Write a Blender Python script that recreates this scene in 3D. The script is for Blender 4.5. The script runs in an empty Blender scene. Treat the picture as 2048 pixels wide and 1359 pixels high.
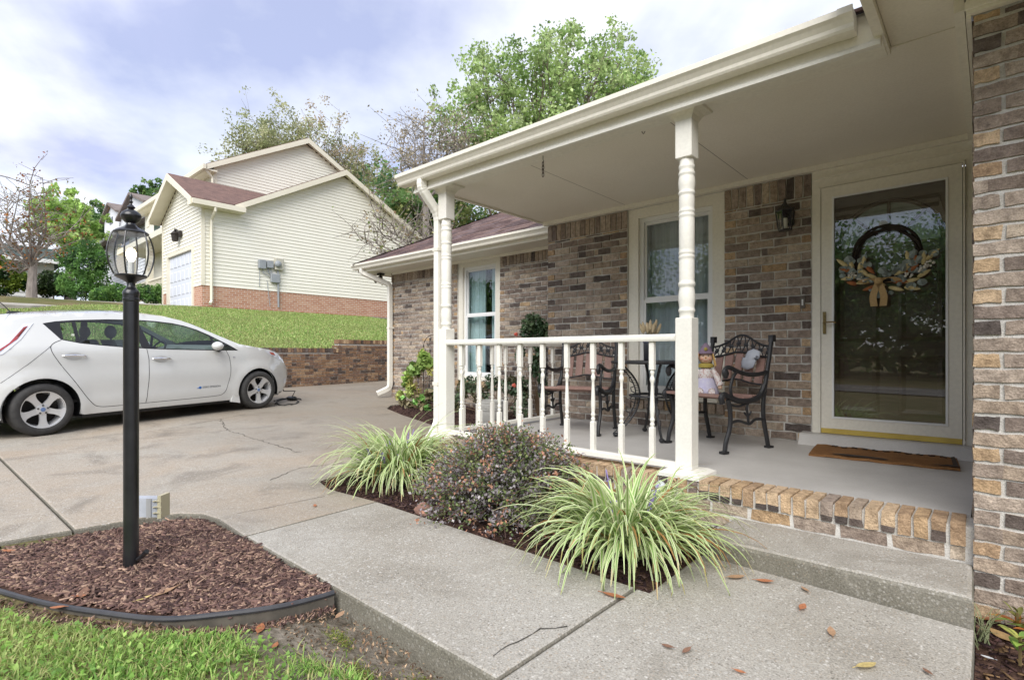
import bpy, bmesh, math, random
import numpy as np
from mathutils import Vector, Matrix
from mathutils.geometry import delaunay_2d_cdt
random.seed(7); RNG = np.random.default_rng(7)
R = math.radians
scene = bpy.context.scene
COL = scene.collection

# ---------------------------------------------------------------- camera
EYE = 1.034; FPX = 1071.0; TH = R(41.9)
cam_d = bpy.data.cameras.new('camera'); cam = bpy.data.objects.new('camera', cam_d); COL.objects.link(cam)
cam.location = (0, 0, EYE); cam.rotation_euler = (R(90), 0, TH)
cam_d.sensor_width = 36; cam_d.lens = FPX/2048*36; cam_d.shift_y = 28.5/2048
cam_d.clip_start = 0.05; cam_d.clip_end = 3000
scene.camera = cam

# ---------------------------------------------------------------- world, sun, exposure
SUN_EL, SUN_AZ = R(44), R(150)          # azimuth measured clockwise from +Y
world = bpy.data.worlds.new('World'); scene.world = world; world.use_nodes = True
wn = world.node_tree.nodes; wl = world.node_tree.links; wn.clear()
w_out = wn.new('ShaderNodeOutputWorld'); w_bg = wn.new('ShaderNodeBackground'); w_bg.inputs['Strength'].default_value = 0.085
w_sky = wn.new('ShaderNodeTexSky'); w_sky.sky_type = 'NISHITA'; w_sky.sun_disc = False
w_sky.sun_elevation = SUN_EL; w_sky.sun_rotation = SUN_AZ; w_sky.air_density = 1.0; w_sky.dust_density = 0.4; w_sky.ozone_density = 1.6
w_tc = wn.new('ShaderNodeTexCoord'); w_sep = wn.new('ShaderNodeSeparateXYZ'); wl.new(w_tc.outputs['Generated'], w_sep.inputs[0])
w_add = wn.new('ShaderNodeMath'); w_add.operation = 'MAXIMUM'; w_add.inputs[1].default_value = 0.0; wl.new(w_sep.outputs['Z'], w_add.inputs[0])
w_add2 = wn.new('ShaderNodeMath'); w_add2.operation = 'ADD'; w_add2.inputs[1].default_value = 0.22; wl.new(w_add.outputs[0], w_add2.inputs[0])
w_dv = wn.new('ShaderNodeVectorMath'); w_dv.operation = 'DIVIDE'; wl.new(w_tc.outputs['Generated'], w_dv.inputs[0])
w_cmb = wn.new('ShaderNodeCombineXYZ')
for i in range(3): wl.new(w_add2.outputs[0], w_cmb.inputs[i])
wl.new(w_cmb.outputs[0], w_dv.inputs[1])
w_map = wn.new('ShaderNodeMapping'); w_map.inputs['Scale'].default_value = (1.0, 1.0, 0.15); w_map.inputs['Location'].default_value = (1.0, 4.4, 0.0); w_map.inputs['Rotation'].default_value = (0, 0, R(35))
wl.new(w_dv.outputs[0], w_map.inputs['Vector'])
w_n1 = wn.new('ShaderNodeTexNoise'); w_n1.inputs['Scale'].default_value = 1.1; w_n1.inputs['Detail'].default_value = 10; w_n1.inputs['Roughness'].default_value = 0.54; w_n1.inputs['Distortion'].default_value = 0.35
w_map2 = wn.new('ShaderNodeMapping'); w_map2.inputs['Scale'].default_value = (0.7, 1.8, 1.0); wl.new(w_map.outputs[0], w_map2.inputs['Vector'])
wl.new(w_map2.outputs[0], w_n1.inputs['Vector'])
w_rmp = wn.new('ShaderNodeValToRGB'); w_rmp.color_ramp.elements[0].position = 0.42; w_rmp.color_ramp.elements[1].position = 0.74
w_rmp.color_ramp.elements[0].color = (0.70, 0.70, 0.70, 1)
w_rmp.color_ramp.interpolation = 'EASE'
wl.new(w_n1.outputs['Fac'], w_rmp.inputs[0])
w_cl = wn.new('ShaderNodeMix'); w_cl.data_type = 'RGBA'
w_n2 = wn.new('ShaderNodeTexNoise'); w_n2.inputs['Scale'].default_value = 2.0; w_n2.inputs['Detail'].default_value = 10; wl.new(w_map.outputs[0], w_n2.inputs['Vector'])
w_c2 = wn.new('ShaderNodeMix'); w_c2.data_type = 'RGBA'; w_c2.inputs[6].default_value = (3.8, 4.1, 5.9, 1); w_c2.inputs[7].default_value = (7.1, 7.25, 7.7, 1)
w_r2 = wn.new('ShaderNodeMapRange'); w_r2.inputs[1].default_value = 0.36; w_r2.inputs[2].default_value = 0.58; wl.new(w_n2.outputs['Fac'], w_r2.inputs[0])
wl.new(w_r2.outputs[0], w_c2.inputs[0])
wl.new(w_rmp.outputs['Color'], w_cl.inputs[0]); wl.new(w_sky.outputs[0], w_cl.inputs[6]); wl.new(w_c2.outputs[2], w_cl.inputs[7])
wl.new(w_cl.outputs[2], w_bg.inputs['Color']); wl.new(w_bg.outputs[0], w_out.inputs['Surface'])

sun_d = bpy.data.lights.new('sun', 'SUN'); sun_d.energy = 2.2; sun_d.angle = R(50); sun_d.color = (1.0, 0.97, 0.92)
sun = bpy.data.objects.new('sun', sun_d); COL.objects.link(sun)
_sv = Vector((math.sin(SUN_AZ)*math.cos(SUN_EL), math.cos(SUN_AZ)*math.cos(SUN_EL), math.sin(SUN_EL)))
sun.rotation_euler = _sv.to_track_quat('Z', 'Y').to_euler(); sun.location = (0, 0, 30)

vs = scene.view_settings; vs.view_transform = 'Standard'; vs.look = 'None'; vs.gamma = 1.0; vs.use_curve_mapping = False; vs.exposure = 1.05
scene.display_settings.display_device = 'sRGB'
scene.render.engine = 'CYCLES'
cy = scene.cycles; cy.max_bounces = 9; cy.diffuse_bounces = 5; cy.glossy_bounces = 4; cy.transmission_bounces = 8; cy.transparent_max_bounces = 12
cy.sample_clamp_indirect = 8.0; cy.caustics_reflective = False; cy.caustics_refractive = False; cy.blur_glossy = 0.5
try:
    cy.use_denoising = True; cy.denoiser = 'OPENIMAGEDENOISE'
except Exception: pass

# ---------------------------------------------------------------- picture to place
SN, CS = math.sin(TH), math.cos(TH)
def ray(u, v):
    r = (u-1024)/FPX; t = (708-v)/FPX
    return Vector((-SN+CS*r, CS+SN*r, t))
def at_z(u, v, z): d = ray(u, v); k = (z-EYE)/d.z; return Vector((d.x*k, d.y*k, z))
def at_y(u, v, y): d = ray(u, v); k = y/d.y; return Vector((d.x*k, y, EYE+d.z*k))
def at_x(u, v, x): d = ray(u, v); k = x/d.x; return Vector((x, d.y*k, EYE+d.z*k))
def at_d(u, v, dep): d = ray(u, v); return Vector((d.x*dep, d.y*dep, EYE+d.z*dep))
def gz(x, y): return -.05-.022*x+.02*y          # the paved ground falls gently towards the walk
def at_g(u, v):
    d = ray(u, v); k = (-.05-EYE)/(d.z+.022*d.x-.02*d.y); return Vector((d.x*k, d.y*k, EYE+d.z*k))

# ---------------------------------------------------------------- object helpers
ORG = {}
def tag(o, label=None, cat=None, group=None, kind=None):
    if label: o['label'] = label
    if cat: o['category'] = cat
    if group: o['group'] = group
    if kind: o['kind'] = kind
    return o
def thing(name, label, cat, loc=(0, 0, 0), rz=0.0, group=None, local=False):
    o = bpy.data.objects.new(name, None); COL.objects.link(o); o.empty_display_size = 0.1
    o.location = loc; o.rotation_euler = (0, 0, rz); tag(o, label, cat, group)
    ORG[o.name] = Vector((0, 0, 0)) if local else Vector(loc)
    return o
def part_of(parent, name, loc):
    """an Empty that gathers the sub-parts of one part"""
    o = bpy.data.objects.new(name, None); COL.objects.link(o); o.empty_display_size = 0.1
    o.parent = parent; o.location = Vector(loc)-org(parent); ORG[o.name] = Vector(loc); return o
def org(p):
    return ORG.get(p.name, Vector((0, 0, 0))) if p is not None else Vector((0, 0, 0))
def link(name, me, mat=None, parent=None, origin=None):
    o = bpy.data.objects.new(name, me); COL.objects.link(o)
    if mat is not None:
        for m in (mat if isinstance(mat, (list, tuple)) else [mat]): me.materials.append(m)
    if parent is not None:
        o.parent = parent; ORG[o.name] = org(parent)
    else: ORG[o.name] = Vector((0, 0, 0)) if origin is None else Vector(origin)
    return o

class MB:
    def __init__(s): s.v = []; s.f = []; s.c = []; s.m = []; s.col = None; s.mi = 0
    def add(s, vs, fs):
        b = len(s.v); s.v.extend([tuple(x) for x in vs])
        for f in fs: s.f.append([b+i for i in f]); s.c.append(s.col); s.m.append(s.mi)
        return s
    def box(s, x0, x1, y0, y1, z0, z1):
        v = [(x0,y0,z0),(x1,y0,z0),(x1,y1,z0),(x0,y1,z0),(x0,y0,z1),(x1,y0,z1),(x1,y1,z1),(x0,y1,z1)]
        return s.add(v, [(0,3,2,1),(4,5,6,7),(0,1,5,4),(1,2,6,5),(2,3,7,6),(3,0,4,7)])
    def bbox(s, x0, x1, y0, y1, z0, z1, b=0.006):
        """box with bevelled vertical and top edges"""
        def ring(i, z): return [(x0+i+b,y0+i,z),(x1-i-b,y0+i,z),(x1-i,y0+i+b,z),(x1-i,y1-i-b,z),(x1-i-b,y1-i,z),(x0+i+b,y1-i,z),(x0+i,y1-i-b,z),(x0+i,y0+i+b,z)]
        rs = [ring(b, z0), ring(0, z0+b), ring(0, z1-b), ring(b, z1)]
        v = [p for r_ in rs for p in r_]; f = []
        for k in range(3):
            for i in range(8): j = (i+1) % 8; f.append((k*8+i, k*8+j, k*8+8+j, k*8+8+i))
        f.append(tuple(reversed(range(8)))); f.append(tuple(range(24, 32)))
        return s.add(v, f)
    def prism(s, poly, a, b, axis='y'):
        """extrude a 2-D polygon (p,q) from a to b along axis"""
        n = len(poly)
        def pt(p, q, t): return {'y': (p, t, q), 'x': (t, p, q), 'z': (p, q, t)}[axis]
        v = [pt(p, q, a) for p, q in poly]+[pt(p, q, b) for p, q in poly]
        f = [tuple(range(n)), tuple(reversed(range(n, 2*n)))]+[(i, i+n, (i+1) % n+n, (i+1) % n) for i in range(n)]
        return s.add(v, f)
    def tube(s, pts, rad, n=8, cap=True):
        pts = [Vector(p) for p in pts]; m = len(pts)
        rad = rad if isinstance(rad, (list, tuple)) else [rad]*m
        v = []; f = []; ref = None
        for i, p in enumerate(pts):
            t = (pts[min(i+1, m-1)]-pts[max(i-1, 0)])
            t = t.normalized() if t.length > 1e-9 else Vector((0, 0, 1))
            if ref is None: ref = Vector((1, 0, 0)) if abs(t.x) < .8 else Vector((0, 1, 0))
            a = (ref-t*ref.dot(t))
            a = a.normalized() if a.length > 1e-6 else t.orthogonal().normalized()
            ref = a; b = t.cross(a)
            for k in range(n):
                an = 2*math.pi*k/n; v.append(p+(a*math.cos(an)+b*math.sin(an))*rad[i])
        for i in range(m-1):
            for k in range(n): j = (k+1) % n; f.append((i*n+k, i*n+j, i*n+n+j, i*n+n+k))
        if cap: f.append(tuple(reversed(range(n)))); f.append(tuple(range((m-1)*n, m*n)))
        return s.add(v, f)
    def lathe(s, prof, c=(0, 0, 0), n=20, cap=True, sq=0):
        """profile of (r,z) turned round a vertical axis"""
        v = []; f = []; m = len(prof)
        for r_, z in prof:
            for k in range(n):
                an = 2*math.pi*(k+.5)/n; v.append((c[0]+r_*math.cos(an), c[1]+r_*math.sin(an), c[2]+z))
        for i in range(m-1):
            for k in range(n): j = (k+1) % n; f.append((i*n+k, i*n+j, i*n+n+j, i*n+n+k))
        if cap: f.append(tuple(reversed(range(n)))); f.append(tuple(range((m-1)*n, m*n)))
        return s.add(v, f)
    def sweep(s, prof, path, closed=True):
        """profile points (a,b) swept along path frames [(origin, A, B)]"""
        n = len(prof); v = []; f = []
        for o, A, B in path:
            for a, b in prof: v.append(Vector(o)+Vector(A)*a+Vector(B)*b)
        for i in range(len(path)-1):
            for k in range(n if closed else n-1): j = (k+1) % n; f.append((i*n+k, i*n+j, i*n+n+j, i*n+n+k))
        if closed: f.append(tuple(reversed(range(n)))); f.append(tuple(range((len(path)-1)*n, len(path)*n)))
        return s.add(v, f)
    def ball(s, c, r, n=8, m=6):
        rx, ry, rz = (r, r, r) if not isinstance(r, (list, tuple)) else r
        v = []; f = []
        for i in range(m+1):
            ph = math.pi*i/m
            for k in range(n):
                an = 2*math.pi*k/n; v.append((c[0]+rx*math.sin(ph)*math.cos(an), c[1]+ry*math.sin(ph)*math.sin(an), c[2]-rz*math.cos(ph)))
        for i in range(m):
            for k in range(n): j = (k+1) % n; f.append((i*n+k, i*n+j, i*n+n+j, i*n+n+k))
        return s.add(v, f)
    def build(s, name, mat, parent=None, smooth=False, label=None, kind=None, origin=None, shift=None, auto=None):
        o0 = org(parent) if parent is not None else (Vector(origin) if origin is not None else Vector((0, 0, 0)))
        me = bpy.data.meshes.new(name)
        me.from_pydata([(x-o0.x, y-o0.y, z-o0.z) for x, y, z in s.v], [], s.f)
        if any(c is not None for c in s.c):
            at = me.color_attributes.new('Col', 'FLOAT_COLOR', 'CORNER'); arr = []
            for f, c in zip(s.f, s.c): arr.extend((list(c or (1, 1, 1))+[1.0])*len(f))
            at.data.foreach_set('color', arr)
        me.materials.clear()
        o = link(name, me, mat, parent, origin)
        if any(s.m): me.polygons.foreach_set('material_index', s.m)
        if parent is None and origin is not None: o.location = origin
        bm = bmesh.new(); bm.from_mesh(me); bmesh.ops.remove_doubles(bm, verts=bm.verts, dist=1e-6) if smooth else None
        bmesh.ops.recalc_face_normals(bm, faces=bm.faces); bm.to_mesh(me); bm.free()
        if smooth:
            me.polygons.foreach_set('use_smooth', [True]*len(me.polygons))
            me.set_sharp_from_angle(angle=R(auto or 40))
        me.update(); tag(o, label, None, None, kind); return o

def np_mesh(name, V, F, mat, parent=None, colors=None, smooth=False, origin=None):
    """V (n,3) array, F (m,k) array of equal-sized faces, colors (m,3) per face"""
    o0 = np.array(org(parent) if parent is not None else (origin or (0, 0, 0)))
    me = bpy.data.meshes.new(name); V = np.asarray(V, dtype=np.float32)-o0.astype(np.float32); F = np.asarray(F, dtype=np.int32); m, k = F.shape
    me.vertices.add(len(V)); me.vertices.foreach_set('co', V.ravel())
    me.loops.add(m*k); me.loops.foreach_set('vertex_index', F.ravel())
    me.polygons.add(m); me.polygons.foreach_set('loop_start', np.arange(0, m*k, k, dtype=np.int32))
    try: me.polygons.foreach_set('loop_total', np.full(m, k, dtype=np.int32))
    except Exception: pass
    if smooth: me.polygons.foreach_set('use_smooth', np.ones(m, dtype=bool))
    me.update(calc_edges=True)
    if colors is not None:
        at = me.color_attributes.new('Col', 'FLOAT_COLOR', 'CORNER')
        c = np.ones((m, k, 4), dtype=np.float32); c[:, :, :3] = np.asarray(colors)[:, None, :]; at.data.foreach_set('color', c.ravel())
    o = link(name, me, mat, parent, origin)
    if parent is None and origin is not None: o.location = origin
    return o

# ---------------------------------------------------------------- materials
def lin(r, g, b):
    f = lambda c: ((c/255)/12.92 if c/255 <= .04045 else ((c/255+.055)/1.055)**2.4)
    return (f(r), f(g), f(b))
MATS = {}
def mat(name, col, rough=.6, col2=None, nscale=6.0, namt=.5, bump=0.0, bscale=60.0, spec=.4, metal=0.0, attr=False, trans=0.0, coat=0.0, detail=6, stretch=None, fine=None, ndist=.0, ramp=(.35,.65)):
    """principled surface with world-space mottling; attr multiplies the colour attribute; trans mixes in leaf translucency"""
    if name in MATS: return MATS[name]
    m = bpy.data.materials.new(name); m.use_nodes = True; nt = m.node_tree; N, L = nt.nodes, nt.links
    b = N['Principled BSDF']; out = N['Material Output']
    b.inputs['Roughness'].default_value = rough; b.inputs['Metallic'].default_value = metal; b.inputs['Specular IOR Level'].default_value = spec
    if coat: b.inputs['Coat Weight'].default_value = coat; b.inputs['Coat Roughness'].default_value = .04
    geo = N.new('ShaderNodeNewGeometry'); pos = geo.outputs['Position']
    if stretch:
        mp = N.new('ShaderNodeMapping'); mp.inputs['Scale'].default_value = stretch; L.new(pos, mp.inputs[0]); pos = mp.outputs[0]
    cur = None
    if col2 is not None:
        nz = N.new('ShaderNodeTexNoise'); nz.inputs['Scale'].default_value = nscale; nz.inputs['Detail'].default_value = detail; nz.inputs['Roughness'].default_value = .6; nz.inputs['Distortion'].default_value = ndist
        L.new(pos, nz.inputs['Vector'])
        mr = N.new('ShaderNodeMapRange'); mr.inputs[1].default_value = ramp[0]; mr.inputs[2].default_value = ramp[1]; mr.inputs[4].default_value = namt*2 if namt < .5 else 1.0; L.new(nz.outputs['Fac'], mr.inputs[0])
        mx = N.new('ShaderNodeMix'); mx.data_type = 'RGBA'; mx.inputs[6].default_value = (*col, 1); mx.inputs[7].default_value = (*col2, 1); L.new(mr.outputs[0], mx.inputs[0])
        cur = mx.outputs[2]
    if fine:      # (scale, low, high): fine value grain
        nz = N.new('ShaderNodeTexNoise'); nz.inputs['Scale'].default_value = fine[0]; nz.inputs['Detail'].default_value = 4; L.new(geo.outputs['Position'], nz.inputs['Vector'])
        mr = N.new('ShaderNodeMapRange'); mr.inputs[1].default_value = .3; mr.inputs[2].default_value = .7; mr.inputs[3].default_value = fine[1]; mr.inputs[4].default_value = fine[2]; L.new(nz.outputs['Fac'], mr.inputs[0])
        mx = N.new('ShaderNodeMix'); mx.data_type = 'RGBA'; mx.blend_type = 'MULTIPLY'; mx.inputs[0].default_value = 1
        if cur is None: mx.inputs[6].default_value = (*col, 1)
        else: L.new(cur, mx.inputs[6])
        L.new(mr.outputs[0], mx.inputs[7]); cur = mx.outputs[2]
    if attr:
        at = N.new('ShaderNodeAttribute'); at.attribute_name = 'Col'
        mx = N.new('ShaderNodeMix'); mx.data_type = 'RGBA'; mx.blend_type = 'MULTIPLY'; mx.inputs[0].default_value = 1
        if cur is None: mx.inputs[6].default_value = (*col, 1)
        else: L.new(cur, mx.inputs[6])
        L.new(at.outputs['Color'], mx.inputs[7]); cur = mx.outputs[2]
    if cur is None: b.inputs['Base Color'].default_value = (*col, 1)
    else: L.new(cur, b.inputs['Base Color'])
    if bump:
        nb = N.new('ShaderNodeTexNoise'); nb.inputs['Scale'].default_value = bscale; nb.inputs['Detail'].default_value = 5; L.new(pos, nb.inputs['Vector'])
        bp = N.new('ShaderNodeBump'); bp.inputs['Strength'].default_value = bump; bp.inputs['Distance'].default_value = .01; L.new(nb.outputs['Fac'], bp.inputs['Height']); L.new(bp.outputs[0], b.inputs['Normal'])
    if trans:
        tr = N.new('ShaderNodeBsdfTranslucent'); ms = N.new('ShaderNodeMixShader'); ms.inputs[0].default_value = trans
        if cur is None: tr.inputs['Color'].default_value = (*col, 1)
        else: L.new(cur, tr.inputs['Color'])
        L.new(b.outputs[0], ms.inputs[1]); L.new(tr.outputs[0], ms.inputs[2]); L.new(ms.outputs[0], out.inputs['Surface'])
    MATS[name] = m; return m
def glass_mat(name, tint=(.9, .95, .95), refl=1.0, alpha=.85, rough=.0):
    """thin pane: clear with a Fresnel reflection"""
    if name in MATS: return MATS[name]
    m = bpy.data.materials.new(name); m.use_nodes = True; nt = m.node_tree; N, L = nt.nodes, nt.links; N.remove(N['Principled BSDF']); out = N['Material Output']
    t = N.new('ShaderNodeBsdfTransparent'); t.inputs[0].default_value = (*[c*alpha for c in tint], 1)
    g = N.new('ShaderNodeBsdfGlossy'); g.inputs['Roughness'].default_value = rough; g.inputs['Color'].default_value = (1, 1, 1, 1)
    ge = N.new('ShaderNodeNewGeometry'); dt = N.new('ShaderNodeVectorMath'); dt.operation = 'DOT_PRODUCT'; L.new(ge.outputs['Incoming'], dt.inputs[0]); L.new(ge.outputs['Normal'], dt.inputs[1])
    ab = N.new('ShaderNodeMath'); ab.operation = 'ABSOLUTE'; L.new(dt.outputs['Value'], ab.inputs[0]); om = N.new('ShaderNodeMath'); om.operation = 'SUBTRACT'; om.inputs[0].default_value = 1; L.new(ab.outputs[0], om.inputs[1])
    pw_ = N.new('ShaderNodeMath'); pw_.operation = 'POWER'; pw_.inputs[1].default_value = 5; L.new(om.outputs[0], pw_.inputs[0]); fr = N.new('ShaderNodeMath'); fr.operation = 'MULTIPLY_ADD'; fr.inputs[1].default_value = .96; fr.inputs[2].default_value = .04; L.new(pw_.outputs[0], fr.inputs[0])
    mu = N.new('ShaderNodeMath'); mu.operation = 'MULTIPLY'; mu.inputs[1].default_value = refl; mu.use_clamp = True; L.new(fr.outputs[0], mu.inputs[0])
    ms = N.new('ShaderNodeMixShader'); L.new(mu.outputs[0], ms.inputs[0]); L.new(t.outputs[0], ms.inputs[1]); L.new(g.outputs[0], ms.inputs[2]); L.new(ms.outputs[0], out.inputs['Surface'])
    MATS[name] = m; return m

CREAM = mat('cream_paint', (.79, .755, .66), .45, (.74, .70, .60), 3.0, .3, fine=(40, .94, 1.04), spec=.35)
WHITE = mat('white_paint', (.80, .78, .71), .4, (.74, .71, .64), 4.0, .3, fine=(60, .95, 1.03), spec=.4)
CEIL = mat('ceiling_paint', (.80, .755, .66), .6, (.76, .71, .61), 1.4, .5, fine=(90, .95, 1.03))
VINYL = mat('vinyl_white', (.78, .78, .77), .35, spec=.4)
MORTAR = mat('mortar', (.66, .635, .59), .95, (.56, .535, .49), 9, .5, bump=.5, bscale=120, fine=(260, .8, 1.12), spec=.1)
BRICK = mat('brick_face', (1.08, 1.06, 1.04), .9, (.60, .575, .56), 26, .5, bump=.8, bscale=90, attr=True, fine=(170, .72, 1.18), spec=.15, ramp=(.38, .66))
CONC = None
# ================================================================ GROUND AND PAVING
def conc_mat(name, base, dark, stain, wet=0.0, agg=1.0, stain_amt=.5, damp=False):
    m = bpy.data.materials.new(name); m.use_nodes = True; nt = m.node_tree; N, L = nt.nodes, nt.links; b = N['Principled BSDF']
    geo = N.new('ShaderNodeNewGeometry'); P = geo.outputs['Position']
    def noise(sc, det=5, dist=0): n = N.new('ShaderNodeTexNoise'); n.inputs['Scale'].default_value = sc; n.inputs['Detail'].default_value = det; n.inputs['Distortion'].default_value = dist; n.inputs['Roughness'].default_value = .6; L.new(P, n.inputs['Vector']); return n.outputs['Fac']
    def mr(x, a, b_, c=0., d=1.): n = N.new('ShaderNodeMapRange'); n.inputs[1].default_value = a; n.inputs[2].default_value = b_; n.inputs[3].default_value = c; n.inputs[4].default_value = d; L.new(x, n.inputs[0]); return n.outputs[0]
    def mix(f, a, b_, mode='MIX'):
        n = N.new('ShaderNodeMix'); n.data_type = 'RGBA'; n.blend_type = mode
        if isinstance(f, float): n.inputs[0].default_value = f
        else: L.new(f, n.inputs[0])
        for i, x in ((6, a), (7, b_)):
            if isinstance(x, tuple): n.inputs[i].default_value = (*x, 1)
            else: L.new(x, n.inputs[i])
        return n.outputs[2]
    c = mix(mr(noise(.9, 8, .4), .38, .68), base, stain)
    c = mix(mr(noise(2.3, 8, .8), .5, .72, 0, stain_amt), c, dark)
    # pebbles in the worn surface
    for sc, lo, hi, colr, amt in ((82, .07, .12, (.58, .56, .52), .75), (100, .07, .11, (.12, .105, .085), .7), (130, .1, .16, (.36, .28, .20), .7), (52, .07, .12, (.50, .48, .44), .55)):
        v = N.new('ShaderNodeTexVoronoi'); v.inputs['Scale'].default_value = sc; v.inputs['Randomness'].default_value = 1; L.new(P, v.inputs['Vector'])
        sel = N.new('ShaderNodeSeparateColor'); L.new(v.outputs['Color'], sel.inputs[0])
        rad = mr(sel.outputs[1], 0, 1, 0.1, .55)
        d = N.new('ShaderNodeMath'); d.operation = 'SUBTRACT'; L.new(rad, d.inputs[0]); L.new(v.outputs['Distance'], d.inputs[1])
        pk = N.new('ShaderNodeMath'); pk.operation = 'MULTIPLY'; L.new(mr(d.outputs[0], 0, .12), pk.inputs[0]); L.new(mr(sel.outputs[0], .5, .75, 0, amt*agg), pk.inputs[1]); pm_ = N.new('ShaderNodeMath'); pm_.operation = 'MULTIPLY'; L.new(pk.outputs[0], pm_.inputs[0]); L.new(mr(noise(3.1+sc*.01, 5), .36, .62, .4, 1.0), pm_.inputs[1]); pk = pm_
        c = mix(pk.outputs[0], c, colr)
    c = mix(1.0, c, mr(noise(150, 4), .3, .7, .66, 1.3), 'MULTIPLY')
    if damp:      # rain-soaked upper part of the drive below the downspout
        sy = N.new('ShaderNodeSeparateXYZ'); L.new(P, sy.inputs[0]); ad = N.new('ShaderNodeMath'); ad.operation = 'MULTIPLY_ADD'; ad.inputs[1].default_value = 4.5; L.new(noise(.55, 7, .5), ad.inputs[0]); L.new(sy.outputs['Y'], ad.inputs[2])
        c = mix(mr(ad.outputs[0], 3.6, 6.0, 0, .62), c, (.185, .155, .118))
    L.new(c, b.inputs['Base Color'])
    b.inputs['Specular IOR Level'].default_value = .35
    L.new(mr(noise(1.1, 5), .4, .65, .85-wet*.55, .92), b.inputs['Roughness'])
    bp = N.new('ShaderNodeBump'); bp.inputs['Strength'].default_value = .5; bp.inputs['Distance'].default_value = .006; L.new(noise(130, 5), bp.inputs['Height']); L.new(bp.outputs[0], b.inputs['Normal'])
    MATS[name] = m; return m
WALKM = conc_mat('walk_concrete', (.37, .35, .31), (.22, .20, .165), (.31, .285, .24), .1, 1.0, .7)
DRIVEM = conc_mat('drive_concrete', (.36, .33, .28), (.16, .14, .115), (.37, .30, .225), .6, .9, .66, True)
STEPM = conc_mat('step_concrete', (.31, .29, .25), (.16, .148, .12), (.26, .235, .19), .1, .35, .7)
SIDEM = conc_mat('side_concrete', (.215, .20, .165), (.11, .10, .075), (.16, .15, .115), .1, .5, .8)  # darker concrete mix for the side faces of slabs and step
SLABM = mat('porch_slab', (.54, .52, .49), .5, (.44, .42, .39), 1.8, .5, bump=.08, bscale=120, fine=(140, .92, 1.05), spec=.45)
DIRT = mat('soil', (.10, .078, .055), .95, (.19, .155, .115), 2.5, .5, bump=1.0, bscale=45, fine=(120, .55, 1.35), spec=.1)
GREEN = mat('lawn_ground', (.115, .12, .045), .95, (.19, .15, .08), .9, .5, bump=1.0, bscale=60, fine=(60, .55, 1.3), spec=.1)
DARKM = mat('crack_dark', (.03, .026, .02), .95)
ASPH = mat('asphalt', (.11, .105, .10), .85, (.14, .13, .125), 1.5, .5, fine=(120, .8, 1.15))

def sstep(a, b, t): t = np.clip((t-a)/(b-a), 0, 1); return t*t*(3-2*t)
def ground_h(x, y):
    x = np.asarray(x, float); y = np.asarray(y, float)
    near = -.05-.022*np.clip(x, -15, 12)+.02*np.clip(y, -22, 20)-.062+.036*(1-sstep(.55, 1.0, y+.18*sstep(-1.9, -1.2, x)))
    near = near-.30*sstep(1.25, 1.8, y)*sstep(-11.4, -10.9, x)*(x < .5)
    wall = 1.08+.07*np.clip(y-5.6, -1, 6)
    base = .12+(wall-.12)*sstep(1.0, 3.4, y)
    t = np.clip((-11.62-x)/8.4, 0, 1)
    hill = base+(2.62-base)*t+np.clip(-22.5-x, 0, 25)*.085+np.clip(-47.5-x, 0, 400)*.01
    return np.where(x < -11.62, hill, near)
xs = np.unique(np.concatenate([np.linspace(-400, -60, 18), np.linspace(-60, -12, 97), [-11.64, -11.6], np.linspace(-11, 12, 93), np.linspace(12, 400, 24)]))
ys = np.unique(np.concatenate([np.linspace(-400, -30, 20), np.linspace(-30, 40, 141), np.linspace(40, 400, 20)]))
gx, gy = np.meshgrid(xs, ys); gv = np.stack([gx, gy, ground_h(gx, gy)], -1).reshape(-1, 3)
nx, ny = len(xs), len(ys); ii, jj = np.meshgrid(np.arange(nx-1), np.arange(ny-1)); b0 = (jj*nx+ii).ravel()
def _blend_ground(m_):
    N, L = m_.node_tree.nodes, m_.node_tree.links; b = N['Principled BSDF']; old = b.inputs['Base Color'].links[0].from_socket
    g_ = N.new('ShaderNodeNewGeometry'); sp_ = N.new('ShaderNodeSeparateXYZ'); L.new(g_.outputs['Position'], sp_.inputs[0])
    nz = N.new('ShaderNodeTexNoise'); nz.inputs['Scale'].default_value = 5; nz.inputs['Detail'].default_value = 6; L.new(g_.outputs['Position'], nz.inputs['Vector'])
    a = N.new('ShaderNodeMath'); a.operation = 'MULTIPLY_ADD'; a.inputs[1].default_value = .5; L.new(nz.outputs['Fac'], a.inputs[0]); L.new(sp_.outputs['Y'], a.inputs[2])
    r_ = N.new('ShaderNodeMapRange'); r_.inputs[1].default_value = .90; r_.inputs[2].default_value = 1.12; L.new(a.outputs[0], r_.inputs[0])
    x_ = N.new('ShaderNodeMath'); x_.operation = 'GREATER_THAN'; x_.inputs[1].default_value = -11.3; L.new(sp_.outputs['X'], x_.inputs[0])
    f_ = N.new('ShaderNodeMath'); f_.operation = 'MULTIPLY'; L.new(r_.outputs[0], f_.inputs[0]); L.new(x_.outputs[0], f_.inputs[1])
    n2 = N.new('ShaderNodeTexNoise'); n2.inputs['Scale'].default_value = 26; n2.inputs['Detail'].default_value = 8; L.new(g_.outputs['Position'], n2.inputs['Vector'])
    c2 = N.new('ShaderNodeValToRGB'); c2.color_ramp.elements[0].position = .3; c2.color_ramp.elements[0].color = (.10, .085, .06, 1); c2.color_ramp.elements[1].position = .7; c2.color_ramp.elements[1].color = (.27, .235, .19, 1); L.new(n2.outputs['Fac'], c2.inputs[0])
    mx = N.new('ShaderNodeMix'); mx.data_type = 'RGBA'; L.new(f_.outputs[0], mx.inputs[0]); L.new(old, mx.inputs[6]); L.new(c2.outputs[0], mx.inputs[7]); L.new(mx.outputs[2], b.inputs['Base Color'])
_blend_ground(GREEN)
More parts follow.
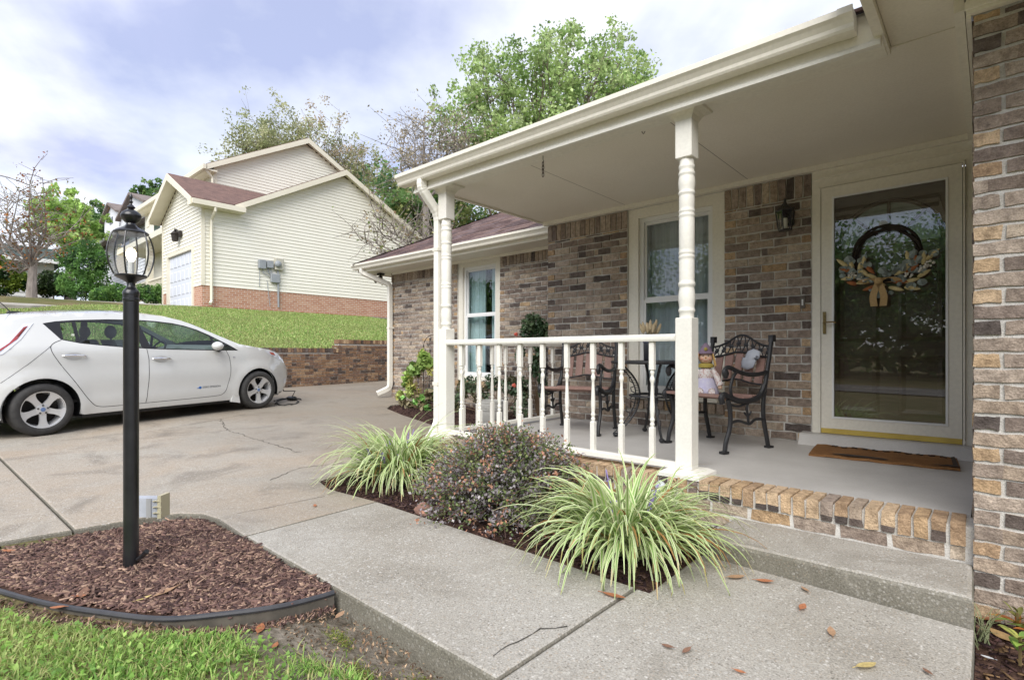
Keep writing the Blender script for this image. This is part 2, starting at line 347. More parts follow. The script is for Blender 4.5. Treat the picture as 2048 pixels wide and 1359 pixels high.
ground = np_mesh('ground', gv, np.stack([b0, b0+1, b0+nx+1, b0+nx], 1), GREEN, smooth=True); tag(ground, kind='structure')
def slab(name, poly, mt, parent, thick=.2, dz=0.0, zf=gz, bev=.012, curve=None):
    """concrete slab whose top follows the paved plane"""
    bm = bmesh.new(); top = [bm.verts.new((x, y, zf(x, y)+dz)) for x, y in poly]; bot = [bm.verts.new((x, y, zf(x, y)+dz-thick)) for x, y in poly]
    f = bm.faces.new(top); bm.faces.new(list(reversed(bot)))
    n = len(poly)
    for i in range(n): bm.faces.new((top[i], bot[i], bot[(i+1) % n], top[(i+1) % n]))
    bmesh.ops.recalc_face_normals(bm, faces=bm.faces)
    if bev: bmesh.ops.bevel(bm, geom=list(f.edges), offset=bev, segments=2, affect='EDGES', profile=.5)
    me = bpy.data.meshes.new(name); bm.to_mesh(me); bm.free()
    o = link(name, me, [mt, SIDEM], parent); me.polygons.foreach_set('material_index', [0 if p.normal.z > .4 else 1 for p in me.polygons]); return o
def structure(name, loc=(0, 0, 0)):
    o = bpy.data.objects.new(name, None); COL.objects.link(o); o['kind'] = 'structure'; ORG[o.name] = Vector((0, 0, 0)); return o
walkway = structure('walkway'); driveway = structure('driveway')
YE = 1.21
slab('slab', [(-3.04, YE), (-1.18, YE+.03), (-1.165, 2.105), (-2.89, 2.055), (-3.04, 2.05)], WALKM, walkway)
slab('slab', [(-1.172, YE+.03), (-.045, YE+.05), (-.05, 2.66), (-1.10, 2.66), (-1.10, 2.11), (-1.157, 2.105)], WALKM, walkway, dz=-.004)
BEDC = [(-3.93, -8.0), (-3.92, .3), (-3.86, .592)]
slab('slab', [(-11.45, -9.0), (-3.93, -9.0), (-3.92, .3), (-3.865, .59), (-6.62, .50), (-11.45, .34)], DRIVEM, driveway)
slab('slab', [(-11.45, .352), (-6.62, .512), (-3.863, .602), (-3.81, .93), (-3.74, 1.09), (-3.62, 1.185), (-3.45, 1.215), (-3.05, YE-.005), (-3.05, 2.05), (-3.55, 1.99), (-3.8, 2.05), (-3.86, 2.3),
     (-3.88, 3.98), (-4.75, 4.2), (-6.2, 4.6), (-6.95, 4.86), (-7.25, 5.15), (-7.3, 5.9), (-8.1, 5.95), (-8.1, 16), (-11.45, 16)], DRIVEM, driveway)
def crack(pts, w, parent, jag=.012, z=.003, name='crack'):
    v = []; P = []
    for i in range(len(pts)-1):
        a, b = Vector(pts[i]), Vector(pts[i+1]); k = max(2, int((b-a).length/.04))
        P += [a.lerp(b, j/k) for j in range(k)]
    P.append(Vector(pts[-1])); m = MB(); L_, R_ = [], []
    for i, p in enumerate(P):
        d = (P[min(i+1, len(P)-1)]-P[max(i-1, 0)]).normalized(); n = Vector((-d.y, d.x)); q = p+n*random.uniform(-jag, jag); ww = w*random.uniform(.35, 1.25)
        for s_, l in ((1, L_), (-1, R_)): e = q+n*ww*s_*.5; l.append((e.x, e.y, gz(e.x, e.y)+z))
    k = len(L_); m.add(L_+R_, [(i, i+1, k+i+1, k+i) for i in range(k-1)])
    return m.build(name, DARKM, parent)
g2 = lambda u, v: at_g(u, v).to_2d()
crack([g2(985, 1312), g2(1018, 1290), g2(1046, 1275), g2(1080, 1257), g2(1135, 1253)], .006, walkway, .008)
crack([g2(475, 1027), g2(560, 1010), g2(650, 992)], .005, driveway, .004)
crack([g2(440, 838), g2(455, 860), g2(520, 880), g2(600, 905)], .007, driveway, .018)
crack([g2(270, 868), g2(440, 838), g2(490, 828)], .006, driveway, .012)
crack([g2(690, 925), g2(600, 935), g2(540, 960)], .006, driveway, .01)

# ---------------------------------------------------------------- porch: floor slab, brick edging, step
porch = thing('porch', 'covered front porch with cream turned posts, baluster railing and brick-edged concrete floor', 'porch', (-2.0, 4.0, 0))
PZ0, PZ1, YW = .28, .30, 5.0
def pz(y): return PZ0+(PZ1-PZ0)*(y-3.1)/(YW-3.1)
m = MB(); x0, x1 = -3.80, -.075
v = [(x0, 3.3, .0), (x1, 3.3, .0), (x1, 5.08, .0), (x0, 5.08, .0), (x0, 3.3, pz(3.3)), (x1, 3.3, pz(3.3)), (x1, 5.08, pz(5.08)), (x0, 5.08, pz(5.08))]
m.add(v, [(0,3,2,1),(4,5,6,7),(0,1,5,4),(1,2,6,5),(2,3,7,6),(3,0,4,7)]); m.build('floor_slab', SLABM, porch)
BCOL = [lin(158, 144, 132), lin(168, 154, 141), lin(148, 134, 123), lin(180, 166, 152), lin(140, 127, 118), lin(170, 154, 137)]
BDARK = [lin(112, 102, 96), lin(124, 112, 105), lin(98, 90, 86)]; BLIGHT = [lin(192, 178, 160), lin(182, 168, 150)]
BTAN = [lin(194, 168, 136), lin(184, 157, 124), lin(176, 150, 122), lin(200, 176, 146)]
def brick_col(rng=random, tan=.015, dark=.15, light=.10):
    t = rng.random()
    c = rng.choice(BTAN) if t < tan else rng.choice(BDARK) if t < tan+dark else rng.choice(BLIGHT) if t < tan+dark+light else rng.choice(BCOL)
    k = rng.uniform(.9, 1.12); return tuple(min(1, x*k) for x in c)
def brick_mesh(w, h, d, col, col2=None, split=.5, j=.0036):
    """one worn brick centred on its middle, face at -d/2; col2 paints the burnt part of the face"""
    hx, hy, hz = w/2, d/2, h/2; u = lambda: random.uniform(-j, j); b = .004
    n = 4 if w > h else 2
    fr = []
    if col2 is not None and h > w*1.2:      # burnt band across the foot of an upright brick
        v = [(x+u(), y+(u()*.5 if y < 0 else 0), z+(u() if 0 < k < 2 else 0)) for k, z in enumerate((-hz, -hz+h*split, hz)) for x, y in ((-hx, -hy), (hx, -hy), (hx, hy), (-hx, hy))]
        f = [(0, 3, 2, 1), (8, 9, 10, 11)]+[(k*4+i, k*4+(i+1) % 4, k*4+4+(i+1) % 4, k*4+4+i) for k in range(2) for i in range(4)]
        return v, f, [col2, col]+[col2]*4+[col]*4
    cols = [-hx+w*i/n for i in range(n+1)]; rows = [-hz, hz]
    v = []; f = []; c = []
    for z in rows:
        for x in cols: v.append((x+u(), -hy+u()*.6, z+u()))
    for z in rows:
        for x in cols: v.append((x, hy, z))
    K = n+1
    for i in range(n): f.append((i, i+1, K+i+1, K+i)); c.append(col if col2 is None or (i+.5)/n > split else col2)
    for i in range(n):
        f.append((K+i, K+i+1, 3*K+i+1, 3*K+i)); f.append((2*K+i, 2*K+i+1, i+1, i)); f.append((2*K+i+1, 2*K+i, 3*K+i, 3*K+i+1)); c += [col]*3
    f.append((0, K, 3*K, 2*K)); f.append((n, 2*K+n, 3*K+n, K+n)); c += [col]*2
    return v, f, c
def brick_obj(cx, cy, cz, w, h, d, col, parent, col2=None, split=.5, axis='y', name='brick'):
    v, f, c = brick_mesh(w, h, d, col, col2, split)
    if axis == 'x': v = [(-y, x, z) for x, y, z in v]      # face towards +X
    me = bpy.data.meshes.new(name); me.from_pydata(v, [], f)
    at = me.color_attributes.new('Col', 'FLOAT_COLOR', 'CORNER'); arr = []
    for ff, cc in zip(f, c): arr.extend([*cc, 1.0]*len(ff))
    at.data.foreach_set('color', arr); o = link(name, me, BRICK, parent); o.location = Vector((cx, cy, cz))-org(parent); return o
def bricks(specs, parent, limit=300, key=None):
    """specs: (cx,cy,cz,w,h,d,col,col2,split,axis); the largest in view become objects of their own, the rest one mass"""
    if key is None:
        def key(s):
            dep = -SN*s[0]+CS*s[1]; return s[3]*s[4]/max(dep, .3)**2
    specs = sorted(specs, key=key, reverse=True)
    for s in specs[:limit]: brick_obj(s[0], s[1], s[2], s[3], s[4], s[5], s[6], parent, s[7], s[8], s[9])
    if len(specs) > limit:
        m = MB()
        for s in specs[limit:]:
            v, f, c = brick_mesh(s[3], s[4], s[5], s[6], s[7], s[8])
            if s[9] == 'x': v = [(-y, x, z) for x, y, z in v]
            b = len(m.v); m.v.extend([(x+s[0], y+s[1], z+s[2]) for x, y, z in v])
            for ff, cc in zip(f, c): m.f.append([b+i for i in ff]); m.c.append(cc); m.m.append(0)
        o = m.build('brickwork', BRICK, parent, kind='stuff')
# rowlock edge and riser under it
YF = 3.10
core = MB(); core.box(-3.82, -.0585, YF+.012, 3.31, -.05, pz(3.3)-.012); core = core.build('brick_edge', MORTAR, porch)
sp = []; n = 58; wd = (3.80-.085)/n
for i in range(n):
    cx = -3.80+wd*(i+.5); c = random.choice(BTAN) if random.random() < .74 else random.choice(BCOL+BCOL+BCOL+BDARK); c2 = tuple(x*.75 for x in random.choice(BDARK)) if random.random() < .38 else None
    sp.append((cx, YF+.098, .235, wd-.012, .098, .196, c, c2, random.uniform(.25, .5), 'y'))
bricks(sp, core, 60)
sp = []
for r_, (za, zb) in enumerate(((.115, .178), (.04, .106))):
    x = -3.80-(.1 if r_ else 0)
    while x < -.09:
        a, b = max(x, -3.80), min(x+.205, -.085)
        if b-a > .03: sp.append(((a+b)/2, YF+.06, (za+zb)/2, b-a-.01, zb-za-.004, .1, random.choice(BCOL+BTAN[:3]+BLIGHT), None, .5, 'y'))
        x += .215
bricks(sp, core, 60)
# left end of the porch floor
m = MB(); m.box(-3.86, -3.802, 3.32, 5.0, -.05, .26); m.build('floor_edge', STEPM, porch)
m = MB()
step = thing('concrete_step', 'weathered grey concrete step below the brick edge of the porch', 'step', (-.6, 2.9, 0))
m.v = []
bm = bmesh.new()
def stz(x, y): return .113
P = [(-1.09, 2.655), (-.052, 2.668), (-.062, 3.112), (-1.09, 3.112)]
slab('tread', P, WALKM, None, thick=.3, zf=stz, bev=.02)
tr = bpy.data.objects['tread']; tr.parent = step; tr.location = -Vector(step.location)
# ================================================================ PORCH TIMBER
BEAMZ = 2.562
m = MB(); m.box(-3.86, -.40, 3.13, 3.33, BEAMZ, 2.72); m.build('beam', CREAM, porch)
m = MB(); m.box(-4.0, -.40, 3.10, 3.127, BEAMZ-.03, 2.69); m.build('fascia', CREAM, porch)
m = MB(); m.prism([(3.088, BEAMZ-.040), (3.129, BEAMZ-.040), (3.129, BEAMZ-.031), (3.0995, BEAMZ-.031), (3.0995, BEAMZ-.008), (3.088, BEAMZ-.022)], -4.0, -.40, 'x'); m.build('fascia_trim', WHITE, porch)
m = MB(); m.add([(-3.99, 3.333, 2.60), (-.07, 3.333, 2.60), (-.07, 5.0, 2.588), (-3.95, 5.0, 2.588), (-3.99, 3.333, 2.66), (-.07, 3.333, 2.66), (-.07, 5.0, 2.66), (-3.95, 5.0, 2.66)], [(0,1,2,3),(4,7,6,5),(0,4,5,1),(1,5,6,2),(2,6,7,3),(3,7,4,0)]); m.build('ceiling_board', CEIL, porch)
for sx_ in (-1.62, -2.85):
    m = MB(); m.add([(sx_-.003, 3.335, 2.5993), (sx_+.003, 3.335, 2.5993), (sx_+.003, 4.94, 2.5877), (sx_-.003, 4.94, 2.5877)], [(0, 1, 2, 3)]); m.build('panel_joint', mat('joint_strip', (.30, .27, .22), .8), porch)  # thin brown strip marking the seam between ceiling panels
m = MB(); m.box(-3.99, -3.955, 3.335, 5.1, 2.578, 2.72); m.build('rake_board', CREAM, porch)
m = MB(); m.box(-3.952, -.07, 4.945, 4.998, 2.545, 2.587); m.box(-.128, -.092, 3.07, 4.94, 2.54, 2.597); m.build('ceiling_moulding', CREAM, porch)
GUT = [(0, 0), (-.075, 0), (-.083, .012), (-.086, .03), (-.102, .052), (-.118, .066), (-.118, .096), (-.108, .096), (-.104, .086), (0, .086)]
def gutter(x0, x1, yb, zb, parent, name='gutter'):
    m = MB(); m.sweep(GUT, [((x, yb, zb), (0, 1, 0), (0, 0, 1)) for x in (x0, x1)])
    return m.build(name, CREAM, parent)
gutter(-4.14, -.50, 3.095, 2.600, porch)
m = MB(); m.sweep([(a*1.04-.0, b*1.05-.003) for a, b in GUT], [((x, 3.095, 2.600), (0, 1, 0), (0, 0, 1)) for x in (-.56, -.495)]); m.build('gutter_cap', CREAM, porch)
# roof over the porch
ROOFM = mat('shingle', (1, 1, 1), .95, (.72, .70, .70), 30, .5, bump=.8, bscale=160, attr=True, fine=(300, .65, 1.25), spec=.1)
m = MB(); m.col = lin(112, 92, 88); m.add([(-4.12, 3.05, 2.695), (-.4, 3.05, 2.695), (-.4, 6.6, 4.0), (-4.12, 6.6, 4.0), (-4.12, 3.05, 2.71), (-.4, 3.05, 2.71), (-.4, 6.6, 4.02), (-4.12, 6.6, 4.02)], [(0,1,2,3),(4,7,6,5),(0,4,5,1),(1,5,6,2),(2,6,7,3),(3,7,4,0)]); m.build('roof_deck', ROOFM, porch)

def turned_post(xc, yc):
    t = part_of(porch, 'post', (xc, yc, PZ0))
    h = .0535
    m = MB(); m.add([(xc+sx*a, yc+sy*a, z) for z, a in ((PZ0, .135), (PZ0+.022, .135), (PZ0+.04, .095), (PZ0+.04, .06)) for sx, sy in ((-1,-1),(1,-1),(1,1),(-1,1))],
        [(0,3,2,1)]+[(k*4+i, k*4+(i+1) % 4, k*4+4+(i+1) % 4, k*4+4+i) for k in range(3) for i in range(4)]+[(12,13,14,15)]); m.build('base_plate', WHITE, t)
    m = MB(); m.bbox(xc-h, xc+h, yc-h, yc+h, PZ0+.04, 1.262, .004); m.build('lower_block', WHITE, t)
    m = MB(); m.bbox(xc-h, xc+h, yc-h, yc+h, 2.255, BEAMZ-.04, .004); m.build('upper_block', WHITE, t)
    pr = [(.045, 1.255), (.0445, 1.275), (.046, 1.295), (.0505, 1.301), (.051, 1.312), (.047, 1.318), (.046, 1.33), (.050, 1.36), (.0515, 1.39), (.049, 1.425), (.0455, 1.445), (.045, 1.455), (.051, 1.462), (.052, 1.472), (.051, 1.482), (.047, 1.488), (.047, 1.497)]
    for zc in (1.66, 1.92):
        pr += [(.0475, zc-.04), (.0455, zc-.03), (.049, zc-.024), (.0495, zc-.014), (.046, zc-.006), (.046, zc-.002), (.0495, zc+.004), (.0495, zc+.014), (.0455, zc+.022), (.0475, zc+.032)]
    pr += [(.0475, 2.02), (.046, 2.03), (.051, 2.036), (.0515, 2.047), (.047, 2.053), (.0465, 2.06), (.0505, 2.085), (.0515, 2.11), (.048, 2.14), (.0455, 2.15), (.0505, 2.157), (.051, 2.168), (.046, 2.176), (.0445, 2.19), (.049, 2.20), (.049, 2.212), (.044, 2.222), (.043, 2.26)]
    m = MB(); m.lathe(pr, (xc, yc, 0), 28); m.build('turned_shaft', WHITE, t, smooth=True, auto=50)
    m = MB(); a, b = h+.003, .105
    m.add([(xc+sx*q, yc+sy*q, z) for z, q in ((BEAMZ-.075, h+.002), (BEAMZ-.05, h+.012), (BEAMZ-.032, h+.028), (BEAMZ-.014, .115), (BEAMZ-.001, .12)) for sx, sy in ((-1,-1),(1,-1),(1,1),(-1,1))],
        [(0,3,2,1)]+[(k*4+i, k*4+(i+1) % 4, k*4+4+(i+1) % 4, k*4+4+i) for k in range(4) for i in range(4)]+[(16,17,18,19)]); m.build('capital', CREAM, t)
    return t
PX1, PX0, PY = -1.428, -3.705, 3.234
turned_post(PX1, PY)
turned_post(PX0, PY)

def baluster_mesh():
    m = MB(); z0, z1 = .352, 1.118; H = z1-z0; h = .0175
    za, zb = z0+H*.27, z0+H*.755
    m.bbox(-h, h, -h, h, z0, za, .003); m.bbox(-h, h, -h, h, zb, z1, .003)
    P = [(.012, 0), (.011, .02), (.0155, .045), (.016, .065), (.0115, .085), (.012, .10), (.0165, .13), (.0165, .15), (.012, .17), (.0135, .20), (.0165, .30), (.0165, .36), (.014, .50), (.0105, .68), (.010, .76), (.0155, .80), (.017, .83), (.015, .86), (.0105, .885), (.0105, .91), (.015, .94), (.015, .96), (.011, .985), (.011, 1.0)]
    m.lathe([(r_, za-.004+(zb-za+.008)*t) for r_, t in P], (0, 0, 0), 12)
    me = bpy.data.meshes.new('baluster'); me.from_pydata(m.v, [], m.f)
    bm = bmesh.new(); bm.from_mesh(me); bmesh.ops.recalc_face_normals(bm, faces=bm.faces); bm.to_mesh(me); bm.free()
    me.materials.append(WHITE); me.polygons.foreach_set('use_smooth', [True]*len(me.polygons)); me.set_sharp_from_angle(angle=R(38)); return me
BALM = baluster_mesh()
def railing(a, b, n):
    a, b = Vector(a), Vector(b); t = part_of(porch, 'railing', (*((a+b)/2).to_2d(), PZ0)); w0 = ORG[t.name]
    d = (b-a).normalized(); nrm = Vector((-d.y, d.x, 0))
    def rail(prof, name):
        m = MB(); m.sweep(prof, [(p, nrm, (0, 0, 1)) for p in (a, b)]); m.build(name, WHITE, t)
    rail([(-.032, 1.118), (.032, 1.118), (.036, 1.13), (.036, 1.148), (.028, 1.162), (-.028, 1.162), (-.036, 1.148), (-.036, 1.13)], 'top_rail')
    rail([(-.026, .318), (.026, .318), (.026, .348), (.018, .355), (-.018, .355), (-.026, .348)], 'bottom_rail')
    for i in range(n):
        p = a.lerp(b, (i+.75)/(n+.5)); o = bpy.data.objects.new('baluster', BALM); COL.objects.link(o); o.parent = t; o.location = (p.x-w0.x, p.y-w0.y, -w0.z)
    return t
railing((PX0+.054, PY-.02, 0), (PX1-.054, PY-.02, 0), 9)
railing((PX0-.0, PY+.06, 0), (PX0-.0, 4.965, 0), 8)

def downspout(path, sz, owner, straps=()):
    """rectangular corrugated pipe along a path in plan/height"""
    P = [Vector(p) for p in path]; t = part_of(owner, 'downspout', tuple(P[-1]))
    Q = []
    for i, p in enumerate(P):
        if 0 < i < len(P)-1:
            a = (P[i-1]-p); b = (P[i+1]-p); r_ = min(.07, a.length*.45, b.length*.45); a, b = p+a.normalized()*r_, p+b.normalized()*r_
            for k in range(7): s_ = k/6; Q.append(a*(1-s_)**2+p*2*s_*(1-s_)+b*s_*s_)
        else: Q.append(p)
    W, D_ = sz; m = MB(); fr = []
    for i, p in enumerate(Q):
        d = (Q[min(i+1, len(Q)-1)]-Q[max(i-1, 0)]).normalized(); side = Vector((1, 0, 0)) if abs(d.x) < .8 else Vector((0, 1, 0))
        side = (side-d*side.dot(d)).normalized(); up = d.cross(side); k = 1.0+(.05 if i % 2 and 0 < i < len(Q)-1 else 0)
        fr.append((p, side*k, up*k))
    w, d_ = W/2, D_/2
    m.sweep([(-w+.008, -d_), (w-.008, -d_), (w, -d_+.008), (w, d_-.008), (w-.008, d_), (-w+.008, d_), (-w, d_-.008), (-w, -d_+.008)], fr); m.build('pipe', WHITE, t)
    p = P[-1]; d = (P[-1]-P[-2]).normalized()
    for x, y, z in straps:
        m = MB(); m.box(x-w-.006, x+w+.006, y-d_-.004, y+d_+.03, z, z+.03); m.build('strap', CREAM, t)
    return t
downspout([(-3.83, 3.05, 2.61), (-3.83, 3.05, 2.53), (-3.80, 3.22, 2.32), (-3.80, 3.22, .40), (-3.80, 3.10, .23)], (.06, .075), porch, [(-3.80, 3.22, 1.98), (-3.80, 3.22, .75)])

# ================================================================ BRICK HOUSE
house = thing('brick_house', 'brown brick one-storey house with shingled wing and white windows', 'house', (-2.0, 5.5, 0))
INT = mat('dark_interior', (.02, .02, .022), .9)
def wall_bricks(x0, x1, z0, z1, yf, openings, ch=.0677, bl=.203, zref=0.0, parity=0, soldier=None, corner_tan=(), joint=.0135, first=None):
    """running bond; openings (xa,xb,za,zb); corner_tan lists x edges whose half-bricks show the tan ends"""
    out = []; k0 = math.floor((z0-zref)/ch); k = k0
    top = soldier[0] if soldier else z1
    while zref+k*ch < top-.02:
        za, zb = max(zref+k*ch, z0), min(zref+(k+1)*ch, top)
        if zb-za < .02: k += 1; continue
        # spans between openings in this course
        spans = [(x0, x1)]; zm = (za+zb)/2
        for oa, ob, oza, ozb in openings:
            if oza < zm < ozb:
                ns = []
                for a, b in spans:
                    if ob <= a or oa >= b: ns.append((a, b)); continue
                    if oa > a: ns.append((a, oa))
                    if ob < b: ns.append((ob, b))
                spans = ns
        hdr = (k+parity) % 2 == 0
        for a, b in spans:
            cuts = [a]; x = (math.floor(a/bl)+ (0 if hdr else .5))*bl
            start = a
            if any(abs(a-e) < .02 for e in corner_tan): x = a+(bl*.5 if hdr else bl)
            while x <= a+.06: x += bl
            while x < b-.06: cuts.append(x+random.uniform(-.004, .004)); x += bl
            cuts.append(b)
            for i in range(len(cuts)-1):
                p, q = cuts[i], cuts[i+1]; w = q-p-joint
                if w < .012: continue
                end = (i == 0 and any(abs(p-e) < .02 for e in corner_tan)) or (i == len(cuts)-2 and any(abs(q-e) < .02 for e in corner_tan))
                if end and w < .14: c = random.choice(BTAN) if random.random() < .6 else random.choice(BDARK+BCOL); c2 = None
                else: c = brick_col(); c2 = brick_col() if random.random() < .25 else None
                dz = random.uniform(-.0015, .0015)
                out.append(((p+q)/2, yf+.045+random.uniform(0, .004), (za+zb)/2+dz, w, zb-za-joint, .09, c, c2, random.choice((.25, .5, .75)), 'y'))
        k += 1
    if soldier:
        za, zb = soldier; x = x0; w = .0677
        spans = [(x0, x1)]
        for oa, ob, oza, ozb in openings:
            if ozb > za:
                ns = []
                for a, b in spans:
                    if ob <= a or oa >= b: ns.append((a, b)); continue
                    if oa > a: ns.append((a, oa))
                    if ob < b: ns.append((ob, b))
                spans = ns
        for a, b in spans:
            n = max(1, round((b-a)/w)); ww = (b-a)/n
            for i in range(n): out.append((a+ww*(i+.5), yf+.045+random.uniform(0, .003), (za+zb)/2, ww-.01, zb-za-.01, .09, brick_col(), None, .5, 'y'))
    return out
def core_wall(x0, x1, z0, z1, y0, y1, openings, name, parent):
    """mortar backing with openings cut out"""
    m = MB(); xs_ = sorted({x0, x1, *[o[0] for o in openings], *[o[1] for o in openings]}); xs_ = [x for x in xs_ if x0 <= x <= x1]
    for a, b in zip(xs_[:-1], xs_[1:]):
        zs = [(z0, z1)]
        for oa, ob, oza, ozb in openings:
            if oa < (a+b)/2 < ob:
                ns = []
                for p, q in zs:
                    if ozb <= p or oza >= q: ns.append((p, q)); continue
                    if oza > p: ns.append((p, oza))
                    if ozb < q: ns.append((ozb, q))
                zs = ns
        for p, q in zs: m.box(a, b, y0, y1, p, q)
    return m.build(name, MORTAR, parent)
# --- wall under the porch roof
PW_OPEN = [(-2.86, -1.85, .575, 2.545), (-1.125, -.05, .25, 2.545)]
pw = core_wall(-3.915, -.08, .20, 2.75, YW+.011, YW+.10, PW_OPEN, 'porch_wall', house)
sp = wall_bricks(-3.922, -.085, .301, 2.545, YW, [(-2.86, -1.85, .47, 2.6), (-1.125, -.05, .25, 2.6)], .0725, .215, .301, 0, (2.355, 2.545), (-3.922, -2.86, -1.85, -1.125))
for i in range(14):
    w = 1.03/14; sp.append((-2.87+w*(i+.5), YW+.03, .522, w-.011, .09, .13, random.choice(BTAN+BCOL), None, .5, 'y'))
bricks(sp, pw, 330)
# brick returns at the window and door openings
sp = []
for xe in (-2.86, -1.125):
    for k in range(27):
        z = .34+k*.0725
        if z > 2.5 or (xe == -2.86 and z < .6): continue
        sp.append((xe-.045, YW+.065, z, .06, .061, .09, random.choice(BDARK+BCOL), None, .5, 'x'))
bricks(sp, pw, 0)
# --- wall standing forward of the porch
rw = core_wall(-.058, 2.2, -.25, 2.505, 3.074, 5.3, [], 'front_wall', house)
ZR = 1.450
sp = wall_bricks(-.068, 2.0, -.22, 2.50, 3.063, [], .0677, .203, ZR-40*.0677, 1, None, (-.068,), .014)
bricks(sp, rw, 300)
sp = []
k = -25
while ZR+k*.0677 < 2.48:
    z = ZR+(k+.5)*.0677; y = 3.063+(.1 if k % 2 else 0)
    while y < 5.0:
        if z > -.2 and y > 3.15: sp.append((-.023, y+.1, z, .191, .0555, .09, brick_col(), None, .5, 'x'))
        y += .203
    k += 1
m = MB()
for s in sp: m.col = s[6]; m.box(s[0]-.045, s[0]+.04, s[1]-s[3]/2, min(s[1]+s[3]/2, 4.99), s[2]-s[4]/2, s[2]+s[4]/2)
m.build('brickwork', BRICK, rw, kind='stuff')
m = MB(); m.box(-.086, -.0685, 3.05, 4.94, 2.485, 2.60); m.box(-.086, 2.2, 3.034, 3.0625, 2.50, 2.60); m.box(-.09, 2.2, 3.015, 3.033, 2.515, 2.545); m.build('frieze_board', CREAM, house)
# roof overhang reaching out in front of that wall
m = MB(); m.box(-.385, 2.4, 2.0, 3.06, 2.604, 2.64); m.box(-.385, 2.4, 3.0605, 3.33, 2.604, 2.66); m.build('soffit', CEIL, house)
m = MB(); m.box(-.428, -.387, 2.0, 3.34, 2.566, 2.80); m.build('fascia_board', CREAM, house)
m = MB(); m.sweep([(-a, b) for a, b in GUT], [((-.430, y, 2.70), (-1, 0, 0), (0, 0, 1)) for y in (1.9, 2.93)]); m.build('gutter', CREAM, house)
m = MB(); m.col = lin(110, 92, 88); m.add([(-.40, 2.0, 2.80), (2.4, 2.0, 2.80), (2.4, 7.0, 4.9), (-.40, 7.0, 4.9)], [(0, 1, 2, 3)]); m.box(-.40, 2.4, 2.0, 3.3, 2.665, 2.79); m.build('roof_deck', ROOFM, house)

# --- windows
WGLASS = glass_mat('window_glass', (.94, .98, .99), 1.5, .95)
CURT = mat('curtain', (.62, .74, .74), .8, (.52, .64, .64), 3, .5, stretch=(14, 14, .4))
SHEER = mat('sheer_curtain', (.62, .64, .65), .85, (.50, .52, .54), 3, .5, stretch=(14, 14, .3))
def window(xa, xb, zs, zt, y, casing, split, curtains, depth=.055, sheer=False):
    """casing opening xa..xb, sill bottom zs, head zt; y is the brick face"""
    w = part_of(house, 'window', ((xa+xb)/2, y, zs))
    c0, cw = y+depth, casing
    fr = MB(); fr.box(xa+.002, xa+cw, c0-.03, c0+.09, zs, zt); fr.box(xb-cw, xb-.002, c0-.03, c0+.09, zs, zt); fr.box(xa+cw, xb-cw, c0-.03, c0+.09, zt-.10, zt); fr.build('casing', CREAM, w)
    fr = MB(); fr.prism([(c0-.07, zs), (c0+.08, zs), (c0+.08, zs+.06), (c0-.03, zs+.052), (c0-.07, zs+.035)], xa+cw*.5, xb-cw*.5, 'x'); fr.build('sill', CREAM, w)
    gx0, gx1, gz0, gz1 = xa+cw, xb-cw, zs+.06, zt-.10; f = .042; yv = c0+.005
    fr = MB(); fr.box(gx0, gx0+f, yv, yv+.08, gz0, gz1); fr.box(gx1-f, gx1, yv, yv+.08, gz0, gz1); fr.box(gx0+f, gx1-f, yv, yv+.08, gz1-f, gz1); fr.box(gx0+f, gx1-f, yv, yv+.08, gz0, gz0+f); fr.build('vinyl_frame', VINYL, w)
    for nm, (p, q), dy in (('upper_sash', (split, gz1-f), .03), ('lower_sash', (gz0+f, split), .008)):
        s = MB(); t_ = .022; a, b = gx0+f, gx1-f; s.box(a, a+t_, yv+dy, yv+dy+.025, p, q); s.box(b-t_, b, yv+dy, yv+dy+.025, p, q); s.box(a+t_, b-t_, yv+dy, yv+dy+.025, q-t_-.008, q); s.box(a+t_, b-t_, yv+dy, yv+dy+.025, p, p+t_+.008)
        so = s.build(nm, VINYL, w); g = MB(); g.box(a+t_, b-t_, yv+dy+.010, yv+dy+.014, p+t_+.008, q-t_-.008); g.build('pane', WGLASS, w)
    rm = MB(); X0, X1, Y0, Y1, Z0, Z1 = gx0-.3, gx1+.3, yv+.085, yv+.9, gz0-.3, gz1+.1
    rm.add([(X0,Y0,Z0),(X1,Y0,Z0),(X1,Y1,Z0),(X0,Y1,Z0),(X0,Y0,Z1),(X1,Y0,Z1),(X1,Y1,Z1),(X0,Y1,Z1)], [(0,1,2,3),(4,5,6,7),(1,2,6,5),(2,3,7,6),(3,0,4,7)]); rm.build('room_behind', INT, w)
    for a, b, amp in curtains:
        n = 90; v = []
        for i in range(n+1):
            x = a+(b-a)*i/n; yy = yv+.16+amp*math.sin(i*.62+a*7)+amp*.5*math.sin(i*1.37)
            v += [(x, yy, gz0-.2), (x, yy+.01*math.sin(i*.3), gz1+.05)]
        k = MB(); k.add(v, [(2*i, 2*i+2, 2*i+3, 2*i+1) for i in range(n)]); k.build('curtain', SHEER if sheer else CURT, w, smooth=True, auto=180)
    return w
window(-2.858, -1.852, .58, 2.545, YW, .115, 1.595, [(-2.9, -1.8, .018)], sheer=True)

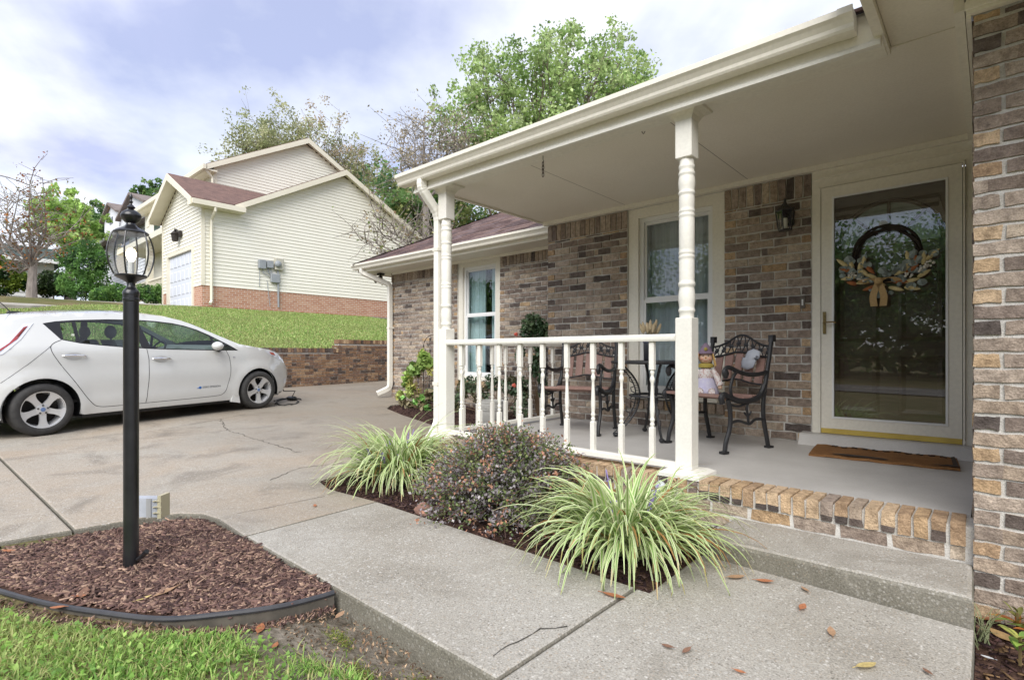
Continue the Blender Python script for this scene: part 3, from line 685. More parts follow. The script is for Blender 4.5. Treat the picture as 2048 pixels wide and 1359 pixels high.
# --- front door
DOORW = mat('dark_wood', (.075, .048, .032), .35, (.105, .066, .044), 5, .5, stretch=(1, 1, 12), spec=.5)
DCAS = CREAM; BRASS = mat('old_brass', (.30, .22, .10), .35, (.18, .13, .06), 30, .5, metal=.9)
door = part_of(house, 'door', (-.6, YW, PZ1)); tag(door, 'cream storm door with full glass over a dark panelled wooden door')
m = MB(); m.box(-1.118, -1.066, YW-.012, YW+.12, .385, 2.545); m.box(-.142, -.09, YW-.012, YW+.12, .385, 2.545); m.box(-1.066, -.142, YW-.012, YW+.12, 2.415, 2.545); m.box(-1.116, -.092, YW-.022, YW-.012, 2.475, 2.495); m.build('casing', DCAS, door)
m = MB(); m.box(-1.062, -.146, YW-.020, YW-.0125, 2.40, 2.4145); m.box(-1.064, -1.052, YW-.03, YW-.0125, .39, 2.40); m.box(-.156, -.144, YW-.03, YW-.0125, .39, 2.40); m.build('stop_trim', DCAS, door)
sd = MB(); yd = YW-.026
for a, b, p, q in ((-1.048, -.970, .40, 2.395), (-.238, -.160, .40, 2.395), (-.970, -.238, 2.31, 2.395), (-.970, -.238, .432, .515)): sd.box(a, b, yd, yd+.03, p, q)
sdo = sd.build('storm_door', DCAS, door)
bd = MB(); e = .014
for a, b, p, q in ((-.970, -.970+e, .515, 2.31), (-.238-e, -.238, .515, 2.31), (-.970+e, -.238-e, 2.31-e, 2.31), (-.970+e, -.238-e, .515, .515+e)): bd.box(a, b, yd-.006, yd+.012, p, q)
bd.build('glass_bead', VINYL, door)
STG = glass_mat('storm_glass', (.95, .96, .95), 1.7, .95); g = MB(); g.box(-.970+e, -.238-e, yd+.012, yd+.016, .515+e, 2.31-e); g.build('pane', STG, door)
YEL = mat('yellow_sweep', (.62, .46, .10), .5, (.50, .36, .08), 6, .5); g = MB(); g.box(-1.048, -.160, yd-.004, yd+.03, .392, .431); g.build('door_sweep', YEL, door)
g = MB(); g.box(-1.034, -1.012, yd-.012, yd, 1.20, 1.38); g.tube([(-1.023, yd-.012, 1.29), (-1.023, yd-.05, 1.29), (-1.0, yd-.056, 1.292), (-.955, yd-.056, 1.294), (-.935, yd-.05, 1.288)], .006, 8); g.build('handle', BRASS, door)
# inner door
iy = YW+.10; idr = MB(); idr.box(-1.064, -.144, iy, iy+.04, .40, 2.40); ido = idr.build('inner_door', DOORW, door)
for (a, b, p, q) in ((-.955, -.665, .56, 1.02), (-.545, -.255, .56, 1.02), (-.955, -.665, 1.14, 1.80), (-.545, -.255, 1.14, 1.80)):
    pm = MB(); pm.add([(a, iy-.001, p), (b, iy-.001, p), (b, iy-.001, q), (a, iy-.001, q), (a+.022, iy-.014, p+.022), (b-.022, iy-.014, p+.022), (b-.022, iy-.014, q-.022), (a+.022, iy-.014, q-.022), (a+.05, iy-.003, p+.05), (b-.05, iy-.003, p+.05), (b-.05, iy-.003, q-.05), (a+.05, iy-.003, q-.05)],
        [(i, (i+1) % 4, 4+(i+1) % 4, 4+i) for i in range(4)]+[(4+i, 4+(i+1) % 4, 8+(i+1) % 4, 8+i) for i in range(4)]+[(8, 9, 10, 11)]); pm.build('door_panel', DOORW, door)
fl = MB(); cx_, cz_, r0, r1 = -.605, 1.90, .06, .32
fl.add([(cx_+r_*math.cos(t_), iy-.004, cz_+r_*math.sin(t_)) for t_ in [math.pi*i/24 for i in range(25)] for r_ in (r0, r1)], [(2*i, 2*i+2, 2*i+3, 2*i+1) for i in range(24)])
FANG = mat('fan_glass', (.28, .32, .31), .08, (.20, .26, .22), 9, .5, spec=1.0); flo = fl.build('fanlight', FANG, door)
mu = MB(); mu.tube([(cx_+.335*math.cos(math.pi*i/24), iy-.008, cz_+.335*math.sin(math.pi*i/24)) for i in range(25)], .016, 6)
for an in (45, 90, 135): mu.tube([(cx_+.06*math.cos(R(an)), iy-.008, cz_+.06*math.sin(R(an))), (cx_+.33*math.cos(R(an)), iy-.008, cz_+.33*math.sin(R(an)))], .012, 6)
mu.box(cx_-.34, cx_+.34, iy-.018, iy-.002, cz_-.02, cz_); mu.build('muntin', DOORW, door)
g = MB(); g.ball((-1.0, iy-.05, 1.23), .03, 12, 8); g.tube([(-1.0, iy, 1.23), (-1.0, iy-.05, 1.23)], .012, 8); g.build('knob', mat('steel', (.6, .6, .6), .25, metal=1), door)
m = MB(); m.prism([(4.83, .285), (5.12, .285), (5.12, .392), (4.90, .386), (4.885, .375)], -1.19, -.082, 'x'); m.build('threshold', SLABM, door)

# --- wing set back beside the drive
YG = 5.85; WX0, WX1 = -8.23, -3.93
G_OPEN = [(-6.44, -5.50, .62, 2.6)]
gw = core_wall(WX0+.012, WX1, .0, 2.52, YG+.011, YG+.1, G_OPEN, 'wing_wall', house)
sp = wall_bricks(WX0, WX1, .06, 2.525, YG, [(-6.44, -5.50, .52, 2.6)], .0664, .2, .06, 0, (2.34, 2.525), (WX0, -6.44, -5.50))
for i in range(13):
    w = .96/13; sp.append((-6.45+w*(i+.5), YG+.03, .57, w-.011, .085, .13, random.choice(BTAN+BCOL), None, .5, 'y'))
bricks(sp, gw, 300)
m = MB(); m.box(WX0, WX0+.1, YG+.11, YG+9, 0, 2.52); m.build('end_wall', MORTAR, house)
m = MB(); m.box(WX0+.1, WX0+.115, YG+.101, YG+.11, 0, 2.52); sp = []
for k in range(37):
    z = .09+k*.0664; y = YG+.05+(.1 if k % 2 else 0)
    while y < YG+9: sp.append((WX0-.002, y, z)); y += .2
m = MB()
for x, y, z in sp: m.col = brick_col(); m.box(x, x+.05, y+.0, y+.19, z-.027, z+.029)
m.build('brickwork', BRICK, house, kind='stuff')
window(-6.438, -5.502, .62, 2.52, YG, .105, 1.655, [(-6.5, -6.0, .02), (-5.86, -5.4, .02)])
m = MB(); m.box(-8.62, WX1+.0, 5.43, YG-.002, 2.527, 2.55); m.box(-8.62, WX0-.002, YG-.0015, YG+9, 2.527, 2.55); m.build('soffit', CREAM, house)
m = MB(); m.box(-8.63, WX1, 5.412, 5.428, 2.515, 2.66); m.box(-8.647, -8.631, 5.412, YG+9, 2.515, 2.66); m.build('fascia_board', CREAM, house)
gutter(-8.70, WX1, 5.41, 2.562, house)
m = MB(); m.box(WX0+.05, WX1, YG-.02, YG-.001, 2.485, 2.526); m.build('frieze_board', CREAM, house)
# shingled hip roof of the wing
PITCH = .52; SL = math.hypot(1, PITCH)
m = MB(); m.col = lin(70, 60, 58)
m.add([(-8.68, 5.33, 2.655), (-3.5, 5.33, 2.655), (-3.5, 9.8, 2.655+4.47*PITCH), (-4.21, 9.8, 2.655+4.47*PITCH), (-8.68, 5.33, 2.655), (-8.68, 15, 2.655), (-4.21, 10.5, 2.655+4.47*PITCH)], [(0, 1, 2, 3), (4, 3, 6, 5)])
rf = m.build('wing_roof', ROOFM, house)
ROOFC = [lin(124, 104, 100), lin(112, 94, 92), lin(136, 116, 110), lin(104, 90, 90), lin(128, 112, 112), lin(98, 82, 80)]
tabs = []
ex = .135; k = 0
while k*ex < 4.6:
    t0, t1 = k*ex, k*ex+ex*1.12; ya, yb = 5.325+t0/SL, 5.325+t1/SL; za, zb = 2.662+t0/SL*PITCH, 2.662+t1/SL*PITCH
    x = -9+random.uniform(0, .3)
    while x < -3.5:
        w = random.choice((.15, .2, .28, .34)); a, b = max(x, -8.68+t0/SL), min(x+w, -3.5)
        if b-a > .03: tabs.append((a, b, ya, yb, za, zb))
        x += w
    k += 1
def tab_mesh(m, t, c):
    a, b, ya, yb, za, zb = t; th = random.choice((.008, .008, .014)); m.col = c
    m.add([(a, ya, za), (b-.004, ya, za), (b-.004, yb, zb-.004), (a, yb, zb-.004), (a, ya, za+th), (b-.004, ya, za+th), (b-.004, yb, zb+.001), (a, yb, zb+.001)], [(0,3,2,1),(4,5,6,7),(0,1,5,4),(1,2,6,5),(2,3,7,6),(3,0,4,7)])
tabs.sort(key=lambda t: -(t[1]-t[0])*(1 if t[2] < 7.6 else .2))
for t in tabs[:300]: m = MB(); tab_mesh(m, t, random.choice(ROOFC)); m.build('shingle', ROOFM, rf)
m = MB()
for t in tabs[300:]: tab_mesh(m, t, random.choice(ROOFC))
m.build('shingles', ROOFM, rf, kind='stuff')
hp = MB()
for k in range(28):
    a = Vector((-8.68+k*.16, 5.33+k*.16, 2.675+k*.16*PITCH)); b = a+Vector((.18, .18, .18*PITCH)); hp.col = random.choice(ROOFC)
    n1, n2 = Vector((.09, -.09, -.03)), Vector((-.09, .09, -.03))
    hp.add([a, a+n1, b+n1, b, a+n2, b+n2], [(0, 1, 2, 3), (0, 3, 5, 4)])
hp.build('hip_cap', ROOFM, rf)
downspout([(-8.44, 5.37, 2.57), (-8.44, 5.37, 2.50), (-8.19, YG-.06, 2.30), (-8.19, YG-.06, .42), (-8.30, YG-.26, .32)], (.065, .085), house, [(-8.19, YG-.06, 1.5)])
# floodlight under the eave
fl_ = thing('eave_floodlight', 'small dark twin floodlight under the eave at the wing corner', 'floodlight', (-8.42, 5.75, 2.527)); BLK = mat('black_metal', (.012, .012, .013), .35, (.02, .02, .02), 20, .5, spec=.5)
DBR = mat('dark_bronze', (.03, .024, .02), .5)
g = MB(); g.box(-8.47, -8.37, 5.70, 5.80, 2.495, 2.526); g.build('mount', DBR, fl_)
for sx in (-1, 1):
    g = MB(); c = Vector((-8.42+sx*.06, 5.71, 2.43)); d = Vector((sx*.4, -.6, -.6)).normalized()
    g.tube([c-d*.05, c-d*.02, c+d*.03, c+d*.07], [.02, .03, .045, .055], 12); g.tube([(-8.42, 5.75, 2.495), c-d*.04], .012, 6); g.build('lamp_head', DBR, fl_, smooth=True)
# ================================================================ RETAINING WALL AND NEIGHBOURING HOUSES
RX = -11.5
ret = thing('retaining_wall', 'stepped brown brick retaining wall along the drive below the neighbouring lawn', 'wall', (RX, 6.7, .2))
m = MB(); m.box(RX-.22, RX-.011, 2.2, 6.70, .0, 1.165); rcore = m.build('mortar_core', MORTAR, ret)
m = MB(); m.box(RX-.22, RX-.011, 6.701, 13.0, .0, 1.375); m.build('mortar_core', MORTAR, ret)
RBC = [lin(140, 112, 88), lin(150, 122, 98), lin(122, 98, 82), lin(104, 88, 78), lin(160, 134, 108), lin(88, 78, 72), lin(130, 106, 90)]
sp = []
for k in range(20):
    za = .17+k*.0677; y = 2.2+(.1 if k % 2 else 0)
    top = lambda yy: 1.165-.10 if yy < 6.66 else 1.375-.10
    while y < 12.9:
        if za+.06 < top(y+.1)+.02: sp.append((RX-.05, y+.1, za+.03, .192, .057, .1, random.choice(RBC), random.choice(RBC) if random.random() < .4 else None, .5, 'x'))
        y += .203
y = 2.2
while y < 12.9:
    zt = 1.165 if y < 6.65 else 1.375
    c = random.choice(BTAN[:2]+RBC) if y > 6.6 else random.choice(BDARK+RBC)
    sp.append((RX-.09, y+.034, zt-.04, .058, .095, .21, c, None, .5, 'x')); y += .0677
def rkey(s):      # what the camera sees between the car and the house corner first
    return (1 if 4.9 < s[1] < 8.7 else 0)*s[3]*s[4]/((-SN*s[0]+CS*s[1])**2)
bricks(sp, rcore, 300, rkey)

SIDM = mat('cream_siding', (.86, .835, .74), .55, (.82, .79, .69), .8, .5, fine=(30, .95, 1.03), spec=.3)
TRIMM = mat('cream_trim', (.80, .75, .62), .5, (.74, .69, .56), 1.5, .4, spec=.3)
NROOF = mat('brown_shingle', (.21, .135, .115), .95, (.15, .10, .09), 4, .5, fine=(45, .7, 1.25), bump=.6, bscale=30, spec=.1)
def nbrick_mat():
    m_ = bpy.data.materials.new('orange_brickwork'); m_.use_nodes = True; N, L = m_.node_tree.nodes, m_.node_tree.links; b = N['Principled BSDF']; b.inputs['Roughness'].default_value = .9
    tc = N.new('ShaderNodeTexCoord'); sx = N.new('ShaderNodeSeparateXYZ'); L.new(tc.outputs['Object'], sx.inputs[0]); ad = N.new('ShaderNodeMath'); L.new(sx.outputs[0], ad.inputs[0]); L.new(sx.outputs[1], ad.inputs[1])
    cb = N.new('ShaderNodeCombineXYZ'); L.new(ad.outputs[0], cb.inputs[0]); L.new(sx.outputs[2], cb.inputs[1])
    br = N.new('ShaderNodeTexBrick'); br.inputs['Color1'].default_value = (.40, .17, .095, 1); br.inputs['Color2'].default_value = (.52, .29, .19, 1); br.inputs['Mortar'].default_value = (.55, .47, .40, 1)
    br.inputs['Scale'].default_value = 1; br.inputs['Brick Width'].default_value = .21; br.inputs['Row Height'].default_value = .075; br.inputs['Mortar Size'].default_value = .009; br.inputs['Bias'].default_value = -.1
    L.new(cb.outputs[0], br.inputs['Vector']); L.new(br.outputs['Color'], b.inputs['Base Color']); return m_
NBRICK = nbrick_mat()
nb = thing('siding_house', 'cream siding two-storey house with brown roof and orange brick base on the rise', 'house', (-22.5, 10, 2.6))
NX, NY0, NY1, NYP = -20.3, 6.6, 16.2, 12.0
EV, PK = 6.42, 8.62                       # eave and peak of the lower gable wall
def gable_top(y): return PK-abs(y-NYP)*.535
m = MB(); m.box(NX-.3, NX-.02, NY0+.02, NY1, 2.2, 3.42); m.box(-24.7, -23.95-.12, NY0+.02, NY0+.3, 2.2, 3.42); m.box(-21.25+.12, NX-.301, NY0+.021, NY0+.3, 2.2, 3.42); m.build('brick_base', NBRICK, nb)
m = MB(); m.box(NX-.02, NX+.06, NY0-.05, NY1, 2.2, 2.68); m.build('footing', mat('footing', (.30, .28, .25), .9), nb)
m = MB(); m.prism([(NY0+.05, 3.42), (NY1, 3.42), (NY1, gable_top(NY1)-.08), (NYP, PK-.08), (NY0+1.2, gable_top(NY0+1.2)-.08), (NY0+.05, EV-.1)], NX-.3, NX-.05, 'x'); sw = m.build('gable_wall', SIDM, nb)
EXP = .128
def lap_x(xf, y0, y1, z, parent):         # one lap board facing +X
    m = MB(); m.add([(xf, y0, z), (xf, y1, z), (xf-.02, y1, z+EXP+.004), (xf-.02, y0, z+EXP+.004), (xf-.045, y0, z), (xf-.045, y1, z)], [(0, 1, 2, 3), (0, 4, 5, 1), (0, 3, 4), (1, 5, 2)]); m.build('siding_board', SIDM, parent)
z = 3.42
while z < PK-.25:
    ya = NY0 if z < EV-.1 else max(NY0, NYP-(PK-.12-z)/.535); yb = min(NY1, NYP+(PK-.12-z)/.535)
    if yb-ya > .15: lap_x(NX, ya, yb, z, sw)
    z += EXP
# upper storey gable behind
UX, UPK = -23.5, 10.8
ut = lambda y: UPK-abs(y-NYP)*.535
m = MB(); m.prism([(8.15, 2.5), (15.9, 2.5), (15.9, ut(15.9)-.08), (NYP, UPK-.08), (8.15, ut(8.15)-.08)], -33.5, UX-.05, 'x'); uw = m.build('upper_wall', SIDM, nb)
z = 6.2
while z < UPK-.25:
    ya = max(8.12, NYP-(UPK-.12-z)/.535); yb = min(15.9, NYP+(UPK-.12-z)/.535)
    if yb-ya > .15: lap_x(UX, ya, yb, z, uw)
    z += EXP
def lap_y(yf, x0, x1, z, parent):
    m = MB(); m.add([(x0, yf, z), (x1, yf, z), (x1, yf+.02, z+EXP+.004), (x0, yf+.02, z+EXP+.004), (x0, yf+.045, z), (x1, yf+.045, z)], [(0, 1, 2, 3), (0, 4, 5, 1), (0, 3, 4), (1, 5, 2)]); m.build('siding_board', SIDM, parent)
# garage block with its own street gable
GX0, GX1, GXP, GPK = -24.7, NX, -22.5, 7.55
gt = lambda x: GPK-abs(x-GXP)*.52
m = MB(); m.prism([(GX0, 3.42), (-24.07, 3.42), (-24.07, 4.78), (-21.13, 4.78), (-21.13, 3.42), (GX1-.05, 3.42), (GX1-.05, gt(GX1)-.05), (GXP, GPK-.08), (GX0, gt(GX0)-.05)], NY0+.05, NY0+.3, 'y'); gw_ = m.build('garage_wall', SIDM, nb)
DX0, DX1, DZ1 = -23.95, -21.25, 4.78
z = 3.42
while z < GPK-.2:
    xa = max(GX0, GXP-(GPK-.1-z)/.52); xb = min(GX1, GXP+(GPK-.1-z)/.52)
    for a, b in (((xa, DX0-.12), (DX1+.12, xb)) if z < DZ1 else ((xa, xb),)):
        if b-a > .1: lap_y(NY0, a, b, z, gw_)
    z += EXP
m = MB(); m.box(DX0-.13, DX0, NY0-.03, NY0+.1, 2.62, DZ1+.12); m.box(DX1, DX1+.13, NY0-.03, NY0+.1, 2.62, DZ1+.12); m.box(DX0, DX1, NY0-.03, NY0+.1, DZ1, DZ1+.12); m.build('door_casing', TRIMM, nb)
gd = MB(); gd.box(DX0, DX1, NY0+.06, NY0+.10, 2.62, DZ1); gdo = gd.build('garage_door', mat('garage_white', (.66, .69, .76), .45), nb)
for r_ in range(4):
    for c_ in range(6):
        w = (DX1-DX0)/6; h_ = (DZ1-2.64)/4; a, p = DX0+w*c_+.05, 2.64+h_*r_+.07; pm = MB()
        pm.add([(a, NY0+.058, p), (a+w-.1, NY0+.058, p), (a+w-.1, NY0+.058, p+h_-.14), (a, NY0+.058, p+h_-.14), (a+.04, NY0+.04, p+.04), (a+w-.14, NY0+.04, p+.04), (a+w-.14, NY0+.04, p+h_-.18), (a+.04, NY0+.04, p+h_-.18)], [(i, (i+1) % 4, 4+(i+1) % 4, 4+i) for i in range(4)]+[(4, 5, 6, 7)]); pm.build('door_panel', MATS['garage_white'], gdo)
# roofs
def roof_prism(name, poly, a, b, axis, mt): m_ = MB(); m_.prism(poly, a, b, axis); return m_.build(name, mt, nb)
roof_prism('roof', [(NYP, PK+.12), (NY0+.75, gable_top(NY0+.75)+.10), (NY0+.75, gable_top(NY0+.75)+.01), (NYP, PK+.0), (NY1+.4, gable_top(NY1+.4)+.01), (NY1+.4, gable_top(NY1+.4)+.10)], NX+.25, UX+.01, 'x', NROOF)
roof_prism('rake_trim', [(NYP, PK+.09), (NY0+.85, gable_top(NY0+.85)+.07), (NY0+.85, gable_top(NY0+.85)-.13), (NYP, PK-.13), (NY1+.4, gable_top(NY1+.4)-.13), (NY1+.4, gable_top(NY1+.4)+.07)], NX+.255, NX+.29, 'x', TRIMM)
roof_prism('rake_soffit', [(NYP, PK-.0), (NY0+.8, gable_top(NY0+.8)-.02), (NY0+.8, gable_top(NY0+.8)-.06), (NYP, PK-.05), (NY1+.4, gable_top(NY1+.4)-.06), (NY1+.4, gable_top(NY1+.4)-.02)], NX+.002, NX+.254, 'x', TRIMM)
roof_prism('upper_roof', [(NYP, UPK+.12), (7.75, ut(7.75)+.10), (7.75, ut(7.75)+.01), (NYP, UPK), (16.3, ut(16.3)+.01), (16.3, ut(16.3)+.10)], UX+.25, -33.9, 'x', NROOF)
roof_prism('rake_trim', [(NYP, UPK+.09), (7.75, ut(7.75)+.07), (7.75, ut(7.75)-.14), (NYP, UPK-.14), (16.3, ut(16.3)-.14), (16.3, ut(16.3)+.07)], UX+.255, UX+.29, 'x', TRIMM)
roof_prism('rake_soffit', [(NYP, UPK), (7.9, ut(7.9)-.02), (7.9, ut(7.9)-.06), (NYP, UPK-.05), (16.2, ut(16.2)-.06), (16.2, ut(16.2)-.02)], UX+.002, UX+.254, 'x', TRIMM)
m = MB(); m.box(UX+.25, -33.9, 7.72, 8.14, ut(7.75)-.16, ut(7.75)-.1); m.box(UX+.29, -33.9, 7.60, 7.719, ut(7.75)-.14, ut(7.75)+.05); m.build('upper_gutter', TRIMM, nb)
for sg in (-1, 1):
    xe = GX1+.33 if sg > 0 else GX0-.33; m = MB(); q = [(GXP, NY0-.41, GPK+.02), (xe, NY0-.41, gt(xe)+.0), (xe, NY0-.002, gt(xe)+.0), (GXP, NY0-.002, GPK+.02)]; m.add(q+[(x, y, z-.03) for x, y, z in q], [(0,1,2,3),(4,7,6,5),(0,4,5,1),(1,5,6,2),(2,6,7,3),(3,7,4,0)]); m.build('rake_soffit', TRIMM, nb)
gyi = lambda x: NYP-(PK-gt(x))/.535
for sg, xe in ((1, GX1+.35), (-1, GX0-.35)):
    m = MB(); q = [(GXP, NY0-.42, GPK+.12), (xe, NY0-.42, gt(xe)+.10), (xe, gyi(xe) if sg > 0 else 8.1, gt(xe)+.10), (GXP, gyi(GXP)+.1, GPK+.12)]
    m.add(q+[(x, y, z-.09) for x, y, z in q], [(0,1,2,3),(4,7,6,5),(0,4,5,1),(1,5,6,2),(2,6,7,3),(3,7,4,0)]); m.build('garage_roof', NROOF, nb)
roof_prism('rake_trim', [(GXP, GPK+.10), (GX0-.36, gt(GX0-.36)+.07), (GX0-.36, gt(GX0-.36)-.16), (GX0-.05, gt(GX0-.36)-.16), (GX0-.05, gt(GX0)-.15), (GXP, GPK-.15), (GX1+.05, gt(GX1)-.15), (GX1+.05, gt(GX1+.36)-.16), (GX1+.36, gt(GX1+.36)-.16), (GX1+.36, gt(GX1+.36)+.07)], NY0-.46, NY0-.425, 'y', TRIMM)
m = MB(); m.box(GX1+.002, GX1+.33, NY0-.42, 7.9, gt(GX1+.36)-.14, gt(GX1+.36)-.08); m.box(GX1+.331, GX1+.45, NY0-.42, 7.9, gt(GX1+.36)-.13, gt(GX1+.36)+.04); m.build('garage_gutter', TRIMM, nb)
m = MB(); m.box(GX1-.06, GX1+.014, NY0-.014, NY0+.10, 3.42, EV-.1); m.box(GX0-.014, GX0+.10, NY0-.014, NY0+.1, 2.62, EV-.1); m.build('corner_board', TRIMM, nb)
m = MB(); m.box(UX-.08, UX+.016, 8.08, 8.2, 6.3, ut(8.15)-.1); m.build('corner_board', TRIMM, nb)
dsn = MB(); dsn.tube([(GX1+.40, NY0+.3, gt(GX1+.36)-.1), (GX1+.40, NY0+.3, gt(GX1+.36)-.25), (GX1+.09, NY0+.28, 5.7), (GX1+.09, NY0+.28, 2.9), (GX1+.2, NY0+.2, 2.78)], .05, 6); dsn.build('downspout', TRIMM, nb)
dsn = MB(); dsn.tube([(UX+.2, 7.68, ut(7.75)-.1), (UX+.1, 8.0, ut(7.75)-.4), (UX+.05, 8.06, 7.0)], .05, 6); dsn.build('downspout', TRIMM, nb)
# upper front windows, recess and porch column
DG = glass_mat('far_glass', (.25, .28, .32), 2.5, .6)
for (a, b, p, q) in ((-28.3, -27.3, 7.0, 8.1), (-31.5, -30.5, 7.0, 8.1), (-26.2, -25.2, 7.0, 8.1)):
    w_ = MB(); w_.box(a-.1, b+.1, 8.06, 8.16, p-.1, q+.1); wo = w_.build('window', VINYL, nb); g = MB(); g.box(a, b, 8.045, 8.058, p, q); g.build('pane', mat('dark_pane', (.03, .035, .04), .08, spec=.8), wo)
m = MB(); m.box(-33.4, -24.8, 6.9, 8.14, 6.1, 6.35); m.build('porch_roof', TRIMM, nb)
for x in (-25.6, -28.5, -31.4): c_ = MB(); c_.box(x-.12, x+.12, 7.0, 7.24, 2.9, 6.1); c_.build('column', TRIMM, nb)
for i in range(26): c_ = MB(); c_.box(-31.2+i*.22, -31.15+i*.22, 7.05, 7.1, 3.5, 4.3); c_.build('picket', TRIMM, nb)
c_ = MB(); c_.box(-31.4, -25.6, 7.03, 7.12, 4.3, 4.38); c_.build('rail', TRIMM, nb)
# wall lantern by the garage
wl_ = thing('garage_lantern', 'small dark wall lantern above the white garage door', 'lantern', (-22.9, NY0-.05, 5.4))
c = at_y(350, 468, NY0-.15); g = MB(); g.lathe([(.03, -.28), (.10, -.26), (.13, -.04), (.16, 0), (.05, .12), (.02, .2)], (c.x, c.y, c.z), 8); g.build('lantern_body', DBR, wl_); g = MB(); g.box(c.x+.1, c.x+.34, NY0-.1, NY0-.02, c.z-.1, c.z+.1); g.tube([(c.x, c.y, c.z+.1), (c.x+.12, c.y, c.z+.16), (c.x+.22, NY0-.06, c.z)], .03, 6); g.build('bracket', DBR, wl_)
# utility meters on the gable wall
GREYM = mat('meter_grey', (.33, .35, .37), .5, (.28, .30, .32), 5, .5)
um = thing('utility_meters', 'grey electric meter boxes and conduit on the cream siding wall', 'meter', tuple(at_x(545, 560, NX)))
def mbx(u0, u1, v0, v1, d_, name, mt=GREYM):
    a, b = at_x(u0, v1, NX+.012), at_x(u1, v0, NX+.012); g_ = MB(); g_.bbox(NX+.012, NX+.012+d_, a.y, b.y, a.z, b.z, .02); return g_.build(name, mt, um)
mbx(515, 530, 521, 537, .14, 'cable_box'); mbx(532, 545, 523, 536, .12, 'phone_box'); mo = mbx(548, 565, 518, 540, .14, 'meter_box', mat('meter_beige', (.50, .48, .40), .5)); mbx(540, 558, 549, 565, .12, 'junction_box')
c = at_x(556, 528, NX+.16); g = MB(); g.ball((NX+.17, c.y, c.z), (.1, .13, .13), 12, 8); g.build('meter_dial', GREYM, mo)
def cond(pix, r_): g_ = MB(); g_.tube([tuple(at_x(u, v, NX+.05)) for u, v in pix], r_, 6); g_.build('conduit', GREYM, um)
cond([(556, 540), (557, 614)], .035); cond([(536, 536), (537, 546), (545, 552)], .02); cond([(525, 537), (526, 546), (540, 553)], .015); cond([(519, 537), (519, 573)], .012); cond([(534, 560), (540, 612)], .012); cond([(542, 536), (542, 549)], .02)
# neighbour's drive and its edging
nd = MB(); P = [(-24.9, 6.55), (-20.2, 6.55), (-18.5, 2.0), (-18.5, -22), (-24.9, -22)]
nv = [(x, y, float(ground_h(np.array(max(x, -22.4)), np.array(y)))+.06) for x, y in P]; nd.add(nv, [tuple(range(5))]); nd.add([(x, y, z-.2) for x, y, z in nv]+nv, [(i, (i+1) % 5, 5+(i+1) % 5, 5+i) for i in range(5)]); o = nd.build('neighbouring_drive', WALKM); tag(o, kind='structure')
kb = thing('drive_edging', 'low tan brick edging between the far lawn and the neighbouring drive', 'edging', (-25, 0, 2.8))
for i in range(16):
    y = -4.5+i*.62; g = MB(); g.bbox(-25.15, -24.92, y, y+.58, 2.6, 2.98+random.uniform(-.01, .01), .02); g.build('edging_block', mat('edging_tan', (.44, .35, .26), .9, (.34, .27, .20), 3, .5), kb)

WSID = mat('white_siding', (.70, .71, .75), .6); WROOF = mat('taupe_roof', (.23, .19, .17), .95, (.17, .14, .13), 3, .5)
wh = thing('white_house', 'white siding house with dormers and taupe roof beyond the street lamp', 'house', (-46, 10, 4))
YH = 9.5
def hx(u, y=YH): return at_y(u, 500, y).x
def hz(u, v, y=YH): return at_y(u, v, y).z
xa, xb = hx(185), hx(330)
ze = hz(250, 470)
m = MB(); m.box(xa, xb, YH, YH+9, 3.5, ze); wbody = m.build('wall', WSID, wh)
k = 0
while 3.6+k*.2 < ze-.1:
    m = MB(); z = 3.6+k*.2; m.add([(xa-.02, YH-.05, z), (xb+.05, YH-.05, z), (xb+.05, YH-.01, z+.2), (xa-.02, YH-.01, z+.2)], [(0, 1, 2, 3)]); m.build('siding_board', WSID, wbody); k += 1
m = MB(); m.prism([(YH-.6, ze-.05), (YH-.6, ze+.12), (YH+5, ze+3.2), (YH+11, ze+.1), (YH+11, ze-.05)], xa-.6, xb+.6, 'x'); m.build('roof', WROOF, wh)
m = MB(); m.box(xa-.6, xb+.6, YH-.75, YH-.601, ze-.1, ze+.12); m.build('gutter', WSID, wh)
for (u0, u1, vb, ve, vp) in ((209, 238, 462, 431, 411), (242, 294, 462, 419, 391)):
    a, b = hx(u0, YH+.9), hx(u1, YH+.9); zb, zv, zp = hz(u0, vb, YH+.9), hz((u0+u1)/2, ve, YH+.9), hz((u0+u1)/2, vp, YH+.9); cx_ = (a+b)/2
    m = MB(); m.prism([(a, zb-.6), (b, zb-.6), (b, zv), (cx_, zp), (a, zv)], YH+.9, YH+6, 'y'); dm = m.build('dormer', WSID, wh)
    m = MB(); m.prism([(cx_, zp+.22), (a-.35, zv-.06), (a-.35, zv-.22), (cx_, zp+.05), (b+.35, zv-.22), (b+.35, zv-.06)], YH+.6, YH+6, 'y'); m.build('dormer_roof', WROOF, dm)
    m = MB(); m.box(cx_-.45, cx_+.45, YH+.86, YH+.898, zb+.2, zv-.15); m.build('window', MATS['dark_pane'], dm)
for u0, u1, v0, v1 in ((205, 216, 482, 505), (246, 262, 485, 510), (300, 312, 500, 520)):
    a, b = hx(u0), hx(u1); m = MB(); m.box(a-.12, b+.12, YH-.08, YH-.05, hz(u0, v1)-.12, hz(u0, v0)+.12); wo = m.build('window', VINYL, wh); g = MB(); g.box(a, b, YH-.1, YH-.081, hz(u0, v1), hz(u0, v0)); g.build('pane', MATS['dark_pane'], wo)
gh = thing('green_roofed_house', 'low white house with dark green roof behind the dogwood tree', 'house', (-38, 4, 4))
XQ = -38.0; a, b = at_x(-60, 560, XQ).y, at_x(108, 560, XQ).y; zt_ = at_x(60, 524, XQ).z
m = MB(); m.box(XQ-7, XQ, a, b, 3.0, zt_); gb = m.build('wall', mat('pale_wall', (.70, .69, .68), .7), gh)
k = 0
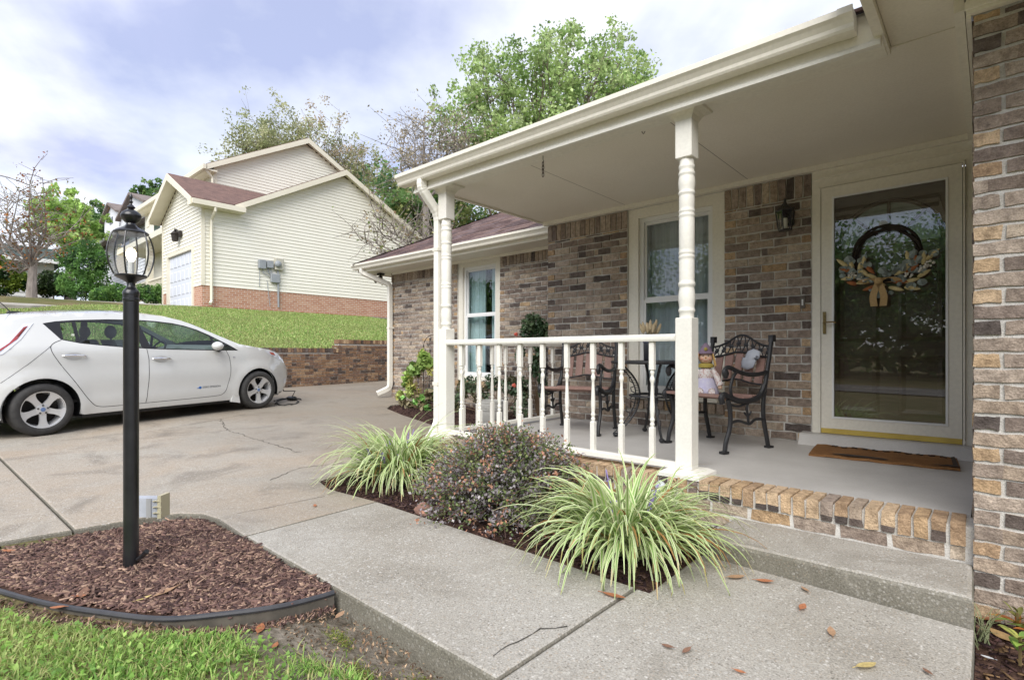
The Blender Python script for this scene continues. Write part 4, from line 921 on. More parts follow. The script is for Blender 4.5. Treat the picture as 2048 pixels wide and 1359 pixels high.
while 3.2+k*.22 < zt_-.1: m = MB(); z = 3.2+k*.22; m.add([(XQ+.05, a, z), (XQ+.05, b, z), (XQ+.01, b, z+.22), (XQ+.01, a, z+.22)], [(0, 1, 2, 3)]); m.build('siding_board', MATS['pale_wall'], gb); k += 1
m = MB(); m.prism([(XQ+.6, zt_), (XQ+.6, zt_+.15), (XQ-3.2, zt_+1.3), (XQ-7.5, zt_)], a-.5, b+.4, 'y'); m.build('roof', mat('green_roof', (.05, .075, .07), .9), gh)
m = MB(); m.box(XQ+.601, XQ+.75, a-.5, b+.42, zt_-.05, zt_+.15); m.build('gutter', VINYL, gh)
# street behind the viewer (seen mirrored in the glass)
st = MB(); n = 40; X_ = np.linspace(-120, 120, n+1); f0 = lambda x: -10.5+x*.03
v = []
for x in X_: v += [(x, f0(x), float(ground_h(x, f0(x)))+.03), (x, f0(x)-6.5, float(ground_h(x, f0(x)-6.5))+.03)]
st.add(v, [(2*i, 2*i+1, 2*i+3, 2*i+2) for i in range(n)]); tag(st.build('street', ASPH), kind='structure')
dm_ = MB()
for i in range(30): x = -60+i*4; dm_.box(x, x+2, f0(x)-3.3, f0(x)-3.2, float(ground_h(x, f0(x)-3.2))+.034, float(ground_h(x, f0(x)-3.2))+.04)
tag(dm_.build('lane_markings', mat('road_paint', (.6, .58, .5), .8), bpy.data.objects['street']), kind='stuff')
# ================================================================ WHITE HATCHBACK ON THE DRIVE
CARP = mat('pearl_paint', (.66, .665, .645), .22, coat=1.0, spec=.5, fine=(8, .985, 1.01)); CBLK = mat('car_black', (.015, .015, .016), .35, spec=.5); RUB = mat('rubber', (.035, .034, .033), .75, (.05, .048, .046), 20, .5)
ALLOY = mat('alloy', (.66, .66, .66), .32, metal=.45); CGL = glass_mat('car_glass', (.74, .84, .80), 1.5, .86); SEATM = mat('car_seat', (.22, .225, .23), .85, (.22, .22, .22), 8, .5); CHROME = mat('chrome', (.75, .75, .76), .12, metal=1)
hd = Vector((-.22286, .97454, .02439)); nz_ = Vector((.02199, -.01999, .99956)); yl = nz_.cross(hd)
car = thing('white_hatchback', 'white five-door electric hatchback parked on the drive behind the lamp post', 'car', (-8.584, .7256, .1534), local=True)
car.rotation_euler = Matrix((hd, yl, nz_)).transposed().to_euler()
def S(x, z):
    """half width of the body at station x and height z"""
    if z < .2: w = .79+.04*(z-.12)/.08
    elif z < .55: t = (z-.2)/.35; w = .83+.03*t
    elif z < .80: w = .86-.008*((z-.55)/.25)**2
    elif z < .95: t = (z-.80)/.15; w = .852-.022*t
    else: w = .83-.52*(z-.95)
    tf = max(0, (x-2.35)/1.05); tr = max(0, (.05-x)/.72)
    w *= (1-.34*tf**2.3)*(1-.24*tr**2.2)
    for cx in (.03, 2.665):
        d = math.hypot(x-cx, z-.285); w += .018*math.exp(-((d-.36)/.07)**2)*(1 if z < .8 else 0)
    # crease low on the doors and a waist roll
    w += .010*math.exp(-((z-.33)/.05)**2)*(1 if .4 < x < 2.2 else .3)-.006*math.exp(-((z-.74)/.05)**2)
    return w
def arc(cx, cz, r_, a0, a1, n): return [(cx+r_*math.cos(R(a0+(a1-a0)*i/n)), cz+r_*math.sin(R(a0+(a1-a0)*i/n))) for i in range(n+1)]
TOP = [(3.40, .50), (3.375, .57), (3.33, .635), (3.26, .715), (3.17, .79), (3.06, .85), (2.90, .895), (2.72, .925), (2.54, .955), (2.37, .988), (2.21, 1.06), (2.05, 1.132), (1.90, 1.205), (1.76, 1.268), (1.62, 1.318), (1.47, 1.352), (1.30, 1.375), (1.12, 1.387), (.90, 1.388), (.68, 1.38), (.47, 1.365), (.25, 1.343), (.07, 1.318), (-.08, 1.29), (-.20, 1.255), (-.32, 1.225), (-.40, 1.10), (-.48, .97), (-.56, .84), (-.62, .72), (-.655, .58), (-.66, .46), (-.62, .34)]
OUT = [(-.52, .26), (-.40, .215)]+arc(.03, .285, .345, 193, -14, 22)+[(.42, .185), (2.24, .175)]+arc(2.665, .285, .335, 197, -17, 22)+[(3.06, .165), (3.20, .185), (3.31, .26), (3.375, .36)]+TOP
DLO = [(.10, 1.236), (.17, 1.14), (.232, 1.052), (.41, 1.009), (.60, .985), (.80, .963), (1.14, .935), (1.42, .921), (1.69, .910), (2.02, .899), (2.345, .893), (2.20, .985), (2.05, 1.070), (1.97, 1.117), (1.81, 1.193), (1.66, 1.243), (1.51, 1.275), (1.30, 1.297), (1.05, 1.308), (.75, 1.303), (.41, 1.283), (.22, 1.262)]
PANES = {'quarter_window': [(.262, 1.240), (.375, 1.255), (.372, 1.030), (.255, 1.058)], 'rear_door_window': [(.415, 1.262), (.75, 1.286), (1.005, 1.291), (1.045, .952), (.80, .975), (.60, .996), (.41, 1.021)],
  'front_door_window': [(1.085, 1.291), (1.30, 1.281), (1.51, 1.259), (1.66, 1.227), (1.81, 1.177), (1.955, 1.102), (1.985, .913), (1.69, .923), (1.42, .933), (1.155, .946)], 'sail_window': [(2.0, 1.078), (2.05, 1.052), (2.29, .908), (2.025, .911)]}
def inside(p, poly):
    c = False; n = len(poly); x, y = p
    for i in range(n):
        x1, y1 = poly[i]; x2, y2 = poly[(i+1) % n]
        if (y1 > y) != (y2 > y) and x < (x2-x1)*(y-y1)/(y2-y1)+x1: c = not c
    return c
def dens(poly, d=.06):
    o = []
    for i in range(len(poly)):
        a, b = Vector(poly[i]), Vector(poly[(i+1) % len(poly)]); k = max(1, int((b-a).length/d)); o += [tuple(a.lerp(b, j/k)) for j in range(k)]
    return o
def skin(outer, holes, off, sgn, grid=.055, thick=0):
    """triangulate a side-view outline with holes and wrap it on the body side"""
    polys = [dens(outer)]+[dens(h) for h in holes]; pts = []; edges = []
    for pl in polys:
        b = len(pts); pts += [Vector(p) for p in pl]; edges += [(b+i, b+(i+1) % len(pl)) for i in range(len(pl))]
    xs_ = [p[0] for p in outer]; zs_ = [p[1] for p in outer]
    x = min(xs_)
    while x < max(xs_):
        z = min(zs_)
        while z < max(zs_):
            q = (x+.001*math.sin(z*90), z)
            if inside(q, outer) and not any(inside(q, h) for h in holes) and all((Vector(q)-p).length > grid*.35 for p in pts[:len(pts)] if abs(p.x-q[0]) < grid and abs(p.y-q[1]) < grid): pts.append(Vector(q))
            z += grid
        x += grid
    V, E_, F, *_ = delaunay_2d_cdt(pts, edges, [], 0, 1e-5)
    fs = []
    for f in F:
        c = sum((V[i] for i in f), Vector((0, 0)))/len(f)
        if inside(c, outer) and not any(inside(c, h) for h in holes): fs.append(list(f))
    vs = [(v.x, sgn*(S(v.x, v.y)+off), v.y) for v in V]; return vs, fs
def skin_obj(name, outer, holes, off, mt, parent, smooth=True, sides=(-1, 1), grid=.055):
    for sgn in sides:
        vs_, fs_ = skin(outer, holes, off, sgn, grid); m = MB(); m.add(vs_, fs_); o = m.build(name, mt, parent)
        if smooth: o.data.polygons.foreach_set('use_smooth', [True]*len(o.data.polygons))
    return o
# body: two sides and the crowned middle in one mesh
bd_ = MB()
for sgn in (-1, 1): bd_.add(*skin(OUT, [DLO], 0, sgn))
NS = 8
def crown(p, q, n=NS):
    x, z = p; w = S(x, z); c = .05 if z > .9 else .035; c = c*(1 if x > -.3 else .4)
    fx = .10*max(0, min(1, (x-2.3)/.8)) if x > 2.3 else (.04 if x > 1.4 else 0)
    if x < -.3: fx = -.05
    return [(x+fx*(1-(2*j/n-1)**2), w*(2*j/n-1), z+c*(1-(2*j/n-1)**2)) for j in range(n+1)]
GLS = set(range(9, 15)); RGL = set(range(25, 28))
rows = [crown(p, None) for p in TOP]
def strip(m, idx):
    for i in idx: m.add(rows[i]+rows[i+1], [(j, j+1, NS+2+j, NS+1+j) for j in range(NS)])
strip(bd_, [i for i in range(len(TOP)-1) if i not in GLS and i not in RGL])
low = [(3.06, .165), (3.20, .185), (3.31, .26), (3.375, .36), (3.40, .50)]
lr = [[(x+.10*(1-(2*j/NS-1)**2), S(x, z)*(2*j/NS-1), z) for j in range(NS+1)] for x, z in low]
lr[-1] = rows[0]
for i in range(4): bd_.add(lr[i]+lr[i+1], [(j, j+1, NS+2+j, NS+1+j) for j in range(NS)])
body = bd_.build('body', CARP, car, smooth=True, auto=42)
wsg = MB(); strip(wsg, GLS); wsg.build('windscreen', CGL, car, smooth=True, auto=180)
rg = MB(); strip(rg, RGL); rg.build('rear_window', mat('dark_glass', (.012, .014, .018), .05, spec=.8), car, smooth=True, auto=180)
skin_obj('window_trim', DLO, list(PANES.values()), -.002, CBLK, car)
for nm, pl in PANES.items(): skin_obj(nm, pl, [], -.006, CGL, car)
def seam(pts, w=.006, name='door_seam', mt=CBLK, sides=(-1, 1), off=.0015):
    P = []
    for i in range(len(pts)-1):
        a, b = Vector(pts[i]), Vector(pts[i+1]); k = max(1, int((b-a).length/.03)); P += [a.lerp(b, j/k) for j in range(k)]
    P.append(Vector(pts[-1]))
    for sgn in sides:
        m = MB(); v = []
        for i, p in enumerate(P):
            d = (P[min(i+1, len(P)-1)]-P[max(i-1, 0)]).normalized(); n = Vector((-d.y, d.x))*w/2
            for q in (p+n, p-n): v.append((q.x, sgn*(S(q.x, q.y)+off), q.y))
        m.add(v, [(2*i, 2*i+1, 2*i+3, 2*i+2) for i in range(len(P)-1)]); m.build(name, mt, car)
def smooth_pts(pts, n=6):
    o = []
    for i in range(len(pts)-1):
        p0, p1, p2, p3 = [Vector(pts[min(max(i+k, 0), len(pts)-1)]) for k in (-1, 0, 1, 2)]
        for j in range(n):
            t = j/n; o.append(.5*((2*p1)+(-p0+p2)*t+(2*p0-5*p1+4*p2-p3)*t*t+(-p0+3*p1-3*p2+p3)*t**3))
    o.append(Vector(pts[-1])); return [tuple(p) for p in o]
seam(smooth_pts([(.232, 1.05), (.15, 1.01), (.118, .95), (.17, .82), (.296, .611), (.42, .41), (.502, .30), (.57, .262), (.70, .252), (1.076, .252), (1.6, .252), (2.0, .257), (2.09, .275), (2.14, .33), (2.19, .48), (2.21, .62), (2.20, .78), (2.15, .905)]))
seam(smooth_pts([(1.10, .935), (1.115, .80), (1.112, .655), (1.10, .45), (1.076, .255)]))
seam([(.13, .99), (-.1, .78), (-.31, .60)], .004)
for hx_, hz_ in ((.326, .869), (1.265, .808)):
    for sgn in (-1, 1):
        w = S(hx_, hz_); g = MB(); g.add([(hx_+.085*math.cos(a)*1.0, sgn*(S(hx_, hz_+.045*math.sin(a))+.001), hz_-.006+.045*math.sin(a)) for a in [2*math.pi*i/16 for i in range(16)]], [tuple(range(16))]); g.build('handle_recess', mat('pearl_shade', (.50, .50, .49), .3), car)
        g = MB(); g.tube([(hx_-.115, sgn*(w+.012), hz_+.004), (hx_-.09, sgn*(w+.03), hz_+.006), (hx_, sgn*(w+.034), hz_+.006), (hx_+.09, sgn*(w+.03), hz_-.002), (hx_+.115, sgn*(w+.012), hz_-.006)], [.008, .012, .013, .012, .008], 8); g.build('door_handle', CHROME, car, smooth=True)
for sgn in (-1, 1):
    w = S(2.0, .93); g = MB(); g.ball((1.97, sgn*(w+.10), .965), (.075, .085, .06), 14, 10); g.build('mirror_housing', CARP, car, smooth=True, auto=180)
    g = MB(); g.tube([(2.05, sgn*(w-.01), .905), (2.01, sgn*(w+.06), .92)], [.035, .03], 8); g.build('mirror_stalk', CBLK, car)
RED = mat('lamp_red', (.35, .03, .03), .1, spec=.8, coat=1.0); CLEAR = mat('lamp_clear', (.72, .74, .80), .08, spec=.8, coat=1.0)
skin_obj('tail_lamp', [(.02, 1.238), (-.07, 1.228), (-.22, 1.06), (-.36, .94), (-.52, .87), (-.52, .80), (-.36, .865), (-.28, .905), (-.12, 1.06)], [], .006, CLEAR, car)
skin_obj('tail_lamp_core', [(-.035, 1.205), (-.075, 1.19), (-.22, 1.02), (-.34, .925), (-.30, .935), (-.15, 1.06)], [], .010, RED, car)
skin_obj('headlamp', [(2.80, .885), (2.95, .868), (3.10, .815), (3.22, .735), (3.20, .71), (3.05, .765), (2.90, .82)], [], .004, CLEAR, car)
skin_obj('headlamp_core', [(2.90, .862), (3.0, .842), (3.04, .80), (2.94, .82)], [], .007, mat('lamp_amber', (.55, .12, .08), .2), car, grid=.03)
skin_obj('fog_lamp', [(3.27, .33), (3.345, .345), (3.35, .42), (3.29, .41)], [], .004, CLEAR, car, grid=.03)
# badge lettering on the front door
def letters(txt, size, mtx, mt, parent, name='lettering', ext=.0006, align='LEFT'):
    cu = bpy.data.curves.new(name, 'FONT'); cu.body = txt; cu.size = size; cu.extrude = ext; cu.align_x = align
    tmp = bpy.data.objects.new(name, cu); COL.objects.link(tmp); dg = bpy.context.evaluated_depsgraph_get(); me = bpy.data.meshes.new_from_object(tmp.evaluated_get(dg)); bpy.data.objects.remove(tmp)
    me.transform(mtx); me.materials.clear(); return link(name, me, mt, parent)
w = S(1.9, .395)+.002; letters('ZERO EMISSION', .036, Matrix.Translation((1.80, -w, .383)) @ Matrix.Rotation(R(90), 4, 'X'), mat('badge_grey', (.22, .23, .25), .3, metal=.6), car)
g = MB(); g.tube([(1.765, -w-.001, .393), (1.7651, -w+.002, .393)], .018, 12)
g.tube([(1.72, -w, .385), (1.745, -w, .388), (1.765, -w, .396), (1.80, -w, .392)], [.002, .005, .004, .001], 6); g.build('badge', mat('badge_blue', (.03, .14, .42), .25), car)
w = S(2.28, .80)+.002; g = MB(); g.tube([(2.25, -w, .80), (2.285, -w, .80)], .004, 6); g.build('side_badge', CHROME, car)
# wheel and arches
def wheel(cx, sgn):
    t = bpy.data.objects.new('wheel', None); COL.objects.link(t); t.parent = car; ORG[t.name] = Vector((0, 0, 0)); t.location = (cx, sgn*.775, .287); t.rotation_euler = (0, 0, 0 if sgn < 0 else math.pi)
    me_pts = lambda prof: [(a, b) for a, b in prof]
    def ylathe(prof, n=36):
        m = MB(); m.lathe(prof, (0, 0, 0), n, cap=False); m.v = [(x, -z, y) for x, y, z in m.v]; return m
    ylathe([(.19, -.09), (.21, -.095), (.24, -.098), (.270, -.090), (.284, -.070), (.287, -.03), (.287, .03), (.284, .070), (.275, .088), (.245, .100), (.218, .098), (.203, .092), (.196, .082), (.194, .06)]).build('tyre', RUB, t, smooth=True, auto=60)
    ylathe([(.194, .088), (.204, .091), (.204, .080), (.190, .072), (.178, .02), (.168, -.06)]).build('rim', ALLOY, t, smooth=True, auto=40)
    m = MB(); m.lathe([(.002, -.02), (.17, -.02)], (0, 0, 0), 24); m.v = [(x, -z, y) for x, y, z in m.v]; m.build('brake_disc', mat('brake_dark', (.035, .03, .028), .6), t)
    for k in range(5):
        a = 2*math.pi*k/5+math.pi/2*3; ca, sa = math.cos(a), math.sin(a); m = MB()
        def pt(r_, s_, y): return (r_*ca-s_*sa, -y, r_*sa+s_*ca)
        L0, L1, L2 = .035, .115, .197
        ring = [(L0, .032, .062), (L1, .028, .072), (.162, .038, .078), (L2, .072, .086)]
        v = []
        for r_, s_, y in ring: v += [pt(r_, -s_, y), pt(r_, s_, y), pt(r_, s_, y-.03), pt(r_, -s_, y-.03)]
        m.add(v, [(i*4+j, i*4+(j+1) % 4, i*4+4+(j+1) % 4, i*4+4+j) for i in range(3) for j in range(4)]+[(3, 2, 1, 0), (12, 13, 14, 15)]); m.build('spoke', ALLOY, t)
        lg = MB(); an = a+math.pi/5; lg.tube([(.045*math.cos(an), -.058, .045*math.sin(an)), (.045*math.cos(an), -.075, .045*math.sin(an))], .011, 6); lg.build('lug_nut', mat('lug_dark', (.12, .12, .12), .4, metal=.7), t)
    m = MB(); m.lathe([(.062, .04), (.060, .066), (.034, .072), (.002, .074)], (0, 0, 0), 20); m.v = [(x, -z, y) for x, y, z in m.v]; m.build('hub', ALLOY, t, smooth=True)
    m = MB(); m.lathe([(.024, .073), (.022, .078), (.002, .079)], (0, 0, 0), 16); m.v = [(x, -z, y) for x, y, z in m.v]; m.build('hub_badge', mat('hub_blue', (.20, .30, .55), .3, metal=.5), t)
for cx in (.03, 2.665):
    for sgn in (-1, 1):
        wheel(cx, sgn)
        m = MB(); r_ = .35 if cx < 1 else .34; P = arc(cx, .285, r_, 196, -16, 24); m.add([(x, sgn*y, z) for x, z in P for y in (S(cx, .7)-.01, .45)], [(2*i, 2*i+2, 2*i+3, 2*i+1) for i in range(24)]); m.build('wheel_arch', CBLK, car)
m = MB(); m.box(-.5, 3.2, -.60, .60, .15, .34); m.box(.42, 2.28, -.775, .775, .14, .24); m.box(.10, 2.3, -.76, .76, .33, .36); m.build('underbody', CBLK, car)
m = MB()
for sgn in (-1, 1): m.prism([(2.22, .15), (2.36, .12), (2.34, .25), (2.25, .26)], sgn*.80, sgn*.845, 'y')
m.build('mud_flap', CARP, car)
# cabin
def seat(cx, cy, wd, name='seat'):
    g = MB(); g.bbox(cx-.22, cx+.26, cy-wd, cy+wd, .42, .60, .05); g.add([(cx-.20+a, cy+s_*b, z) for a, b, z in ((-.0, wd, .55), (.14, wd, .55), (-.10, wd*.8, 1.05), (-.20, wd*.8, 1.05)) for s_ in (-1, 1)], [(0, 1, 3, 2), (2, 3, 5, 4), (4, 5, 7, 6), (6, 7, 1, 0), (0, 2, 4, 6), (1, 7, 5, 3)])
    for hy in ([cy] if wd < .4 else [cy-.38, cy+.38]): g.ball((cx-.36, hy, 1.15), (.05, .12, .085), 10, 8); g.tube([(cx-.35, hy, 1.0), (cx-.36, hy, 1.12)], .012, 6)
    g.build(name, SEATM, car, smooth=True, auto=60)
seat(1.28, -.34, .23); seat(1.28, .34, .23); seat(.48, 0, .60, 'rear_bench')
g = MB(); g.prism([(1.95, .5), (2.35, .5), (2.35, .93), (2.2, .97), (1.98, .90), (1.92, .7)], -.72, .72, 'y'); g.build('dashboard', mat('dash_grey', (.20, .21, .21), .7), car)
g = MB(); c = Vector((1.83, .34, .88)); ax = Vector((-.85, 0, .5)).normalized(); a_ = Vector((0, 1, 0)); b_ = ax.cross(a_); g.tube([c+(a_*math.cos(t)+b_*math.sin(t))*.17 for t in [2*math.pi*i/20 for i in range(21)]], .014, 8); g.tube([c, c-ax*.2], .03, 8); g.build('steering_wheel', CBLK, car)
g = MB(); g.tube([(.06, 0, 1.36), (-.02, 0, 1.46), (-.12, 0, 1.55)], [.006, .005, .004], 6); an_ = g.build('antenna', CBLK, car); g = MB(); g.tube([(-.12, 0, 1.55), (-.15, 0, 1.575)], .009, 8); g.build('antenna_tip', mat('blue_tip', (.05, .25, .6), .4), an_)
g = MB(); g.bbox(.02, .14, -.04, .04, 1.345, 1.385, .012); g.build('antenna_base', CBLK, car)
# charging cable and brick by the front bumper
ev = thing('charging_cable', 'black charging cable with control box coiled on the drive before the white car', 'cable', tuple(at_g(580, 802)))
c = at_g(583, 800); g = MB(); g.bbox(c.x-.10, c.x+.12, c.y-.05, c.y+.05, c.z, c.z+.07, .02); g.build('control_box', CBLK, ev)
g = MB(); P = [at_g(602, 800), at_g(590, 797), at_g(575, 796), at_g(556, 803), at_g(552, 808), at_g(570, 811), at_g(590, 808), at_g(597, 803), at_g(585, 798), at_g(565, 799), at_g(548, 802)]
P = [Vector(q) for q in smooth_pts([tuple(p) for p in P], 5)]
g.tube([(p.x, p.y, gz(p.x, p.y)+.012+.01*math.sin(i)) for i, p in enumerate(P)], .011, 6); g.build('cable_coil', RUB, ev)
g = MB(); q = car.rotation_euler.to_matrix() @ Vector((3.35, -.35, .42))+Vector(car.location); e0 = Vector((c.x, c.y, c.z+.04)); g.tube([e0, e0+Vector((.03, .05, .12)), (e0+q)/2+Vector((0, 0, -.06)), q], .009, 6); g.build('cable_lead', RUB, ev)
# ================================================================ LAMP POST
LBLK = mat('lamp_black', (.010, .010, .012), .28, (.018, .018, .02), 12, .5, spec=.6)
lx, ly = -3.041, .684; LZ = lambda v: 1.034+(708-v)/421.6
lp = thing('lamp_post', 'black lamp post with glass lantern standing in the mulch bed', 'lamp post', (lx, ly, .05))
LK = .82
def lam(P): return [(r_*LK, z) for r_, z in P]
m = MB(); m.lathe(lam([(.040, .0), (.040, LZ(1105)), (.0385, LZ(1100)), (.0385, LZ(600))]), (lx, ly, 0), 28); m.build('pole', LBLK, lp, smooth=True)
m = MB(); m.lathe(lam([(.0385, LZ(603)), (.042, LZ(601)), (.042, LZ(597)), (.0395, LZ(596)), (.0395, LZ(590)), (.042, LZ(589)), (.042, LZ(584)), (.036, LZ(580)), (.026, LZ(576)), (.021, LZ(573)), (.021, LZ(566)), (.03, LZ(563)), (.055, LZ(558)), (.078, LZ(554)), (.080, LZ(551)), (.076, LZ(550)), (.002, LZ(550))]), (lx, ly, 0), 24); m.build('lantern_base', LBLK, lp, smooth=True, auto=30)
m = MB(); m.lathe(lam([(.002, LZ(468)), (.086, LZ(468)), (.088, LZ(466)), (.084, LZ(464)), (.072, LZ(461)), (.055, LZ(458)), (.032, LZ(453)), (.026, LZ(450)), (.024, LZ(447)), (.034, LZ(444)), (.047, LZ(438)), (.0515, LZ(433)), (.0515, LZ(431)), (.045, LZ(426)), (.03, LZ(422)), (.016, LZ(419)), (.012, LZ(418)), (.020, LZ(416)), (.021, LZ(414.5)), (.013, LZ(411)), (.006, LZ(409)), (.005, LZ(407)), (.009, LZ(405)), (.0095, LZ(403)), (.005, LZ(401)), (.0045, LZ(398)), (.0075, LZ(396)), (.008, LZ(393)), (.005, LZ(389)), (.001, LZ(386))]), (lx, ly, 0), 24); m.build('lantern_cap', LBLK, lp, smooth=True, auto=35)
LG = glass_mat('lantern_glass', (.97, .98, .98), 1.3, .97); PRF = []
for i in range(9):
    t = i/8; v = 550-82*t; r_ = .083+.029*math.sin(math.pi*t)**.9+.006*t; PRF.append((r_*LK, LZ(v)))
NP = 6; A0 = .55
for k in range(NP):
    a, b = A0+2*math.pi*k/NP, A0+2*math.pi*(k+1)/NP
    m = MB(); m.tube([(lx+r_*math.cos(a), ly+r_*math.sin(a), z) for r_, z in PRF], .0036, 6); m.build('lantern_rib', LBLK, lp)
    m = MB(); v = []
    for r_, z in PRF: v += [(lx+r_*math.cos(a), ly+r_*math.sin(a), z), (lx+r_*math.cos(b), ly+r_*math.sin(b), z)]
    m.add(v, [(2*i, 2*i+1, 2*i+3, 2*i+2) for i in range(8)]); m.build('glass_panel', LG, lp)
m = MB(); m.tube([(lx, ly, LZ(550)), (lx, ly, LZ(524))], .013, 10); m.build('socket', mat('socket_white', (.7, .7, .66), .5), lp)
em = bpy.data.materials.new('lit_bulb'); em.use_nodes = True; N_ = em.node_tree.nodes; e_ = N_.new('ShaderNodeEmission'); e_.inputs['Color'].default_value = (1, .82, .55, 1); e_.inputs['Strength'].default_value = 3.0; em.node_tree.links.new(e_.outputs[0], N_['Material Output'].inputs['Surface'])
m = MB(); m.lathe(lam([(.010, LZ(524)), (.018, LZ(519)), (.026, LZ(511)), (.026, LZ(505)), (.017, LZ(498)), (.002, LZ(495))]), (lx, ly, 0), 16); m.build('bulb', em, lp, smooth=True)
m = MB(); c = Vector((lx+.055, ly+.035, .085)); m.tube([c-Vector((.02, .02, .02)), c, c+Vector((.02, .01, .022))], [.008, .011, .012], 8); m.build('cable_gland', LBLK, lp)
ob = thing('outlet_box', 'pale grey outlet box with yellowed cover fixed to the lamp post', 'outlet box', tuple(at_d(300, 1035, 2.72)))
c = at_d(298, 1014, 2.72); ux, uy = Vector((CS, SN, 0)), Vector((-SN, CS, 0))
def obx(a0, a1, b0, b1, z0, z1, mt, nm):
    m = MB(); P = [c+ux*a+uy*b for a, b in ((a0, b0), (a1, b0), (a1, b1), (a0, b1))]; m.add([(p.x, p.y, z) for z in (z0, z1) for p in P], [(0,3,2,1),(4,5,6,7),(0,1,5,4),(1,2,6,5),(2,3,7,6),(3,0,4,7)]); return m.build(nm, mt, ob)
obx(-.105, .045, 0, .06, c.z-.05, c.z+.045, mat('outlet_grey', (.46, .48, .53), .5, (.40, .42, .46), 14, .5), 'box'); obx(.046, .064, -.006, .066, c.z-.055, c.z+.06, mat('outlet_cover', (.55, .50, .34), .6), 'cover'); obx(-.012, .012, -.004, -.0005, c.z-.05, c.z+.045, mat('outlet_line', (.36, .36, .36), .6), 'seam')
for i in range(3): m = MB(); z = c.z-.03+i*.03; m.tube([c+ux*.064+Vector((0, 0, z-c.z)), c+ux*.04-uy*.012+Vector((0, 0, z-c.z+.006)), c+ux*.022+Vector((0, 0, z-c.z))], .004, 6); m.build('cover_hook', MATS['outlet_cover'], ob)

# ================================================================ PORCH FURNITURE
IRON = mat('cast_iron', (.014, .014, .016), .42, (.024, .024, .026), 40, .5, bump=.25, bscale=200, spec=.5); SLATM = mat('slat_brown', (.30, .185, .155), .6, (.24, .145, .12), 6, .5, stretch=(1, 1, .3), fine=(60, .85, 1.1))
def iron_chair(loc, rz, label):
    t = thing('iron_armchair', label, 'chair', loc, rz, 'cast-iron porch armchairs', local=True); W = .285
    for s_ in (-1, 1):
        x = s_*W
        def fr(pts, r_, name):
            m = MB(); m.tube([(x+(p[2] if len(p) > 2 else 0)*s_, p[0], p[1]) for p in smooth_pts(pts, 5)], r_, 8); return m.build(name, IRON, t, smooth=True)
        fr([(-.25, 0), (-.235, .08), (-.19, .20), (-.19, .32), (-.215, .40)], .017, 'leg')
        fr([(.26, 0), (.235, .10), (.20, .24), (.20, .38), (.235, .56), (.275, .74), (.30, .87)], .017, 'rear_post')
        m = MB(); m.box(x-.022, x+.022, -.285, -.225, 0, .018); m.build('foot', IRON, t); m = MB(); m.box(x-.022, x+.022, .235, .295, 0, .018); m.build('foot', IRON, t)
        fr([(-.275, .375), (-.285, .415), (-.255, .44), (-.20, .42), (-.08, .385), (.06, .385), (.16, .42), (.215, .50)], .022, 'seat_rail')
        fr([(-.235, .565), (-.255, .60), (-.235, .635), (-.19, .64), (-.10, .61), (.02, .585), (.14, .585), (.235, .60)], .017, 'armrest')
        m = MB(); m.ball((x, -.24, .598), (.022, .028, .035), 10, 8); m.build('arm_scroll', IRON, t, smooth=True)
        fr([(-.17, .42), (-.185, .48), (-.16, .56), (-.12, .605)], .012, 'arm_support')
        fr([(-.19, .22), (-.10, .235), (0, .21), (.04, .205), (.10, .235), (.205, .23)], .011, 'stretcher')
        fr([(.02, .21), (.01, .28), (.0, .33), (.02, .375)], .010, 'bracket'); fr([(-.03, .295), (0, .27), (.03, .275), (.05, .30)], .008, 'bracket_leaf'); fr([(-.18, .36), (-.10, .345), (-.02, .36), (.02, .38)], .009, 'brace')
        m = MB(); m.box(x-.02, x+.02, .285, .325, .84, .895); m.build('post_cap', IRON, t)
    ybk = lambda z: .205+.105*((z-.4)/.47)
    zt = lambda x: .815+.075*math.exp(-(x/.14)**2)+.012*math.cos(x*11)
    m = MB(); m.tube([(x, ybk(zt(x)), zt(x)) for x in np.linspace(-W, W, 25)], .009, 8); cr = m.build('crest_rail', IRON, t)
    zb_ = lambda x: .715+.045*math.exp(-(x/.16)**2)
    m = MB(); m.tube([(x, ybk(zb_(x)), zb_(x)) for x in np.linspace(-W, W, 25)], .008, 8); m.build('back_rail', IRON, t)
    for i in range(15):
        x = -W+.035+i*(2*W-.07)/14; z0, z1 = zb_(x), zt(x); zm = (z0+z1)/2; m = MB(); y_ = ybk(zm); dx = .014*(-1)**i
        m.tube([(x-dx, ybk(z0), z0), (x+dx, y_, zm), (x-dx*.6, ybk(z1), z1)], .0055, 6); m.ball((x+dx*.8, y_-.002, zm+.008*math.sin(i*2.1)), (.018, .007, .017), 8, 6); m.build('vine_ornament', IRON, cr)
    zl = lambda x: .50+.035*math.exp(-(x/.13)**2)
    m = MB(); m.tube([(x, ybk(zl(x))-.006, zl(x)) for x in np.linspace(-W, W, 25)], .007, 8); m.build('lower_back_rail', IRON, t)
    for i in range(5):
        x = -.205+i*.1025; z0, z1 = zl(x)-.01, zb_(x)+.01; m = MB(); y0, y1 = ybk(z0)+.008, ybk(z1)+.008
        m.add([(x+a, y0+b, z0) for a, b in ((-.036, 0), (.036, 0), (.036, .014), (-.036, .014))]+[(x+a, y1+b, z1) for a, b in ((-.036, 0), (.036, 0), (.036, .014), (-.036, .014))], [(0,3,2,1),(4,5,6,7),(0,1,5,4),(1,2,6,5),(2,3,7,6),(3,0,4,7)]); m.build('back_slat', SLATM, t)
    for i, (y, z) in enumerate(((-.25, .425), (-.16, .408), (-.07, .398), (.02, .398), (.11, .412))): m = MB(); m.bbox(-W+.012, W-.012, y-.037, y+.037, z-.011, z+.011, .003); m.build('seat_slat', SLATM, t)
    return t
iron_chair((-3.0, 4.32, pz(4.32)), R(13), 'black iron armchair with brown slats behind the railing near the porch corner')
